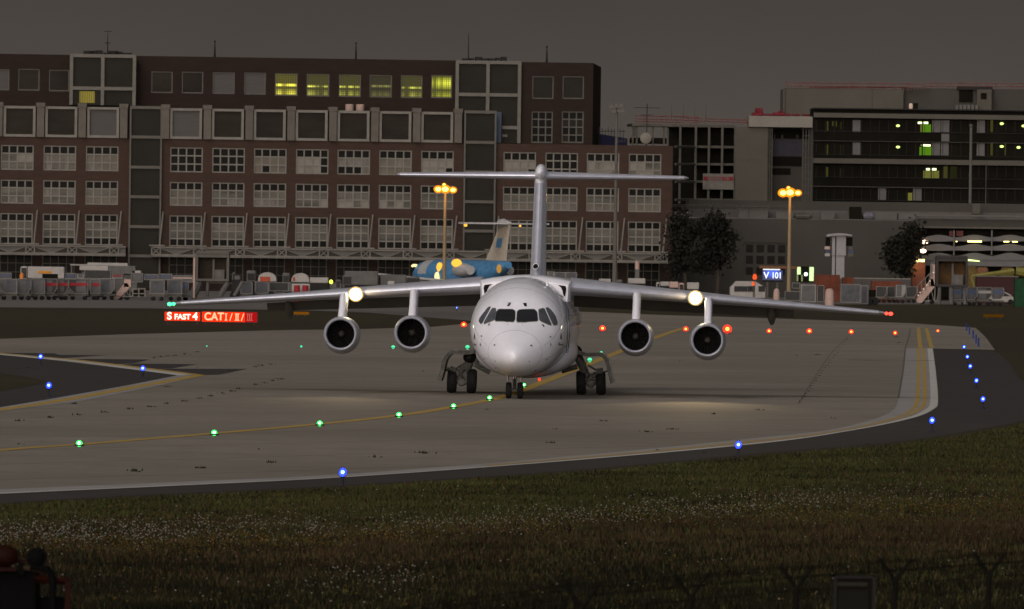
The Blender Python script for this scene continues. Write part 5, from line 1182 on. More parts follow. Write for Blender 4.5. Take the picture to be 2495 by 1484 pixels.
# ------------------------------------------------------------------ trees
def tree(label, px, py_base, Y, blobs, group='dark trees in front of the hall', leaf=.38, n=3600, seed=1, dens=.35):
    """blobs: (px, py, rx, ry) in the picture; each filled with leaf-sized faces round limbs"""
    fr = Frame(px, Y); t = fthing('tree', label, 'tree', fr, group); rg = np.random.RandomState(seed)
    cs = []
    for bx_, by_, rx, ry in blobs:
        c = fr.loc(bx_, by_); k = FPX / Y; cs.append((c[0], c[1], rx / k, ry / k))
    mb = MB(); zt0 = min(c[1] for c in cs); mb.path([(0, 0, 0), (.1, 0, zt0 * .5), (cs[0][0] * .3, .1, zt0)], .28, .16, 8)
    for c in cs: mb.path([(cs[0][0] * .3, .1, zt0 * .9), ((c[0]) * .6, .3, (zt0 + c[1]) / 2), (c[0], .2, c[1] + c[3] * .3)], .13, .03, 6)
    mb.build('trunk', mat('bark', (.04, .033, .025), .9, var=.3), t)
    P_, W = [], sum(c[2] * c[3] for c in cs)
    for c in cs:
        k = int(n * c[2] * c[3] / W); sub = max(5, int(k / 55)); th = rg.rand(sub) * 6.283; rad = np.sqrt(rg.rand(sub)) * rg.uniform(.8, 1.25, sub)
        cc = np.stack([c[0] + c[2] * rad * np.cos(th), rg.uniform(-1, 1, sub) * c[2] * .8, c[1] + c[3] * rad * np.sin(th)], 1)
        w_ = rg.randint(0, sub, k); P_.append(cc[w_] + rg.normal(0, 1, (k, 3)) * np.array([.62, .62, .50]) * rg.uniform(.45, 1.15, sub)[w_][:, None])
    p = np.concatenate(P_); k = len(p); a = rg.normal(size=(k, 3)); a /= np.linalg.norm(a, axis=1)[:, None]; b = np.cross(a, rg.normal(size=(k, 3))); b /= np.linalg.norm(b, axis=1)[:, None]
    s = (leaf * (.5 + rg.rand(k)))[:, None]; v = np.stack([p - a * s * .5, p + b * s * .35, p + a * s * .5, p - b * s * .35], 1).reshape(-1, 3)
    me = bpy.data.meshes.new('crown'); me.from_pydata(v.tolist(), [], np.arange(4 * k).reshape(-1, 4).tolist()); me.materials.append(mat('dark foliage', (.0075, .0075, .0045), .8, var=.5, scale=.5, spec=.2))
    o = bpy.data.objects.new('crown', me); C.objects.link(o); o.parent = t; return t
ZT = lambda x, y: ZM(1700, 600, 2.772)(x, y)
tb = lambda L_: [(*ZT(x, y), rx / 4.9, ry / 4.9) for x, y, rx, ry in L_]
tree('left one of the two dark trees at the end of the brick building', 1668, 690, 1112, tb([(1690, 420, 70, 90), (1720, 560, 120, 130), (1700, 760, 110, 150), (1780, 520, 60, 70)]), seed=2)
tree('taller right one of the two dark trees beside the brick building', 1748, 690, 1108, tb([(2030, 380, 70, 50), (2010, 470, 140, 90), (2060, 600, 190, 140), (1990, 780, 220, 150), (2150, 590, 60, 50), (1900, 440, 50, 30)]), seed=3, n=5200)
tb2 = lambda L_: [(*ZG(x, y), rx / 6.6, ry / 6.6) for x, y, rx, ry in L_]
tree('round dark tree leaning against the brick pier of the car park', 2215, 715, 1116, tb2([(560, 520, 130, 150), (480, 600, 150, 170), (340, 620, 90, 90), (420, 780, 150, 140), (540, 800, 110, 160), (640, 330, 60, 70)]), seed=4, n=6500)
# ================================================================== apron equipment, vehicles, masts, signs
ZA = ZM(0, 880, 4.99); ZB = ZM(480, 840, 4.99); ZE = ZM(900, 850, 4.158); ZD = ZM(1800, 850, 3.564); ZV = ZM(2450, 840, 4.536)
m_tyre = m_rub; m_glassv = mat('vehicle glass', (.012, .013, .014), .15)
def at(px, ybase, Y=None): return Frame(px, Y if Y else G(px, ybase).y)
def wheels(t, xs, r, y0, y1, m=None):
    for x in xs:
        for y in (y0, y1):
            o = MB().lathe([(-.10, r * .8), (-.08, r), (.08, r), (.10, r * .8)], (0, 0, 0), 'y', 14).build('wheel', m_tyre, t, smooth=True); o.location = (x, y, r)
def container(label, Z, q, ybase, mi, stripe=None, slope=0, Y=None, cat='container', dolly=True, deep=1.5):
    """air freight container with cut-back lower corner, standing on its own dolly"""
    a = Z(q[0], q[1]); b = Z(q[2], q[3]); fr = at((a[0] + b[0]) / 2, ybase, Y); s0, s1, z0, z1 = fr.rect(a[0], a[1], b[0], b[1])
    z0 = max(z0, .62) if dolly else max(z0, .02)
    t = fthing('baggage_container', label, cat, fr, 'containers on the apron'); t.location = Vector(fr.o) + Vector((0, 0, z0 + .02)); h = z1 - z0; c = .28 * (s1 - s0)
    if slope > 0: pts = [(s0, 0), (s1 - c, 0), (s1, h * .38), (s1, h), (s0, h)]
    elif slope < 0: pts = [(s0 + c, 0), (s1, 0), (s1, h), (s0, h), (s0, h * .38)]
    else: pts = [(s0, 0), (s1, 0), (s1, h), (s0, h)]
    MB().prism(pts, 0, deep).build('shell', m_uld[mi], t)
    ed = MB()
    for i, p in enumerate(pts):
        n_ = pts[(i + 1) % len(pts)]; ed.path([(p[0], -.02, p[1]), (n_[0], -.02, n_[1])], .035, n=4)
    ed.build('edge_frame', m_uld[1 if mi != 1 else 0], t)
    xl = s0 + .15 + (c if slope < 0 else 0); xr = s1 - .15 - (c if slope > 0 else 0)
    MB().box(xl, xr, -.015, .01, .12, h * .92).build('curtain', m_uld[[3, 0, 2, 0][mi]] if stripe is None else m_uld[0], t)
    if stripe: MB().box(s0 + .06, s1 - .06, -.05, -.03, h * .52, h * .74).build('stripe', stripe, t)
    if dolly:
        d = fthing('container_dolly', 'dolly under the ' + label.replace('container', 'box').split(',')[0], 'dolly', fr, 'container dollies')
        mb = MB(); mb.box(s0 - .05, s1 + .05, -.05, deep, .42, .60); mb.build('deck', m_scaf, d)
        MB().path([(s1, .7, .40), (s1 + .5, .7, .36)], .04, n=6).build('drawbar', m_scaf, d); wheels(d, (s0 + .3, s1 - .3), .2, .1, deep - .1)
    return t
RB = m_redp; BBp = m_bluep
# front row, far left
for q, mi, st, sl, lb in (((-170, 350, -10, 610), 1, None, 1, 'pale container cut off by the left edge of the picture'), ((5, 350, 290, 600), 0, None, -1, 'greenish grey container next to the left edge'),
        ((305, 350, 530, 600), 3, None, 1, 'container with a pale sloping end, under the catering truck'), ((540, 345, 760, 605), 3, None, 0, 'blue grey container left of the red striped ones'),
        ((770, 350, 970, 610), 2, RB, 1, 'first dark container with a red stripe'), ((985, 350, 1160, 610), 2, RB, 1, 'second dark container with a red stripe'), ((1175, 350, 1490, 620), 2, RB, -1, 'widest dark container with a long red stripe'),
        ((1540, 355, 1700, 620), 0, RB, 0, 'grey container with a short red stripe'), ((1715, 350, 1950, 620), 0, None, 1, 'grey container left of the white passenger stairs')):
    container(lb, ZA, q, 731, mi, st, sl)
for q, mi, st, sl, lb in (((150, 570, 395, 800), 0, None, 0, 'pale grey container left of the cabin on stilts'), ((450, 560, 690, 800), 0, None, 0, 'grey container with a dark mark beside the cabin on stilts'), ((705, 600, 800, 800), 3, BBp, 0, 'narrow container with a blue stripe beside the cabin'),
        ((1690, 600, 1890, 800), 0, None, 0, 'grey container above the left wing, right of the cabin'), ((1940, 600, 2160, 790), 0, None, 0, 'greenish container above the left wing'), ((2180, 610, 2500, 750), 2, None, 0, 'long black container above the left wing')):
    container(lb, ZB, q, 733, mi, st, sl)
# second row
Yb = 945
for q, Z, mi, st, lb in (((-30, 245, 190, 345), ZA, 3, BBp, 'blue lettered container behind the row, at the left edge'), ((1085, 255, 1290, 345), ZA, 3, BBp, 'blue lettered container in the second row'), ((1300, 258, 1430, 345), ZA, 1, None, 'small pale container in the second row'), ((1440, 200, 1880, 340), ZA, 2, None, 'dark green grey container in the second row'),
        ((1895, 260, 2085, 345), ZA, 1, RB, 'container with a red round mark in the second row'), ((2230, 250, 2420, 400), ZA, 3, None, 'bluish container behind the passenger stairs'), ((55, 470, 280, 560), ZB, 3, BBp, 'pale container behind the grey pair'), ((300, 465, 520, 560), ZB, 3, BBp, 'blue lettered container behind the grey pair'),
        ((530, 490, 880, 600), ZB, 0, m_salmon, 'container with a pinkish stripe left of the cabin on stilts')):
    container(lb, Z, q, 0, mi, st, 0, Y=Yb, dolly=False)

def truck(label, Z, body, cab, ybase=None, Y=None, bm=None, cab_left=True, cat='truck', name='service_truck', extra=None):
    a = Z(body[0], body[1]); b = Z(body[2], body[3]); fr = at((a[0] + b[0]) / 2, ybase or 0, Y); t = fthing(name, label, cat, fr)
    s0, s1, z0, z1 = fr.rect(a[0], a[1], b[0], b[1]); z0 = max(z0, .9)
    MB().box(s0, s1, 0, 2.3, z0, z1).build('body', bm or m_truck, t, bevel=.08)
    MB().box(s0, s1, .02, 2.28, .55, z0 - .01).build('chassis', m_dark, t)
    if cab:
        c0, c1, cz0, cz1 = fr.rect(*Z(cab[0], cab[1]), *Z(cab[2], cab[3])); cz0 = .5
        o = MB().prismx([(0.05, cz0), (2.2, cz0), (2.2, cz1), (.05, cz1)], c0, c1).build('cab', bm or m_truck, t, bevel=.15)
        MB().box(c0 + .1, c1 - .1, -.02, .04, cz0 + (cz1 - cz0) * .55, cz1 - .15).build('window', m_glassv, o)
    wheels(t, (s0 + .6, s1 - .6), .42, .1, 2.2); return t, fr
t, fr = truck('white catering truck with an orange lettered strip, behind the containers on the left', ZA, (470, 135, 1090, 335), (345, 130, 465, 330), Y=930)
s0, s1, z0, z1 = fr.rect(*ZA(640, 208), *ZA(870, 248)); MB().box(s0, s1, -.06, -.02, z0, z1).build('orange_strip', mat('orange strip', (.40, .17, .01), .5), t)
s0, s1, z0, z1 = fr.rect(*ZA(718, 258), *ZA(980, 330)); MB().box(s0, s1, -.05, -.01, z0, z1).build('dark_opening', m_off, t)
t = fthing('beacon_post', 'small orange topped post in front of the catering truck', 'post', at(*ZA(368, 330), Y=925)); fr = at(*ZA(368, 330), Y=925); z = fr.loc(*ZA(368, 300))[1]
MB().path([(0, 0, 0), (0, 0, z - .3)], .2, n=8).build('post', m_scaf, t); MB().lathe([(-.3, .2), (.1, .22), (.35, .12)], (0, 0, z), 'z', 10).build('cap', mat('orange cap', (.45, .16, .04), .5), t)
# big loader behind
fr = at(*ZA(1800, 300), Y=955); t = fthing('cargo_loader', 'large pale cargo loader with a long flat roof behind the containers', 'loader', fr)
for nm, q, t0, t1, m in (('roof', (1190, 98, 2170, 122), 0, 3, m_truck), ('canopy_panel', (1480, 70, 2165, 105), .2, 2.8, m_truck), ('side_panel', (1350, 120, 1840, 200), 0, 3, m_truck), ('cabin', (1845, 120, 2300, 260), 0, 3, m_truckg), ('nose', (2230, 200, 2390, 300), 0, 2.5, m_truck), ('base', (1380, 205, 2330, 345), .5, 2.5, m_truckg)):
    s0, s1, z0, z1 = fr.rect(*ZA(q[0], q[1]), *ZA(q[2], q[3])); MB().box(s0, s1, t0, t1, z0 if nm != 'base' else .5, z1).build(nm, m, t, bevel=.06)
for x in (1500, 1700, 1900, 2200): s, z = fr.loc(*ZA(x, 330)); wheels(t, (s,), .4, .6, 2.4)
for x in (1200, 1580, 1890): s0, s1, z0, z1 = fr.rect(*ZA(x, 120), *ZA(x + 24, 260)); MB().box(s0, s1, .1, .3, .5, z1).build('strut', m_truckg, t)
# passenger stairs
def stairs(label, Z, low, high, platform, ybase, m, wd=34, depth_=1.6):
    """mobile passenger steps: stair flight with side panel, platform, posts and chassis; points in the enlarged view"""
    fr = at(*Z(*low)[:1], ybase); t = fthing('passenger_stairs', label, 'stairs', fr)
    a = fr.loc(*Z(*low)); b = fr.loc(*Z(*high)); k = fr.loc(*Z(low[0], low[1] - wd))[1] - a[1]
    MB().prism([(a[0], max(.15, a[1])), (a[0] + .5, max(.15, a[1])), (b[0] + .5, b[1] - .1), (b[0] + .3, b[1] + k), (b[0], b[1] + k), (a[0], a[1] + k)], 0, .10).build('side_panel', m, t)
    MB().prism([(a[0], max(.15, a[1])), (a[0] + .5, max(.15, a[1])), (b[0] + .5, b[1] - .1), (b[0], b[1] + k * .8), (a[0], a[1] + k * .8)], depth_ - .1, depth_).build('side_panel', m, t)
    n = 9; mb = MB()
    for i in range(n): x = a[0] + (b[0] - a[0]) * (i + .5) / n; z = max(.2, a[1]) + (b[1] - a[1]) * (i + .8) / n; mb.box(x, x + (b[0] - a[0]) / n * 1.1, .12, depth_ - .12, z - .06, z)
    mb.build('tread', m_scaf, t)
    p0, p1, pz0, pz1 = fr.rect(*Z(platform[0], platform[1]), *Z(platform[2], platform[3])); MB().box(p0, p1, 0, depth_, pz0, pz1).build('platform', m, t)
    mb = MB(); mb.box(a[0] - .1, p1 + .2, .1, depth_ - .1, .30, .42); 
    for x in ((a[0] * .4 + p1 * .6), p1 - .1): mb.path([(x, .2, .35), (x, .2, pz0)], .06, n=6)
    mb.path([(a[0] + .5, .2, .4), (p1 - .1, .2, pz0)], .05, n=6); mb.path([(p1 - .2, .2, .4), (b[0], .2, b[1])], .05, n=6); mb.build('chassis', m_frame, t); wheels(t, (a[0] + .6, p1 - .4), .28, .2, depth_ - .2); return t, fr
t, fr = stairs('pink-lit white passenger stairs among the containers on the left', ZA, (1930, 700), (2110, 475), (2105, 350, 2225, 480), 731, m_salmon, wd=60)
s0, s1, z0, z1 = fr.rect(*ZA(2250, 500), *ZA(2460, 700)); mb = MB(); 
for x in (s0, (s0 + s1) / 2, s1): mb.box(x - .06, x + .06, -.05, .05, max(.3, z0), z1)
mb.box(s0, s1, -.06, -.01, z1 - .1, z1); mb.box(s0, s1, -.05, 0, (z0 + z1) / 2, (z0 + z1) / 2 + .1); mb.build('engine_frame', m_frame, t); MB().box(s0 + .1, s1 - .1, .1, 1.4, .4, z1 - .2).build('engine_cover', m_off, t)
# boarding cabin on stilts
def bridge_cab(label, Z, body, legs, fr, lit, stripe_m, frame_m):
    t = fthing('boarding_cabin', label, 'cabin', fr); s0, s1, z0, z1 = fr.rect(*Z(body[0], body[1]), *Z(body[2], body[3])); e = (s1 - s0) * .07
    mb = MB(); mb.box(s0, s0 + e, 0, 3, z0, z1); mb.box(s1 - e, s1, 0, 3, z0, z1); mb.box(s0 + e, s1 - e, 0, 3, z0, z0 + e); mb.box(s0 + e, s1 - e, 0, 3, z1 - e * 1.6, z1); mb.build('frame', frame_m, t)
    MB().box(s0 + e, s1 - e, 1.6, 1.7, z0 + e, z1 - e).build('back_wall', lit, t)
    MB().box(s0 + (s1 - s0) * .53, s1 - e * 2, .8, .95, z0 + e, z0 + (z1 - z0) * .42).build('console', stripe_m, t); MB().box(s0 + (s1 - s0) * .50, s0 + (s1 - s0) * .56, .7, .8, z0 + e, z0 + (z1 - z0) * .8).build('post', stripe_m, t)
    mb = MB(); mb.prism([(s0 - .1, z1), (s1 + .1, z1), (s1 - .2, z1 + .25), (s0 + .2, z1 + .25)], -.1, 3.1); mb.build('roof', frame_m, t)
    for p, q, r in legs: a = fr.loc(*Z(*p)); b = fr.loc(*Z(*q)); MB().path([(a[0], .4, max(.05, a[1])), (b[0], .4, b[1])], r, n=8).build('leg', stripe_m, t)
    return t
frc = at(*ZB(1200, 560), Y=915)
bridge_cab('grey boarding cabin on stilts above the left wing tip', ZB, (925, 115, 1490, 580), [((860, 860), (980, 600), .42), ((1340, 830), (1470, 600), .28), ((1580, 830), (1720, 590), .18), ((1120, 840), (1130, 590), .16)], frc, mat('cabin inside', (.035, .028, .02), .8), m_truckg, m_frame2)
fr = at(*ZB(900, 560), Y=913); t = fthing('conveyor_post', 'pink lit upright rail beside the boarding cabin', 'rail', fr); s0, s1, z0, z1 = fr.rect(*ZB(885, 180), *ZB(915, 590)); MB().box(s0, s1, 0, .3, 0, z1).build('rail', m_salmon, t); MB().box(s0 - .1, s1 + .1, -.1, .4, 0, .3).build('foot', m_scaf, t)
# vehicles behind the left wing
truck('grey truck right of the boarding cabin', ZB, (1540, 490, 1680, 560), (1545, 430, 1600, 560), Y=950, bm=m_truckg)
def tanker(label, Z, q, dome, Y, red=None):
    fr = at(*Z(q[0], q[1]), Y=Y); t = fthing('tank_truck', label, 'truck', fr); s0, s1, z0, z1 = fr.rect(*Z(q[0], q[1]), *Z(q[2], q[3])); MB().box(s0, s1, 0, 2.2, .8, z0 + .1).build('chassis', m_truckg, t)
    d0, d1, dz0, dz1 = fr.rect(*Z(dome[0], dome[1]), *Z(dome[2], dome[3])); r = (dz1 - dz0); pts = [(d0, dz0), (d1, dz0)] + [((d0 + d1) / 2 + (d1 - d0) / 2 * math.cos(a), dz0 + r * .35 + r * .65 * math.sin(a)) for a in np.linspace(0, math.pi, 10)]
    MB().prism(pts, 0, 2.2).build('tank', m_truck, t)
    if red: r0, r1, rz0, rz1 = fr.rect(*Z(red[0], red[1]), *Z(red[2], red[3])); MB().box(r0, r1, -.06, -.01, rz0, rz1).build('red_mark', mat('faded red mark', (.30, .06, .03), .6), t)
    c0, c1, cz0, cz1 = fr.rect(*Z(q[0], q[1]), *Z(q[0] + (dome[0] - q[0]) * .8, q[3])); MB().box(c0, c1, 0, 2.1, .7, cz1).build('cab', m_truckg, t, bevel=.12); MB().box(c0 + .1, c1 - .1, -.03, .02, cz1 - 1.0, cz1 - .3).build('window', m_glassv, t)
    wheels(t, (s0 + .6, s1 - .7), .42, .1, 2.1); return t
tanker('white domed truck with a faded red mark, above the left wing', ZB, (1790, 400, 2300, 600), (1985, 430, 2295, 600), 960, (2020, 505, 2190, 585))
tanker('white domed truck with a red stripe at its left end', ZE, (250, 325, 640, 470), (380, 328, 630, 470), 962, (400, 385, 430, 440))
truck('flat white trailer above the left landing light', ZE, (640, 390, 900, 470), None, Y=950)
truck('red and white chequered van just above the left wing', ZE, (385, 480, 640, 600), None, Y=900, cat='van')
fr = at(*ZE(500, 540), Y=899)
vt = fthing('red_side_board', 'red panel pair on the chequered van', 'panel', fr) if False else None
for x0, x1, lb in ((440, 480, 'left'), (560, 600, 'right')):
    s0, s1, z0, z1 = fr.rect(*ZE(x0, 500), *ZE(x1, 565)); t = fthing('red_barrel', f'{lb} one of two dark red barrels beside the chequered van', 'barrel', fr, 'red barrels'); MB().lathe([(0, .3), (z1 * .3, .32), (z1 * .6, .3), (z1, .28)], ((s0 + s1) / 2, -.8, 0), 'z', 14).build('drum', m_redp, t, smooth=True)
truck('dim grey tug above the left landing light', ZE, (920, 470, 1090, 600), (1000, 420, 1080, 560), Y=930, bm=m_truckg, name='tow_tractor', cat='tug')
fr = at(*ZE(940, 450), Y=925); t = fthing('yellow_lamp', 'small yellow green lamp above the left wing', 'lamp', fr); s, z = fr.loc(*ZE(940, 452)); MB().ball((s, 0, z), .19, 10, 8, (1, .6, 1.1)).build('lens', em('yellow green lamp', (.75, 1, .08), 2.2), t); MB().path([(s, .1, 0), (s, .1, z - .1)], .05, n=6).build('post', m_scaf, t)
truck('long low grey ground power unit left of the blue jet', ZE, (1130, 300, 1600, 500), (1100, 360, 1240, 500), Y=975, bm=m_truckg)
truck('pale grey tractor unit left of the blue jet', ZE, (1640, 350, 2000, 520), (2000, 380, 2190, 520), Y=985, bm=m_truckg)
truck('small pale cart close behind the left wing root', ZE, (1740, 440, 1840, 500), None, Y=930)
# right of the tail fin
for q, mi, lb in (((215, 262, 312, 350), 1, 'brightest pinkish box just right of the tail fin'), ((318, 275, 440, 350), 0, 'left one of two grey boxes right of the tail fin'), ((444, 275, 575, 350), 0, 'right one of two grey boxes right of the tail fin')):
    container(lb, ZD, q, 0, mi, None, 0, Y=980, dolly=False)
truck('low pale van under the tall mast', ZD, (845, 350, 990, 400), None, Y=960, cat='van'); truck('round backed pale van right of the tall mast', ZD, (1200, 345, 1410, 410), None, Y=950, cat='van')
truck('grey minibus above the right inner engine', ZD, (1040, 360, 1130, 400), None, Y=955, bm=m_truckg, cat='minibus')
truck('white van left of the right landing light', ZD, (1590, 385, 1700, 440), (1540, 390, 1590, 440), Y=930, cat='van')
truck('pinkish white box van left of the right landing light', ZD, (1700, 385, 1810, 460), (1812, 400, 1880, 460), Y=925, bm=m_salmon, cat='van')
truck('pale van directly above the right landing light', ZD, (1915, 395, 2060, 480), None, Y=925, cat='van')
fr = at(*ZD(1310, 280), Y=1010); t = fthing('ground_beacon_cart', 'small cart with a pink lit drum in front of the brick building', 'cart', fr); s0, s1, z0, z1 = fr.rect(*ZD(1285, 235), *ZD(1335, 300)); MB().box(s0, s1, 0, 1, .4, z1).build('body', m_truckg, t); MB().lathe([(z1, .25), (z1 + .9, .22)], ((s0 + s1) / 2, .4, 0), 'z', 12).build('drum', m_salmon, t); wheels(t, (s0 + .2, s1 - .2), .22, .1, .9)
# white van with beacons, right
t, fr = truck('white van with dark windows above the right wing, beside a red beacon', ZV, (150, 610, 700, 790), None, Y=905, cat='van', name='airport_van')
s0, s1, z0, z1 = fr.rect(*ZV(160, 530), *ZV(690, 625)); MB().prism([(s0, z0), (s1 + .05, z0), (s1 - .9, z1), (s0 + .5, z1)], .1, 2.1).build('roof', m_truck, t)
for x0, x1 in ((215, 420), (425, 530), (590, 690)): a0, a1, b0, b1 = fr.rect(*ZV(x0, 605), *ZV(x1, 690)); MB().box(a0, a1, -.05, -.01, b0, b1).build('window', m_glassv, t)
for (x, y, r, lb) in ((532, 468, .22, 'orange red lamp on a post beside the blue display'), (510, 572, .16, 'dim red lamp low in front of the airport van')):
    fr = at(*ZV(x, y), Y=900); s, z = fr.loc(*ZV(x, y)); p = fthing('warning_lamp', lb, 'lamp', fr, 'red warning lamps'); MB().lathe([(-r, r * .7), (0, r), (r * 1.4, r * .6)], (s, 0, z), 'z', 10).build('lens', em('red warning lamp', (1, .12, .03), 1.0 if r > .2 else .35), p); MB().path([(s, 0, 0), (s, 0, z - r)], .05, n=6).build('post', m_scaf, p)
# blue stand number display V 101
fr = at(*ZV(800, 440), Y=1040); t = fthing('stand_display', 'blue lit stand display reading V101 in front of the grey hall', 'sign', fr)
s0, s1, z0, z1 = fr.rect(*ZV(645, 335), *ZV(965, 535)); MB().box(s0, s1, 0, .6, z0, z1).build('housing', m_off, t)
MB().box(s0 - .3, s1 + 1.8, -.1, .5, z1 + .03, z1 + .30).build('hood', mat('hood brown', (.13, .06, .03), .6), t)
def grad_panel(name, c1, c2, s):
    m = bpy.data.materials.new(name); m.use_nodes = True; n = m.node_tree.nodes; l = m.node_tree.links.new; b = n['Principled BSDF']
    tcn = n.new('ShaderNodeTexCoord'); gr_ = n.new('ShaderNodeTexGradient'); gr_.gradient_type = 'SPHERICAL'; mp = n.new('ShaderNodeMapping'); mp.inputs['Location'].default_value = (-.95, 0, -1.2); mp.inputs['Scale'].default_value = (1.9, 0, 1.7)
    mix = n.new('ShaderNodeMix'); mix.data_type = 'RGBA'; mix.inputs['A'].default_value = (*c1, 1); mix.inputs['B'].default_value = (*c2, 1)
    l(tcn.outputs['Generated'], mp.inputs[0]); l(mp.outputs[0], gr_.inputs[0]); l(gr_.outputs['Fac'], mix.inputs['Factor']); l(mix.outputs['Result'], b.inputs['Emission Color']); b.inputs['Emission Strength'].default_value = s; b.inputs['Base Color'].default_value = (.01, .01, .02, 1); return m
h = z1 - z0; MB().box(s0 + .05, s1 - .05, -.05, -.01, z0 + h * .1, z1 - h * .12).build('screen', grad_panel('backlit blue panel', (.005, .012, .06), (.03, .12, .95), 1.5), t)
MB().box(s0 + .1, s1 - .3, -.07, -.02, z1 - h * .11, z1 - h * .02).build('light_strip', em('white strip', (.95, 1, .95), 1.1), t)
wl = em('lit white letters', (.85, .92, 1), 1.6)
text_mesh('lettering', 'V', h * .72, wl, t, s0 + (s1 - s0) * .20, -.09, z0 + h * .46, .01, .01, .95); text_mesh('lettering', '101', h * .66, wl, t, s0 + (s1 - s0) * .70, -.09, z0 + h * .46, .01, .01, .82)
for x in (s0 + .6, s1 - .6): MB().box(x - .1, x + .1, .1, .4, 0, z0).build('post', m_scaf, t)
# lit bus interior, simplified to a dark frame on posts with light tubes
fr = at(*ZV(1300, 440), Y=1040); t = fthing('lit_bus', 'dark frame with two tall greenish light tubes and a round white lamp', 'lights', fr)
s0, s1, z0, z1 = fr.rect(*ZV(1175, 300), *ZV(1445, 545)); MB().box(s0, s1, .1, .8, z0, z1).build('housing', m_off, t)
for x in (s0 + .4, s1 - .4): MB().box(x - .1, x + .1, .2, .5, 0, z0).build('post', m_scaf, t)
gt = em('greenish tube', (.72, 1, .45), 1.25)
for q, r in (((1212, 310, 1212, 425), .20), ((1410, 310, 1405, 525), .24)): a, b = fr.loc(*ZV(q[0], q[1])), fr.loc(*ZV(q[2], q[3])); MB().path([(a[0], 0, a[1]), (b[0], 0, b[1])], r, n=10).build('light_tube', gt, t)
for x in (1190, 1260): a, b = fr.loc(*ZV(x, 430)), fr.loc(*ZV(x, 530)); MB().path([(a[0], 0, a[1]), (b[0], 0, b[1])], .09, n=8).build('light_tube', em('dim greenish tube', (.6, .7, .3), .35), t)
s, z = fr.loc(*ZV(1320, 420)); MB().ball((s, -.1, z), .20, 12, 8, (1, .5, 1)).build('round_lamp', em('white round lamp', (.85, 1, .95), 3), t)
# clutter between the mast and the stairs on the right
for lb, Z, q, mi, Y in (('beige box behind the right wing below the docking lights', ZV, (1235, 575, 1480, 860), 1, 930), ('small dark box left of the docking lights', ZV, (1110, 560, 1225, 640), 2, 950), ('grey box beside the brown container', ZV, (1500, 600, 1600, 850), 2, 955), ('brown container with two faded doors above the right wing', ZV, (1860, 580, 2165, 860), 0, 985), ('dim grey container left of the red stop lights', ZV, (2175, 600, 2280, 880), 0, 990), ('dark grey box above the right wing near the van', ZV, (1000, 690, 1230, 830), 2, 930)):
    container(lb, Z, q, 0, mi, None, 0, Y=Y, dolly=False)
for x, lb in ((870, 'thin pale bollard right of the airport van'), (1690, 'broad pale bollard with a rounded top above the right wing')):
    fr = at(*ZV(x, 800), Y=925); t = fthing('pale_bollard', lb, 'bollard', fr, 'pale bollards'); z = fr.loc(*ZV(x, 640))[1]; w_ = .35 if x == 870 else .5; MB().lathe([(0, w_), (z - .4, w_ * .9), (z - .1, w_ * .7), (z, w_ * .3)], (0, 0, 0), 'z', 12).build('post', m_salmon, t, smooth=True); MB().lathe([(0, w_ * 1.2), (.1, w_ * 1.1)], (0, 0, 0), 'z', 12).build('foot', m_scaf, t)
for lb, q, Y in (('long orange red container below the white tower', (1450, 430, 1845, 620), 1060), ('orange red container half hidden right of the white tower', (1890, 470, 2060, 500), 1065)):
    fr = at(*ZV(q[0], q[1]), Y=Y); s0, s1, z0, z1 = fr.rect(*ZV(q[0], q[1]), *ZV(q[2], q[3])); t = fthing('orange_container', lb, 'container', fr, 'orange containers'); MB().box(s0, s1, 0, 2.4, .02, z1).build('shell', mat('rust orange', (.10, .028, .014), .6, var=.4, scale=.5), t)
    mb = MB(); x = s0 + .3
    while x < s1: mb.box(x, x + .08, -.05, -.005, .1, z1 - .1); x += .6
    mb.build('rib', mat('rust orange', (.2, .05, .02), .6), t)
fr = at(*ZH(1300, 930), Y=1062); s0, s1, z0, z1 = fr.rect(*ZH(1180, 905), *ZH(1440, 965)); t = fthing('orange_container', 'orange red container behind the pale dollies on the right', 'container', fr, 'orange containers'); MB().box(s0, s1, 0, 2.4, .02, z1).build('shell', MATS['rust orange'], t); MB().box(s0 + .3, s1 - .3, -.04, -.005, .3, z1 - .3).build('door', MATS['rust orange'], t)
fr = at(*ZH(1000, 880), Y=1075); s0, _, z0, z1 = fr.rect(*ZH(690, 870), *ZH(700, 880)); s1 = fr.loc(*ZH(1515, 880))[0]
t = fthing('barrier_fence', 'long pale-topped barrier in front of the grey hall', 'fence', fr); MB().box(s0, s1, 0, .12, z1 - .12, z1).build('top_rail', m_frame, t); MB().box(s0, s1, .03, .09, .05, z1 - .14).build('panel', mat('barrier mesh', (.06, .055, .05), .8), t)
# container frames on the right
for q, lb in (((1220, 955, 1310, 1080), 'left pale edged open dolly on the right of the wing tip'), ((1315, 955, 1400, 1080), 'middle pale edged open dolly right of the wing tip'), ((1480, 955, 1570, 1080), 'open dolly touching the pink stairs')):
    container(lb, ZH, q, 738, 2, None, 1)
container('whitest tall container beside the pink stairs', ZH, (1385, 935, 1475, 1085), 739, 1, None, 1)
for q, mi, st, lb in (((1875, 965, 2000, 1075), 2, BBp, 'dark container with a blue top, right of the pink stairs'), ((2005, 960, 2090, 1075), 3, BBp, 'blue grey container in front of the maroon wall'), ((2095, 960, 2215, 1075), 2, m_truck, 'container with a white band behind the white car'), ((2225, 965, 2320, 1060), 3, BBp, 'blue lettered container above the white car')): container(lb, ZH, q, 740, mi, st, 1, Y=1015)
truck('low dark cart at the foot of the grey dollies', ZH, (1160, 980, 1215, 1080), None, Y=1000, bm=m_off, cat='cart')
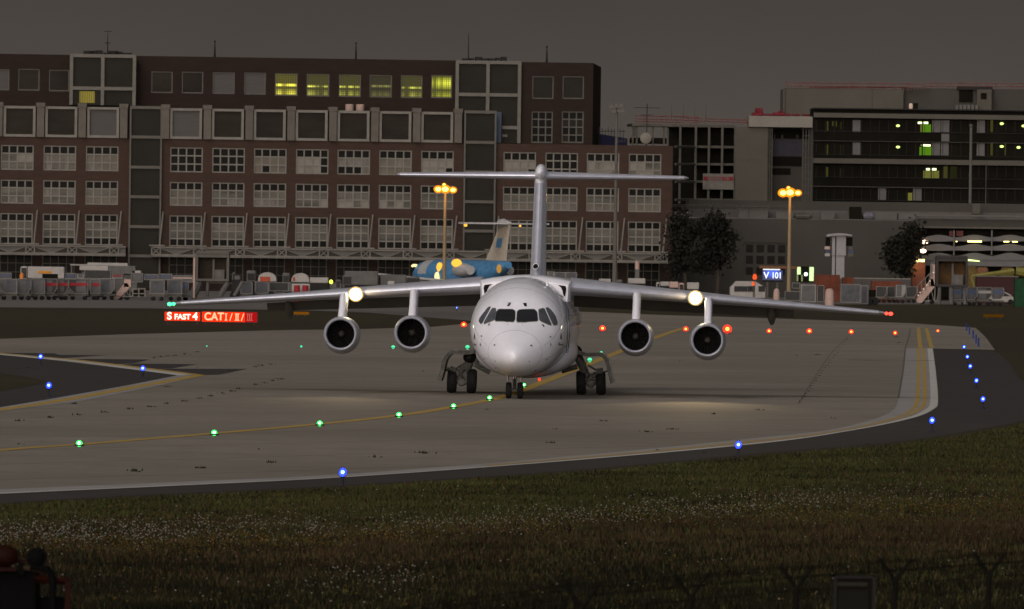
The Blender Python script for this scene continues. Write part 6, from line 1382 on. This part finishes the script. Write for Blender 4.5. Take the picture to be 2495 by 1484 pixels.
# pink stairs and the lit cabin
t, fr = stairs('pink lit stairs with a railing leading up to the cabin on the right', ZG, (700, 1385), (885, 1120), (890, 820, 965, 1130), 741, m_salmon, wd=95)
pts = [fr.loc(*ZG(x, y)) for x, y in ((703, 1120), (760, 1060), (820, 1010), (890, 930), (900, 800), (960, 770))]; mb = MB(); mb.path([(p[0], -.1, p[1]) for p in pts], .05, n=6)
for (x, y0, y1) in ((705, 1115, 1290), (760, 1060, 1240), (815, 1010, 1190), (870, 950, 1130), (905, 800, 1000)): a, b = fr.loc(*ZG(x, y0)), fr.loc(*ZG(x, y1)); mb.path([(a[0], -.1, a[1]), (b[0], -.1, b[1])], .045, n=6)
mb.build('railing', m_frame, t); mb = MB()
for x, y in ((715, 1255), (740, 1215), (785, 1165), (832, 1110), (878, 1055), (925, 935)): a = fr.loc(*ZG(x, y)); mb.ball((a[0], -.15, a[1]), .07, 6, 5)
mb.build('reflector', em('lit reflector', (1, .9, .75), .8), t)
a, b = fr.loc(*ZG(1005, 1175)), fr.loc(*ZG(980, 1385)); MB().path([(a[0], .3, a[1]), (b[0], .3, .1)], .10, n=6).build('leg', m_frame, t)
frc = at(*ZG(1180, 1100), Y=1005)
bridge_cab('dark framed boarding cabin with a warm lit interior on the right', ZG, (965, 730, 1410, 1135), [((1010, 1380), (1015, 1140), .2), ((1370, 1380), (1365, 1140), .2), ((1180, 1380), (1180, 1140), .25)], frc, mat('warm cabin inside', (.10, .055, .02), .8, col2=(.03, .02, .012), scale=.8), m_truckg, mat('cabin frame', (.035, .032, .03), .6))
# yellow crane boom, maroon wall, green box
fr = at(*ZG(1700, 1000), Y=1085); t = fthing('yellow_boom_lift', 'yellow boom lift with its long arm stretched out on the right', 'lift', fr); my = mat('boom yellow', (.13, .12, .03), .5, var=.25, scale=1)
a, b, c_, d_ = [fr.loc(*ZG(*p)) for p in ((1460, 990), (2060, 915), (2190, 945), (2060, 985))]
MB().path([(a[0], 0, a[1]), (b[0], 0, b[1])], .22, .34, 6).build('boom', my, t); MB().path([(b[0] + .2, .2, b[1]), (c_[0] + 1, .2, c_[1])], .5, .6, 8).build('turret', my, t); MB().path([(a[0] + 1, .3, a[1] - .4), (d_[0], .3, d_[1])], .16, n=6).build('lower_boom', my, t); MB().path([(a[0], .1, a[1]), (a[0] + .6, .1, 1.0), (a[0] + .2, .1, .2)], .18, n=6).build('jib', my, t)
MB().box(c_[0] - 1.5, c_[0] + 3, -.5, 2, .4, 1.6).build('base', my, t, bevel=.1)
fr = at(*ZG(1800, 1070), Y=1060); t = fthing('maroon_cabin', 'long maroon site cabin with a pale top edge behind the white car', 'cabin', fr); s0, s1, z0, z1 = fr.rect(*ZG(1532, 1000), *ZG(2110, 1140)); MB().box(s0, s1, 0, 3, .02, z1).build('wall', mat('maroon wall', (.035, .014, .014), .7), t); MB().box(s0 - .1, s1 + .1, -.1, 3.1, z1 + .002, z1 + .15).build('roof', m_frame2, t)
fr = at(*ZG(2140, 1100), Y=1000); t = fthing('green_container', 'green container at the right edge behind the white car', 'container', fr); s0, s1, z0, z1 = fr.rect(*ZG(2068, 1020), *ZG(2330, 1380)); MB().box(s0, s1, 0, 2.5, .02, z1).build('shell', mat('container green', (.008, .035, .014), .6, var=.3), t); MB().box(s0 + .2, s0 + 1.2, -.04, -.005, .2, z1 - .3).build('door', mat('container green', (.008, .035, .014), .6), t)
fr = at(*ZG(1440, 1000), Y=1090); t = fthing('yellow_lit_wall', 'warm yellow board beside the lit cabin under the car park', 'board', fr); s0, s1, z0, z1 = fr.rect(*ZG(1415, 850), *ZG(1530, 1140)); MB().box(s0, s1, 0, .3, .02, z1).build('board', mat('ochre board', (.09, .06, .02), .8, var=.5, scale=1), t); MB().box(s0 - .05, s1 + .05, -.05, .35, z1 + .002, z1 + .12).build('cap', m_scaf, t)
for x0, x1, y0, y1, lb, m in ((1880, 2060, 862, 930, 'ochre machine under the car park, left of the boom base', MATS['ochre board']), (1540, 1700, 860, 905, 'brown machine under the car park behind the boom', MATS['hood brown'])):
    fr = at(*ZG(x0, y1), Y=1100); s0, s1, z0, z1 = fr.rect(*ZG(x0, y0), *ZG(x1, y1)); t = fthing('parked_machine', lb, 'machine', fr, 'machines under the car park'); MB().box(s0, s1, 0, 2, .5, z1).build('body', m, t, bevel=.3); wheels(t, (s0 + .5, s1 - .5), .5, .1, 1.9)
# small white car
fr = at(ZG(1880, 1385)[0], 742); t = fthing('white_car', 'small white hatchback parked at the far right edge of the apron', 'car', fr)
Pc = lambda x, y: fr.loc(*ZG(x, y)); ok_ = [Pc(*p) for p in ((1652, 1365), (1650, 1300), (1690, 1300), (1745, 1245), (1930, 1243), (2000, 1275), (2040, 1315), (2085, 1335), (2108, 1372), (2105, 1385), (1652, 1385))]
zmin = min(p[1] for p in ok_); sh = lambda p: (p[0], max(.22, p[1] - zmin + .25)); body = [sh(p) for p in ok_]
MB().prism(body, 0, 1.65).build('body', m_truck, t, bevel=.10)
for poly in (((1700, 1300), (1752, 1255), (1770, 1255), (1765, 1300)), ((1775, 1300), (1780, 1255), (1850, 1255), (1880, 1300)), ((1865, 1255), (1925, 1255), (2010, 1305), (1900, 1305))): MB().prism([sh(Pc(*p)) for p in poly], -.02, .03).build('window', m_glassv, t)
for x in (1715, 1700): pass
wheels(t, (sh(Pc(1720, 1370))[0], sh(Pc(2010, 1370))[0]), .30, .02, 1.6)

# ------------------------------------------------------------------ masts
def flood_mast(label, px, ytop, ybase, heads, Y, lit):
    fr = Frame(px, Y); t = fthing('light_mast', label, 'light mast', fr, 'apron light masts'); zt_m = fr.loc(px, ytop)[1]; s = fr.loc(px, ytop + 10)[0]
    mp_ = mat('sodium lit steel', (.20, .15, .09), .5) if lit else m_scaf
    MB().path([(s, 0, 0), (s, 0, zt_m)], .24, .13, 10).build('pole', mp_, t)
    for i, (x, y, r) in enumerate(heads):
        hs_, hz = fr.loc(x, y)
        o = MB().box(hs_ - r, hs_ + r, .05, .6, hz + r * .35, hz + r * .65).build('lamp_head', m_dark if lit else m_truckg, t)
        MB().path([(s, 0.1, zt_m), (hs_, .1, hz + r * .6)], .06, n=6).build('arm', mp_, t)
        if lit:
            MB().ball((hs_, 0, hz), r, 14, 10, (1.15, .7, .95)).build('halo', m_sodhalo, o)  # glowing shell added round the bulb to imitate its orange halo
            MB().ball((hs_, -.32 * r, hz), r * .66, 12, 8, (1.2, .7, .95)).build('bulb', m_sod, o)
    if lit:
        ld = bpy.data.lights.new('sodium_light', 'POINT'); ld.energy = 300; ld.color = (1, .48, .07); ld.shadow_soft_size = .6
        lo = bpy.data.objects.new('sodium_light', ld); C.objects.link(lo); lo.parent = t; lo.location = (s, -1.6, zt_m - 1.0)
    return t, fr, s, zt_m
m_sod = em('sodium bulb', (1.0, .66, .14), 4); m_sodhalo = em('sodium refractor', (1.0, .33, .01), 1.25)
flood_mast('sodium light mast left of the tail fin with orange lamps lit', 1085, 452, 700, [(1068, 461, .44), (1085, 461, .50), (1104, 463, .38), (1082, 450, .2)], 1010, True)
flood_mast('sodium light mast on the right with orange lamps lit', 1925, 460, 715, [(1908, 470, .50), (1925, 469, .56), (1944, 470, .38), (1921, 458, .22)], 1010, True)
fr = Frame(1503, 985); t = fthing('floodlight_mast', 'tall unlit floodlight mast right of the tail fin', 'light mast', fr); s, zt_m = fr.loc(1503, 262); MB().path([(s, 0, 0), (s, 0, zt_m * .4), (s, 0, zt_m)], .27, .12, 10).build('pole', m_frame2, t)
ZF = Z3b
mb = MB(); s0, s1, z0, z1 = fr.rect(*ZF(1312, 700), *ZF(1440, 722)); mb.box(s0, s1, -.3, .3, z0, z1); mb.build('crossbar', m_scaf, t)
for x0, x1, y0, y1 in ((1312, 1350, 705, 738), (1358, 1395, 702, 740), (1400, 1440, 700, 735), (1335, 1375, 752, 785), (1382, 1415, 748, 785), (1420, 1455, 745, 782)):
    s0, s1, z0, z1 = fr.rect(*ZF(x0, y0), *ZF(x1, y1)); MB().prismx([(-.5, z0), (.2, z0 + .1), (.2, z1), (-.3, z1)], s0, s1).build('floodlight', m_frame2, t)
# thin poles in front of the office block
for px, y0, y1, lb in ((2366, 306, 500, 'thick pale pole in front of the black office'), (2404, 400, 496, 'thin dark pole in front of the black office')):
    fr = Frame(px, 1170); a, b = fr.loc(px, y1), fr.loc(px, y0); t = fthing('roof_pole', lb, 'pole', fr, 'poles before the office'); r = .16 if px == 2366 else .05; MB().path([(a[0], 2.5, 0), (a[0], 2.5, b[1])], r * 1.4, r, 8).build('pole', m_frame2 if px == 2366 else m_scaf, t); MB().ball((a[0], 2.5, b[1]), r * 1.6, 8, 6).build('cap', m_scaf, t)

# ------------------------------------------------------------------ the blue jet behind
JF = Frame(1118, 1035.0, R(-68)); m_jb = mat('jet blue paint', (.06, .18, .33), .35, var=.25, coat=.2); m_jw = mat('jet pale paint', (.32, .32, .32), .4, coat=.2)
jet = fthing('parked_jet', 'blue and white T-tailed jet parked on the apron behind the left wing', 'airliner', JF)
JX = lambda v: v
# local x runs along the fuselage (nose at -), y across
sec = [(-12.5, 2.2, .15), (-12.2, 2.3, .6), (-11.4, 2.45, 1.05), (-10.2, 2.55, 1.38), (-8.6, 2.6, 1.55), (-6, 2.6, 1.6), (7, 2.6, 1.6), (9.5, 2.9, 1.35), (12, 3.3, .9), (14.5, 3.7, .4)]
def axis_loft(sec, n=24, y0=0.0):
    mb = MB(); vs_ = []
    for x, z, r in sec:
        for k in range(n): a = 2 * math.pi * k / n; vs_.append((x, y0 + r * math.cos(a), z + r * math.sin(a)))
    mb.add(vs_, [(i * n + k, i * n + (k + 1) % n, (i + 1) * n + (k + 1) % n, (i + 1) * n + k) for i in range(len(sec) - 1) for k in range(n)] + [tuple(range(n)), tuple((len(sec) - 1) * n + k for k in range(n))]); return mb
mb = axis_loft(sec); 
def jcol(fc):
    z = sum(mb.v[i][2] for i in fc) / len(fc); x = sum(mb.v[i][0] for i in fc) / len(fc); return 1 if (z < 1.9 - .1 * x * .3 or (-7 < x + (z - 2.6) * 1.5 < -4)) else 0
mb.mi = [jcol(f) for f in mb.f]; jf = mb.build('fuselage', [m_jb, m_jw], jet, smooth=True)
for s_ in (-1, 1):
    m2_ = MB(); m2_.add([(-1.5, s_ * 1.3, 1.6), (3.5, s_ * 1.3, 1.6), (3.8, s_ * 12.5, 2.6), (2.2, s_ * 12.5, 2.6), (-1.5, s_ * 1.3, 2.0), (3.5, s_ * 1.3, 1.9), (3.8, s_ * 12.5, 2.75), (2.2, s_ * 12.5, 2.75)], [(0, 3, 2, 1), (4, 5, 6, 7), (0, 1, 5, 4), (1, 2, 6, 5), (2, 3, 7, 6), (3, 0, 4, 7)]); m2_.build('wing', m_jw, jet)
    e = axis_loft([(5.2, 3.1, .62), (5.6, 3.1, .75), (7.5, 3.1, .75), (9.2, 3.1, .5)], 18, s_ * 2.3).build('engine', m_jw, jet, smooth=True)
    axis_loft([(5.15, 3.1, .56), (5.3, 3.1, .5)], 18, s_ * 2.3).build('intake', m_black, e)
m3 = MB(); m3.add([(8.0, -.16, 4.0), (13.6, -.10, 4.2), (14.6, -.08, 8.1), (12.2, -.12, 8.1), (8.0, .16, 4.0), (13.6, .10, 4.2), (14.6, .08, 8.1), (12.2, .12, 8.1)], [(0, 1, 2, 3), (4, 7, 6, 5), (0, 4, 5, 1), (1, 5, 6, 2), (2, 6, 7, 3), (3, 7, 4, 0)]); jfn = m3.build('tail_fin', mat('jet warm pale paint', (.38, .34, .28), .4), jet)
m4 = MB(); m4.prism([(11.1, 5.6), (12.6, 5.6), (12.9, 6.6), (11.6, 6.6)], -.19, -.165); m4.build('tail_mark', m_jb, jfn)
MB().add([(12.2, -5, 8.12), (13.8, -5, 8.12), (14.8, 0, 8.12), (12.0, 0, 8.12), (13.8, 5, 8.12), (12.2, 5, 8.12), (12.2, -5, 8.3), (13.8, -5, 8.3), (14.8, 0, 8.3), (12.0, 0, 8.3), (13.8, 5, 8.3), (12.2, 5, 8.3)], [(0, 1, 2, 3), (3, 2, 4, 5), (6, 9, 8, 7), (9, 11, 10, 8), (0, 3, 9, 6), (3, 5, 11, 9), (1, 7, 8, 2), (2, 8, 10, 4), (0, 6, 7, 1), (4, 10, 11, 5)]).build('tailplane', m_jw, jet)
axis_loft([(11.4, 8.25, .1), (11.9, 8.3, .4), (13, 8.3, .45), (15, 8.25, .1)], 14).build('tail_bullet', m_jw, jet, smooth=True)
MB().prism([(-11.75, 2.95), (-10.6, 3.35), (-10.3, 3.05), (-11.6, 2.7)], -1.25, 1.25).build('windscreen', m_glassv, jet)
for x, y in ((-9.5, 0), (1.5, -1.8), (1.5, 1.8)): o = MB().lathe([(-.15, .4), (.15, .4)], (x, y, .42), 'y', 14).build('wheel', m_rub, jet); MB().path([(x, y, .5), (x, y, 1.4)], .1, n=6).build('gear_leg', m_gear, jet)
# glowing balls painting in sodium lamp reflections on the jet's skin
m_jglint = em('warm jet glint', (1.0, .50, .06), 1.4); m_jglint2 = em('pale jet glint', (1, .85, .4), 1.3)
for (x, y, z, r, m, sx3) in ((-10.9, -.95, 3.45, .42, m_jglint2, (1, 1, .5)), (-2.2, -1.42, 3.35, .55, m_jglint, (1, .6, 1)), (-2.4, -1.62, 2.3, .55, m_jglint2, (1, .5, 1)), (6.4, -2.85, 3.85, .75, m_jglint, (1.5, .6, .6)), (13.5, -.7, 3.3, .40, em('dim jet glint', (1, .5, .1), .5), (1, .6, 1.2))):
    MB().ball((x, y, z), r, 12, 8, sx3).build('lamp', m, jet, smooth=True)
for (px, py, r, lb_) in ((1222, 550, .22, m_jglint2), (1141, 553.5, .2, m_jglint), (1230, 554, .12, m_jglint)):
    pass
MB().ball((11.9, .5, 8.35), .25, 10, 8).build('lamp', m_jglint2, jet); MB().ball((12.3, -4.2, 8.0), .2, 10, 8).build('lamp', m_jglint, jet); MB().ball((12.3, 2.2, 8.0), .13, 8, 6).build('lamp', m_jglint, jet)  # tail glints, painted as glowing balls too

# ------------------------------------------------------------------ lit red holding sign
def lit_panel(label, px0, px1, ytop, ybot, ybase, texts, group='red runway holding signs', dark_from=None):
    fr = Frame((px0 + px1) / 2, G((px0 + px1) / 2, ybase).y); s0, s1, z0, z1 = fr.rect(px0, ytop, px1, ybot); t = fthing('holding_sign', label, 'sign', fr, group)
    MB().box(s0 - .05, s1 + .05, .0, .30, z0 - .04, z1 + .04).build('housing', mat('sign housing', (.03, .028, .025), .6), t)
    if dark_from is None: MB().box(s0, s1, -.02, -.002, z0, z1).build('face', m_sgr, t)
    else:
        sd_ = s0 + (s1 - s0) * dark_from; MB().box(s0, sd_, -.02, -.002, z0, z1).build('face', m_sgr, t); o = MB().box(sd_ + .01, s1, -.02, -.002, z0, z1).build('face', m_sgd, t); o['label'] = 'dimmer red end of the sign'
    for x in (s0 + .2, s1 - .2): MB().path([(x, .15, 0), (x, .15, z0)], .05, n=8).build('post', m_scaf, t)
    return t, s0, s1, z0, z1
m_sgr = em('lit red sign face', (1.0, .030, .004), 1.25); m_sgd = em('dim red sign face', (.42, .006, .008), 1.0)
m_sgw = em('lit white sign text', (1.0, .86, .68), 1.6); m_sgp = em('lit pinkish sign text', (1.0, .58, .32), 1.25); m_sgk = em('dim sign text', (.62, .12, .09), .9)
t, s0, s1, z0, z1 = lit_panel('left red lit sign reading S FAST 4, on the grass under the left wing tip', 401.5, 487.5, 760.5, 781.5, 789, None); h = z1 - z0; zc = (z0 + z1) / 2
W_ = s1 - s0; text_mesh('lettering', 'S', h * 1.18, m_sgw, t, s0 + W_ * .13, -.04, zc, .005, .024); text_mesh('lettering', 'FAST', h * .86, m_sgw, t, s0 + W_ * .50, -.04, zc - h * .07, .005, .020, 1.0); text_mesh('lettering', '4', h * 1.18, m_sgw, t, s0 + W_ * .86, -.04, zc, .005, .026)
t, s0, s1, z0, z1 = lit_panel('right red lit sign reading CAT I/II/III with a dimmer right end', 492.5, 626.5, 760.5, 784.5, 791, None, dark_from=.78); h = z1 - z0; zc = (z0 + z1) / 2; W_ = s1 - s0
text_mesh('lettering', 'CAT', h * 1.08, m_sgp, t, s0 + W_ * .215, -.04, zc, .005, .020, .92)
def roman(n, cx_, m):
    mb = MB(); hh = h * .36; g_ = .13; w_ = (n - 1) * g_
    for k in range(n): x = cx_ - w_ / 2 + k * g_; mb.box(x - .034, x + .034, -.05, -.035, zc - hh, zc + hh)
    mb.box(cx_ - w_ / 2 - .09, cx_ + w_ / 2 + .09, -.051, -.034, zc + hh - .05, zc + hh); mb.box(cx_ - w_ / 2 - .09, cx_ + w_ / 2 + .09, -.051, -.034, zc - hh, zc - hh + .05); mb.build('lettering', m, t)
roman(1, s0 + W_ * .435, m_sgp); roman(2, s0 + W_ * .635, m_sgp); roman(3, s0 + W_ * .862, m_sgk)
for f, m in ((.525, m_sgp), (.735, m_sgp)): x = s0 + W_ * f; mb = MB(); mb.prism([(x - .11, zc - h * .38), (x - .05, zc - h * .38), (x + .11, zc + h * .38), (x + .05, zc + h * .38)], -.05, -.035); mb.build('lettering', m, t)
# small distant orange signs
for px0, px1, y0, y1, lb, Y in ((715, 753, 760, 766.5, 'small orange board lying in the far grass left of the engines', None), (2396, 2446, 766, 773, 'faint orange board in the far grass at the right', None)):
    fr = Frame((px0 + px1) / 2, G((px0 + px1) / 2, y1 + 4).y); s0, s1, z0, z1 = fr.rect(px0, y0, px1, y1); t = fthing('direction_sign', lb, 'sign', fr, 'orange boards'); mo = em('orange board', (.42, .15, .01), .42 if px0 < 1000 else .2) if px0 < 1000 else em('faint orange board', (.35, .14, .01), .22)
    MB().box(s0, s1, 0, .1, z0, z1).build('face', mo, t); mb = MB(); [MB().path([(x, .05, 0), (x, .05, z0)], .04, n=6).build('post', m_scaf, t) for x in (s0 + .3, s1 - .3)]

# ------------------------------------------------------------------ perimeter fence posts, cabinet and machine near the camera
m_fence = mat('dark fence steel', (.007, .0065, .005), .8, spec=.02)
fp = [(1122, 1462, 'leftmost'), (1417, 1423, 'second from the left'), (1683, 1399, 'third from the left'), (1941, 1378, 'fourth from the left, left of the cabinet'), (2182, 1362, 'second from the right, right of the cabinet'), (2410, 1347, 'rightmost')]
ptsf = []; src = None
for i, (px, yt, lb) in enumerate(fp):
    Y = 2.98 / ((yt - (612 + (px - 1270) * .0132)) / FPX) if i else 83.5; Y = 83.5 + i * 2.1; p = P(px, yt + 30, Y); lb = f'dark Y-shaped fence post, {lb} of the six'
    ztop = P(px, yt, Y).z; ptsf.append(Vector((p.x, Y, ztop)))
    if src is None:
        src = thing('fence_post', lb, 'fence post', (p.x, Y, 0), R(18), 'Y-shaped perimeter fence posts'); h0 = ztop - .20; MB().path([(0, 0, 0), (0, 0, h0)], .030, n=8).build('post', m_fence, src)
        for s_ in (-1, 1): MB().path([(0, 0, h0 - .02), (s_ * .165, 0, h0 + .20)], .019, n=6).build('arm', m_fence, src)
        H0 = ztop
    else: o = dup(src, lb, (p.x, Y, ztop - H0))
dv = (ptsf[-1] - ptsf[0]); dv = Vector((dv.x, dv.y, 0)); n_ = Vector((-dv.y, dv.x, 0)).normalized()
mesh = thing('wire_fence', 'thin dark wires strung between the Y-shaped posts', 'fence', (ptsf[0].x, ptsf[0].y, 0))
for off, dz in ((-.16, -.02), (.16, -.02), (-.09, -.11), (.09, -.11), (0, -.24), (0, -.6), (0, -1.0), (0, -1.4)):
    mb = MB(); e = R(18); mb.path([(q.x + off * math.cos(e) - ptsf[0].x, q.y + off * math.sin(e) - ptsf[0].y, q.z + dz) for q in [ptsf[0] - (ptsf[1] - ptsf[0]) * 3] + ptsf + [ptsf[-1] + (ptsf[-1] - ptsf[-2]) * 2]], .0035, n=4); mb.build('wire', m_fence, mesh)
fr = Frame(2083, 88.0); t = fthing('equipment_cabinet', 'dark tall cabinet with a pale strip and slatted door between the fence posts', 'cabinet', fr)
ZK = ZM(2500, 1650, 2.538); s0, s1, z0, z1 = fr.rect(*ZK(855, 790), *ZK(1215, 1071)); MB().box(s0 + .02, s1 - .02, .02, .3, 0, z1 - .015).build('body', m_fence, t)
mb = MB(); mb.box(s0, s0 + .025, -.01, .3, 0, z1); mb.box(s1 - .03, s1, -.01, .3, 0, z1); mb.box(s0, s1, -.012, .3, z1 - .018, z1); mb.build('frame', mat('cabinet edge', (.009, .009, .008), .6), t)
a0, a1, b0, b1 = fr.rect(*ZK(885, 840), *ZK(1145, 873)); MB().box(a0, a1, -.005, .02, b0, b1).build('label_strip', mat('dull strip', (.014, .0135, .009), .7), t)
mb = MB(); k = 11
for i in range(k): x = s0 + .05 + (s1 - s0 - .11) * i / k; mb.box(x, x + .010, .0, .022, .4, b0 - .04)
mb.build('door_slat', mat('cabinet slat', (.010, .010, .008), .6), t)
# orange machine, bottom left
ZQ = ZM(0, 1800, 5.457); fr = Frame(60, 88.0); t = fthing('work_machine', 'dark orange work machine with a round lamp at the bottom left corner', 'machine', fr); mo = mat('machine orange', (.011, .0024, .0010), .6, var=.4, scale=6, spec=.05); mk = mat('machine black', (.003, .003, .003), .8, spec=.02)
def mp2(x, y, t_=0): s, z = fr.loc(*ZQ(x, y), t_); return (s, t_, z)
MB().path([mp2(640, 930, .05), mp2(1290, 965, .05), ], .035, n=4).build('frame_rail', mo, t)
s0, s1, z0, z1 = fr.rect(*ZQ(1200, 960), *ZQ(1310, 1500)); MB().box(s0, s1, .02, .12, 0, z1).build('upright', mo, t)
s0, s1, z0, z1 = fr.rect(*ZQ(720, 770), *ZQ(840, 940)); MB().box(s0, s1, .08, .14, z0, z1).build('bracket', mo, t)
s0, s1, z0, z1 = fr.rect(*ZQ(-400, 710), *ZQ(300, 780)); MB().box(s0, s1, .0, .14, z0, z1).build('hood_edge', mat('machine orange', (.16, .024, .008), .5), t)
MB().path([mp2(440, 710, .02), mp2(600, 750, .02), mp2(840, 780, .02)], .018, n=6).build('hand_rail', mat('worn rail', (.03, .02, .012), .5), t)
o = MB(); c = mp2(670, 540, .0); o.ball(c, .085, 20, 12, (1, .7, 1.0)); o.build('round_lamp', mk, t, smooth=True)
MB().lathe([(0, .09), (.05, .092), (.09, .075)], (c[0] + .01, -.02, c[2] + .01), 'y', 24).build('lamp_rim', mk, t, smooth=True)
c = mp2(60, 500, .03); MB().ball(c, .11, 18, 12, (1.3, .8, 1)).build('air_filter', mo, t, smooth=True); c = mp2(190, 490, .05); MB().ball(c, .075, 16, 10).build('air_filter_cap', mk, t, smooth=True)
MB().path([mp2(560, 690), mp2(760, 715), mp2(880, 745), mp2(950, 820), mp2(975, 960), mp2(975, 1200), mp2(985, 1500)], .034, n=10).build('hose', mk, t, smooth=True)
s0, s1, z0, z1 = fr.rect(*ZQ(-400, 790), *ZQ(680, 1500)); MB().box(s0, s1, .1, .7, 0, z1).build('engine_housing', mk, t, bevel=.04)
s0, s1, z0, z1 = fr.rect(*ZQ(690, 1050), *ZQ(1200, 1500)); MB().box(s0, s1, .25, .6, 0, z1 - .12).build('tank', mk, t)
s0, s1, z0, z1 = fr.rect(*ZQ(250, 560), *ZQ(540, 620)); MB().box(s0, s1, .1, .2, z0, z1).build('cross_bar', mo, t)
s0, s1, z0, z1 = fr.rect(*ZQ(330, 620), *ZQ(450, 860)); MB().box(s0, s1, .05, .1, z0, z1).build('post', mk, t)
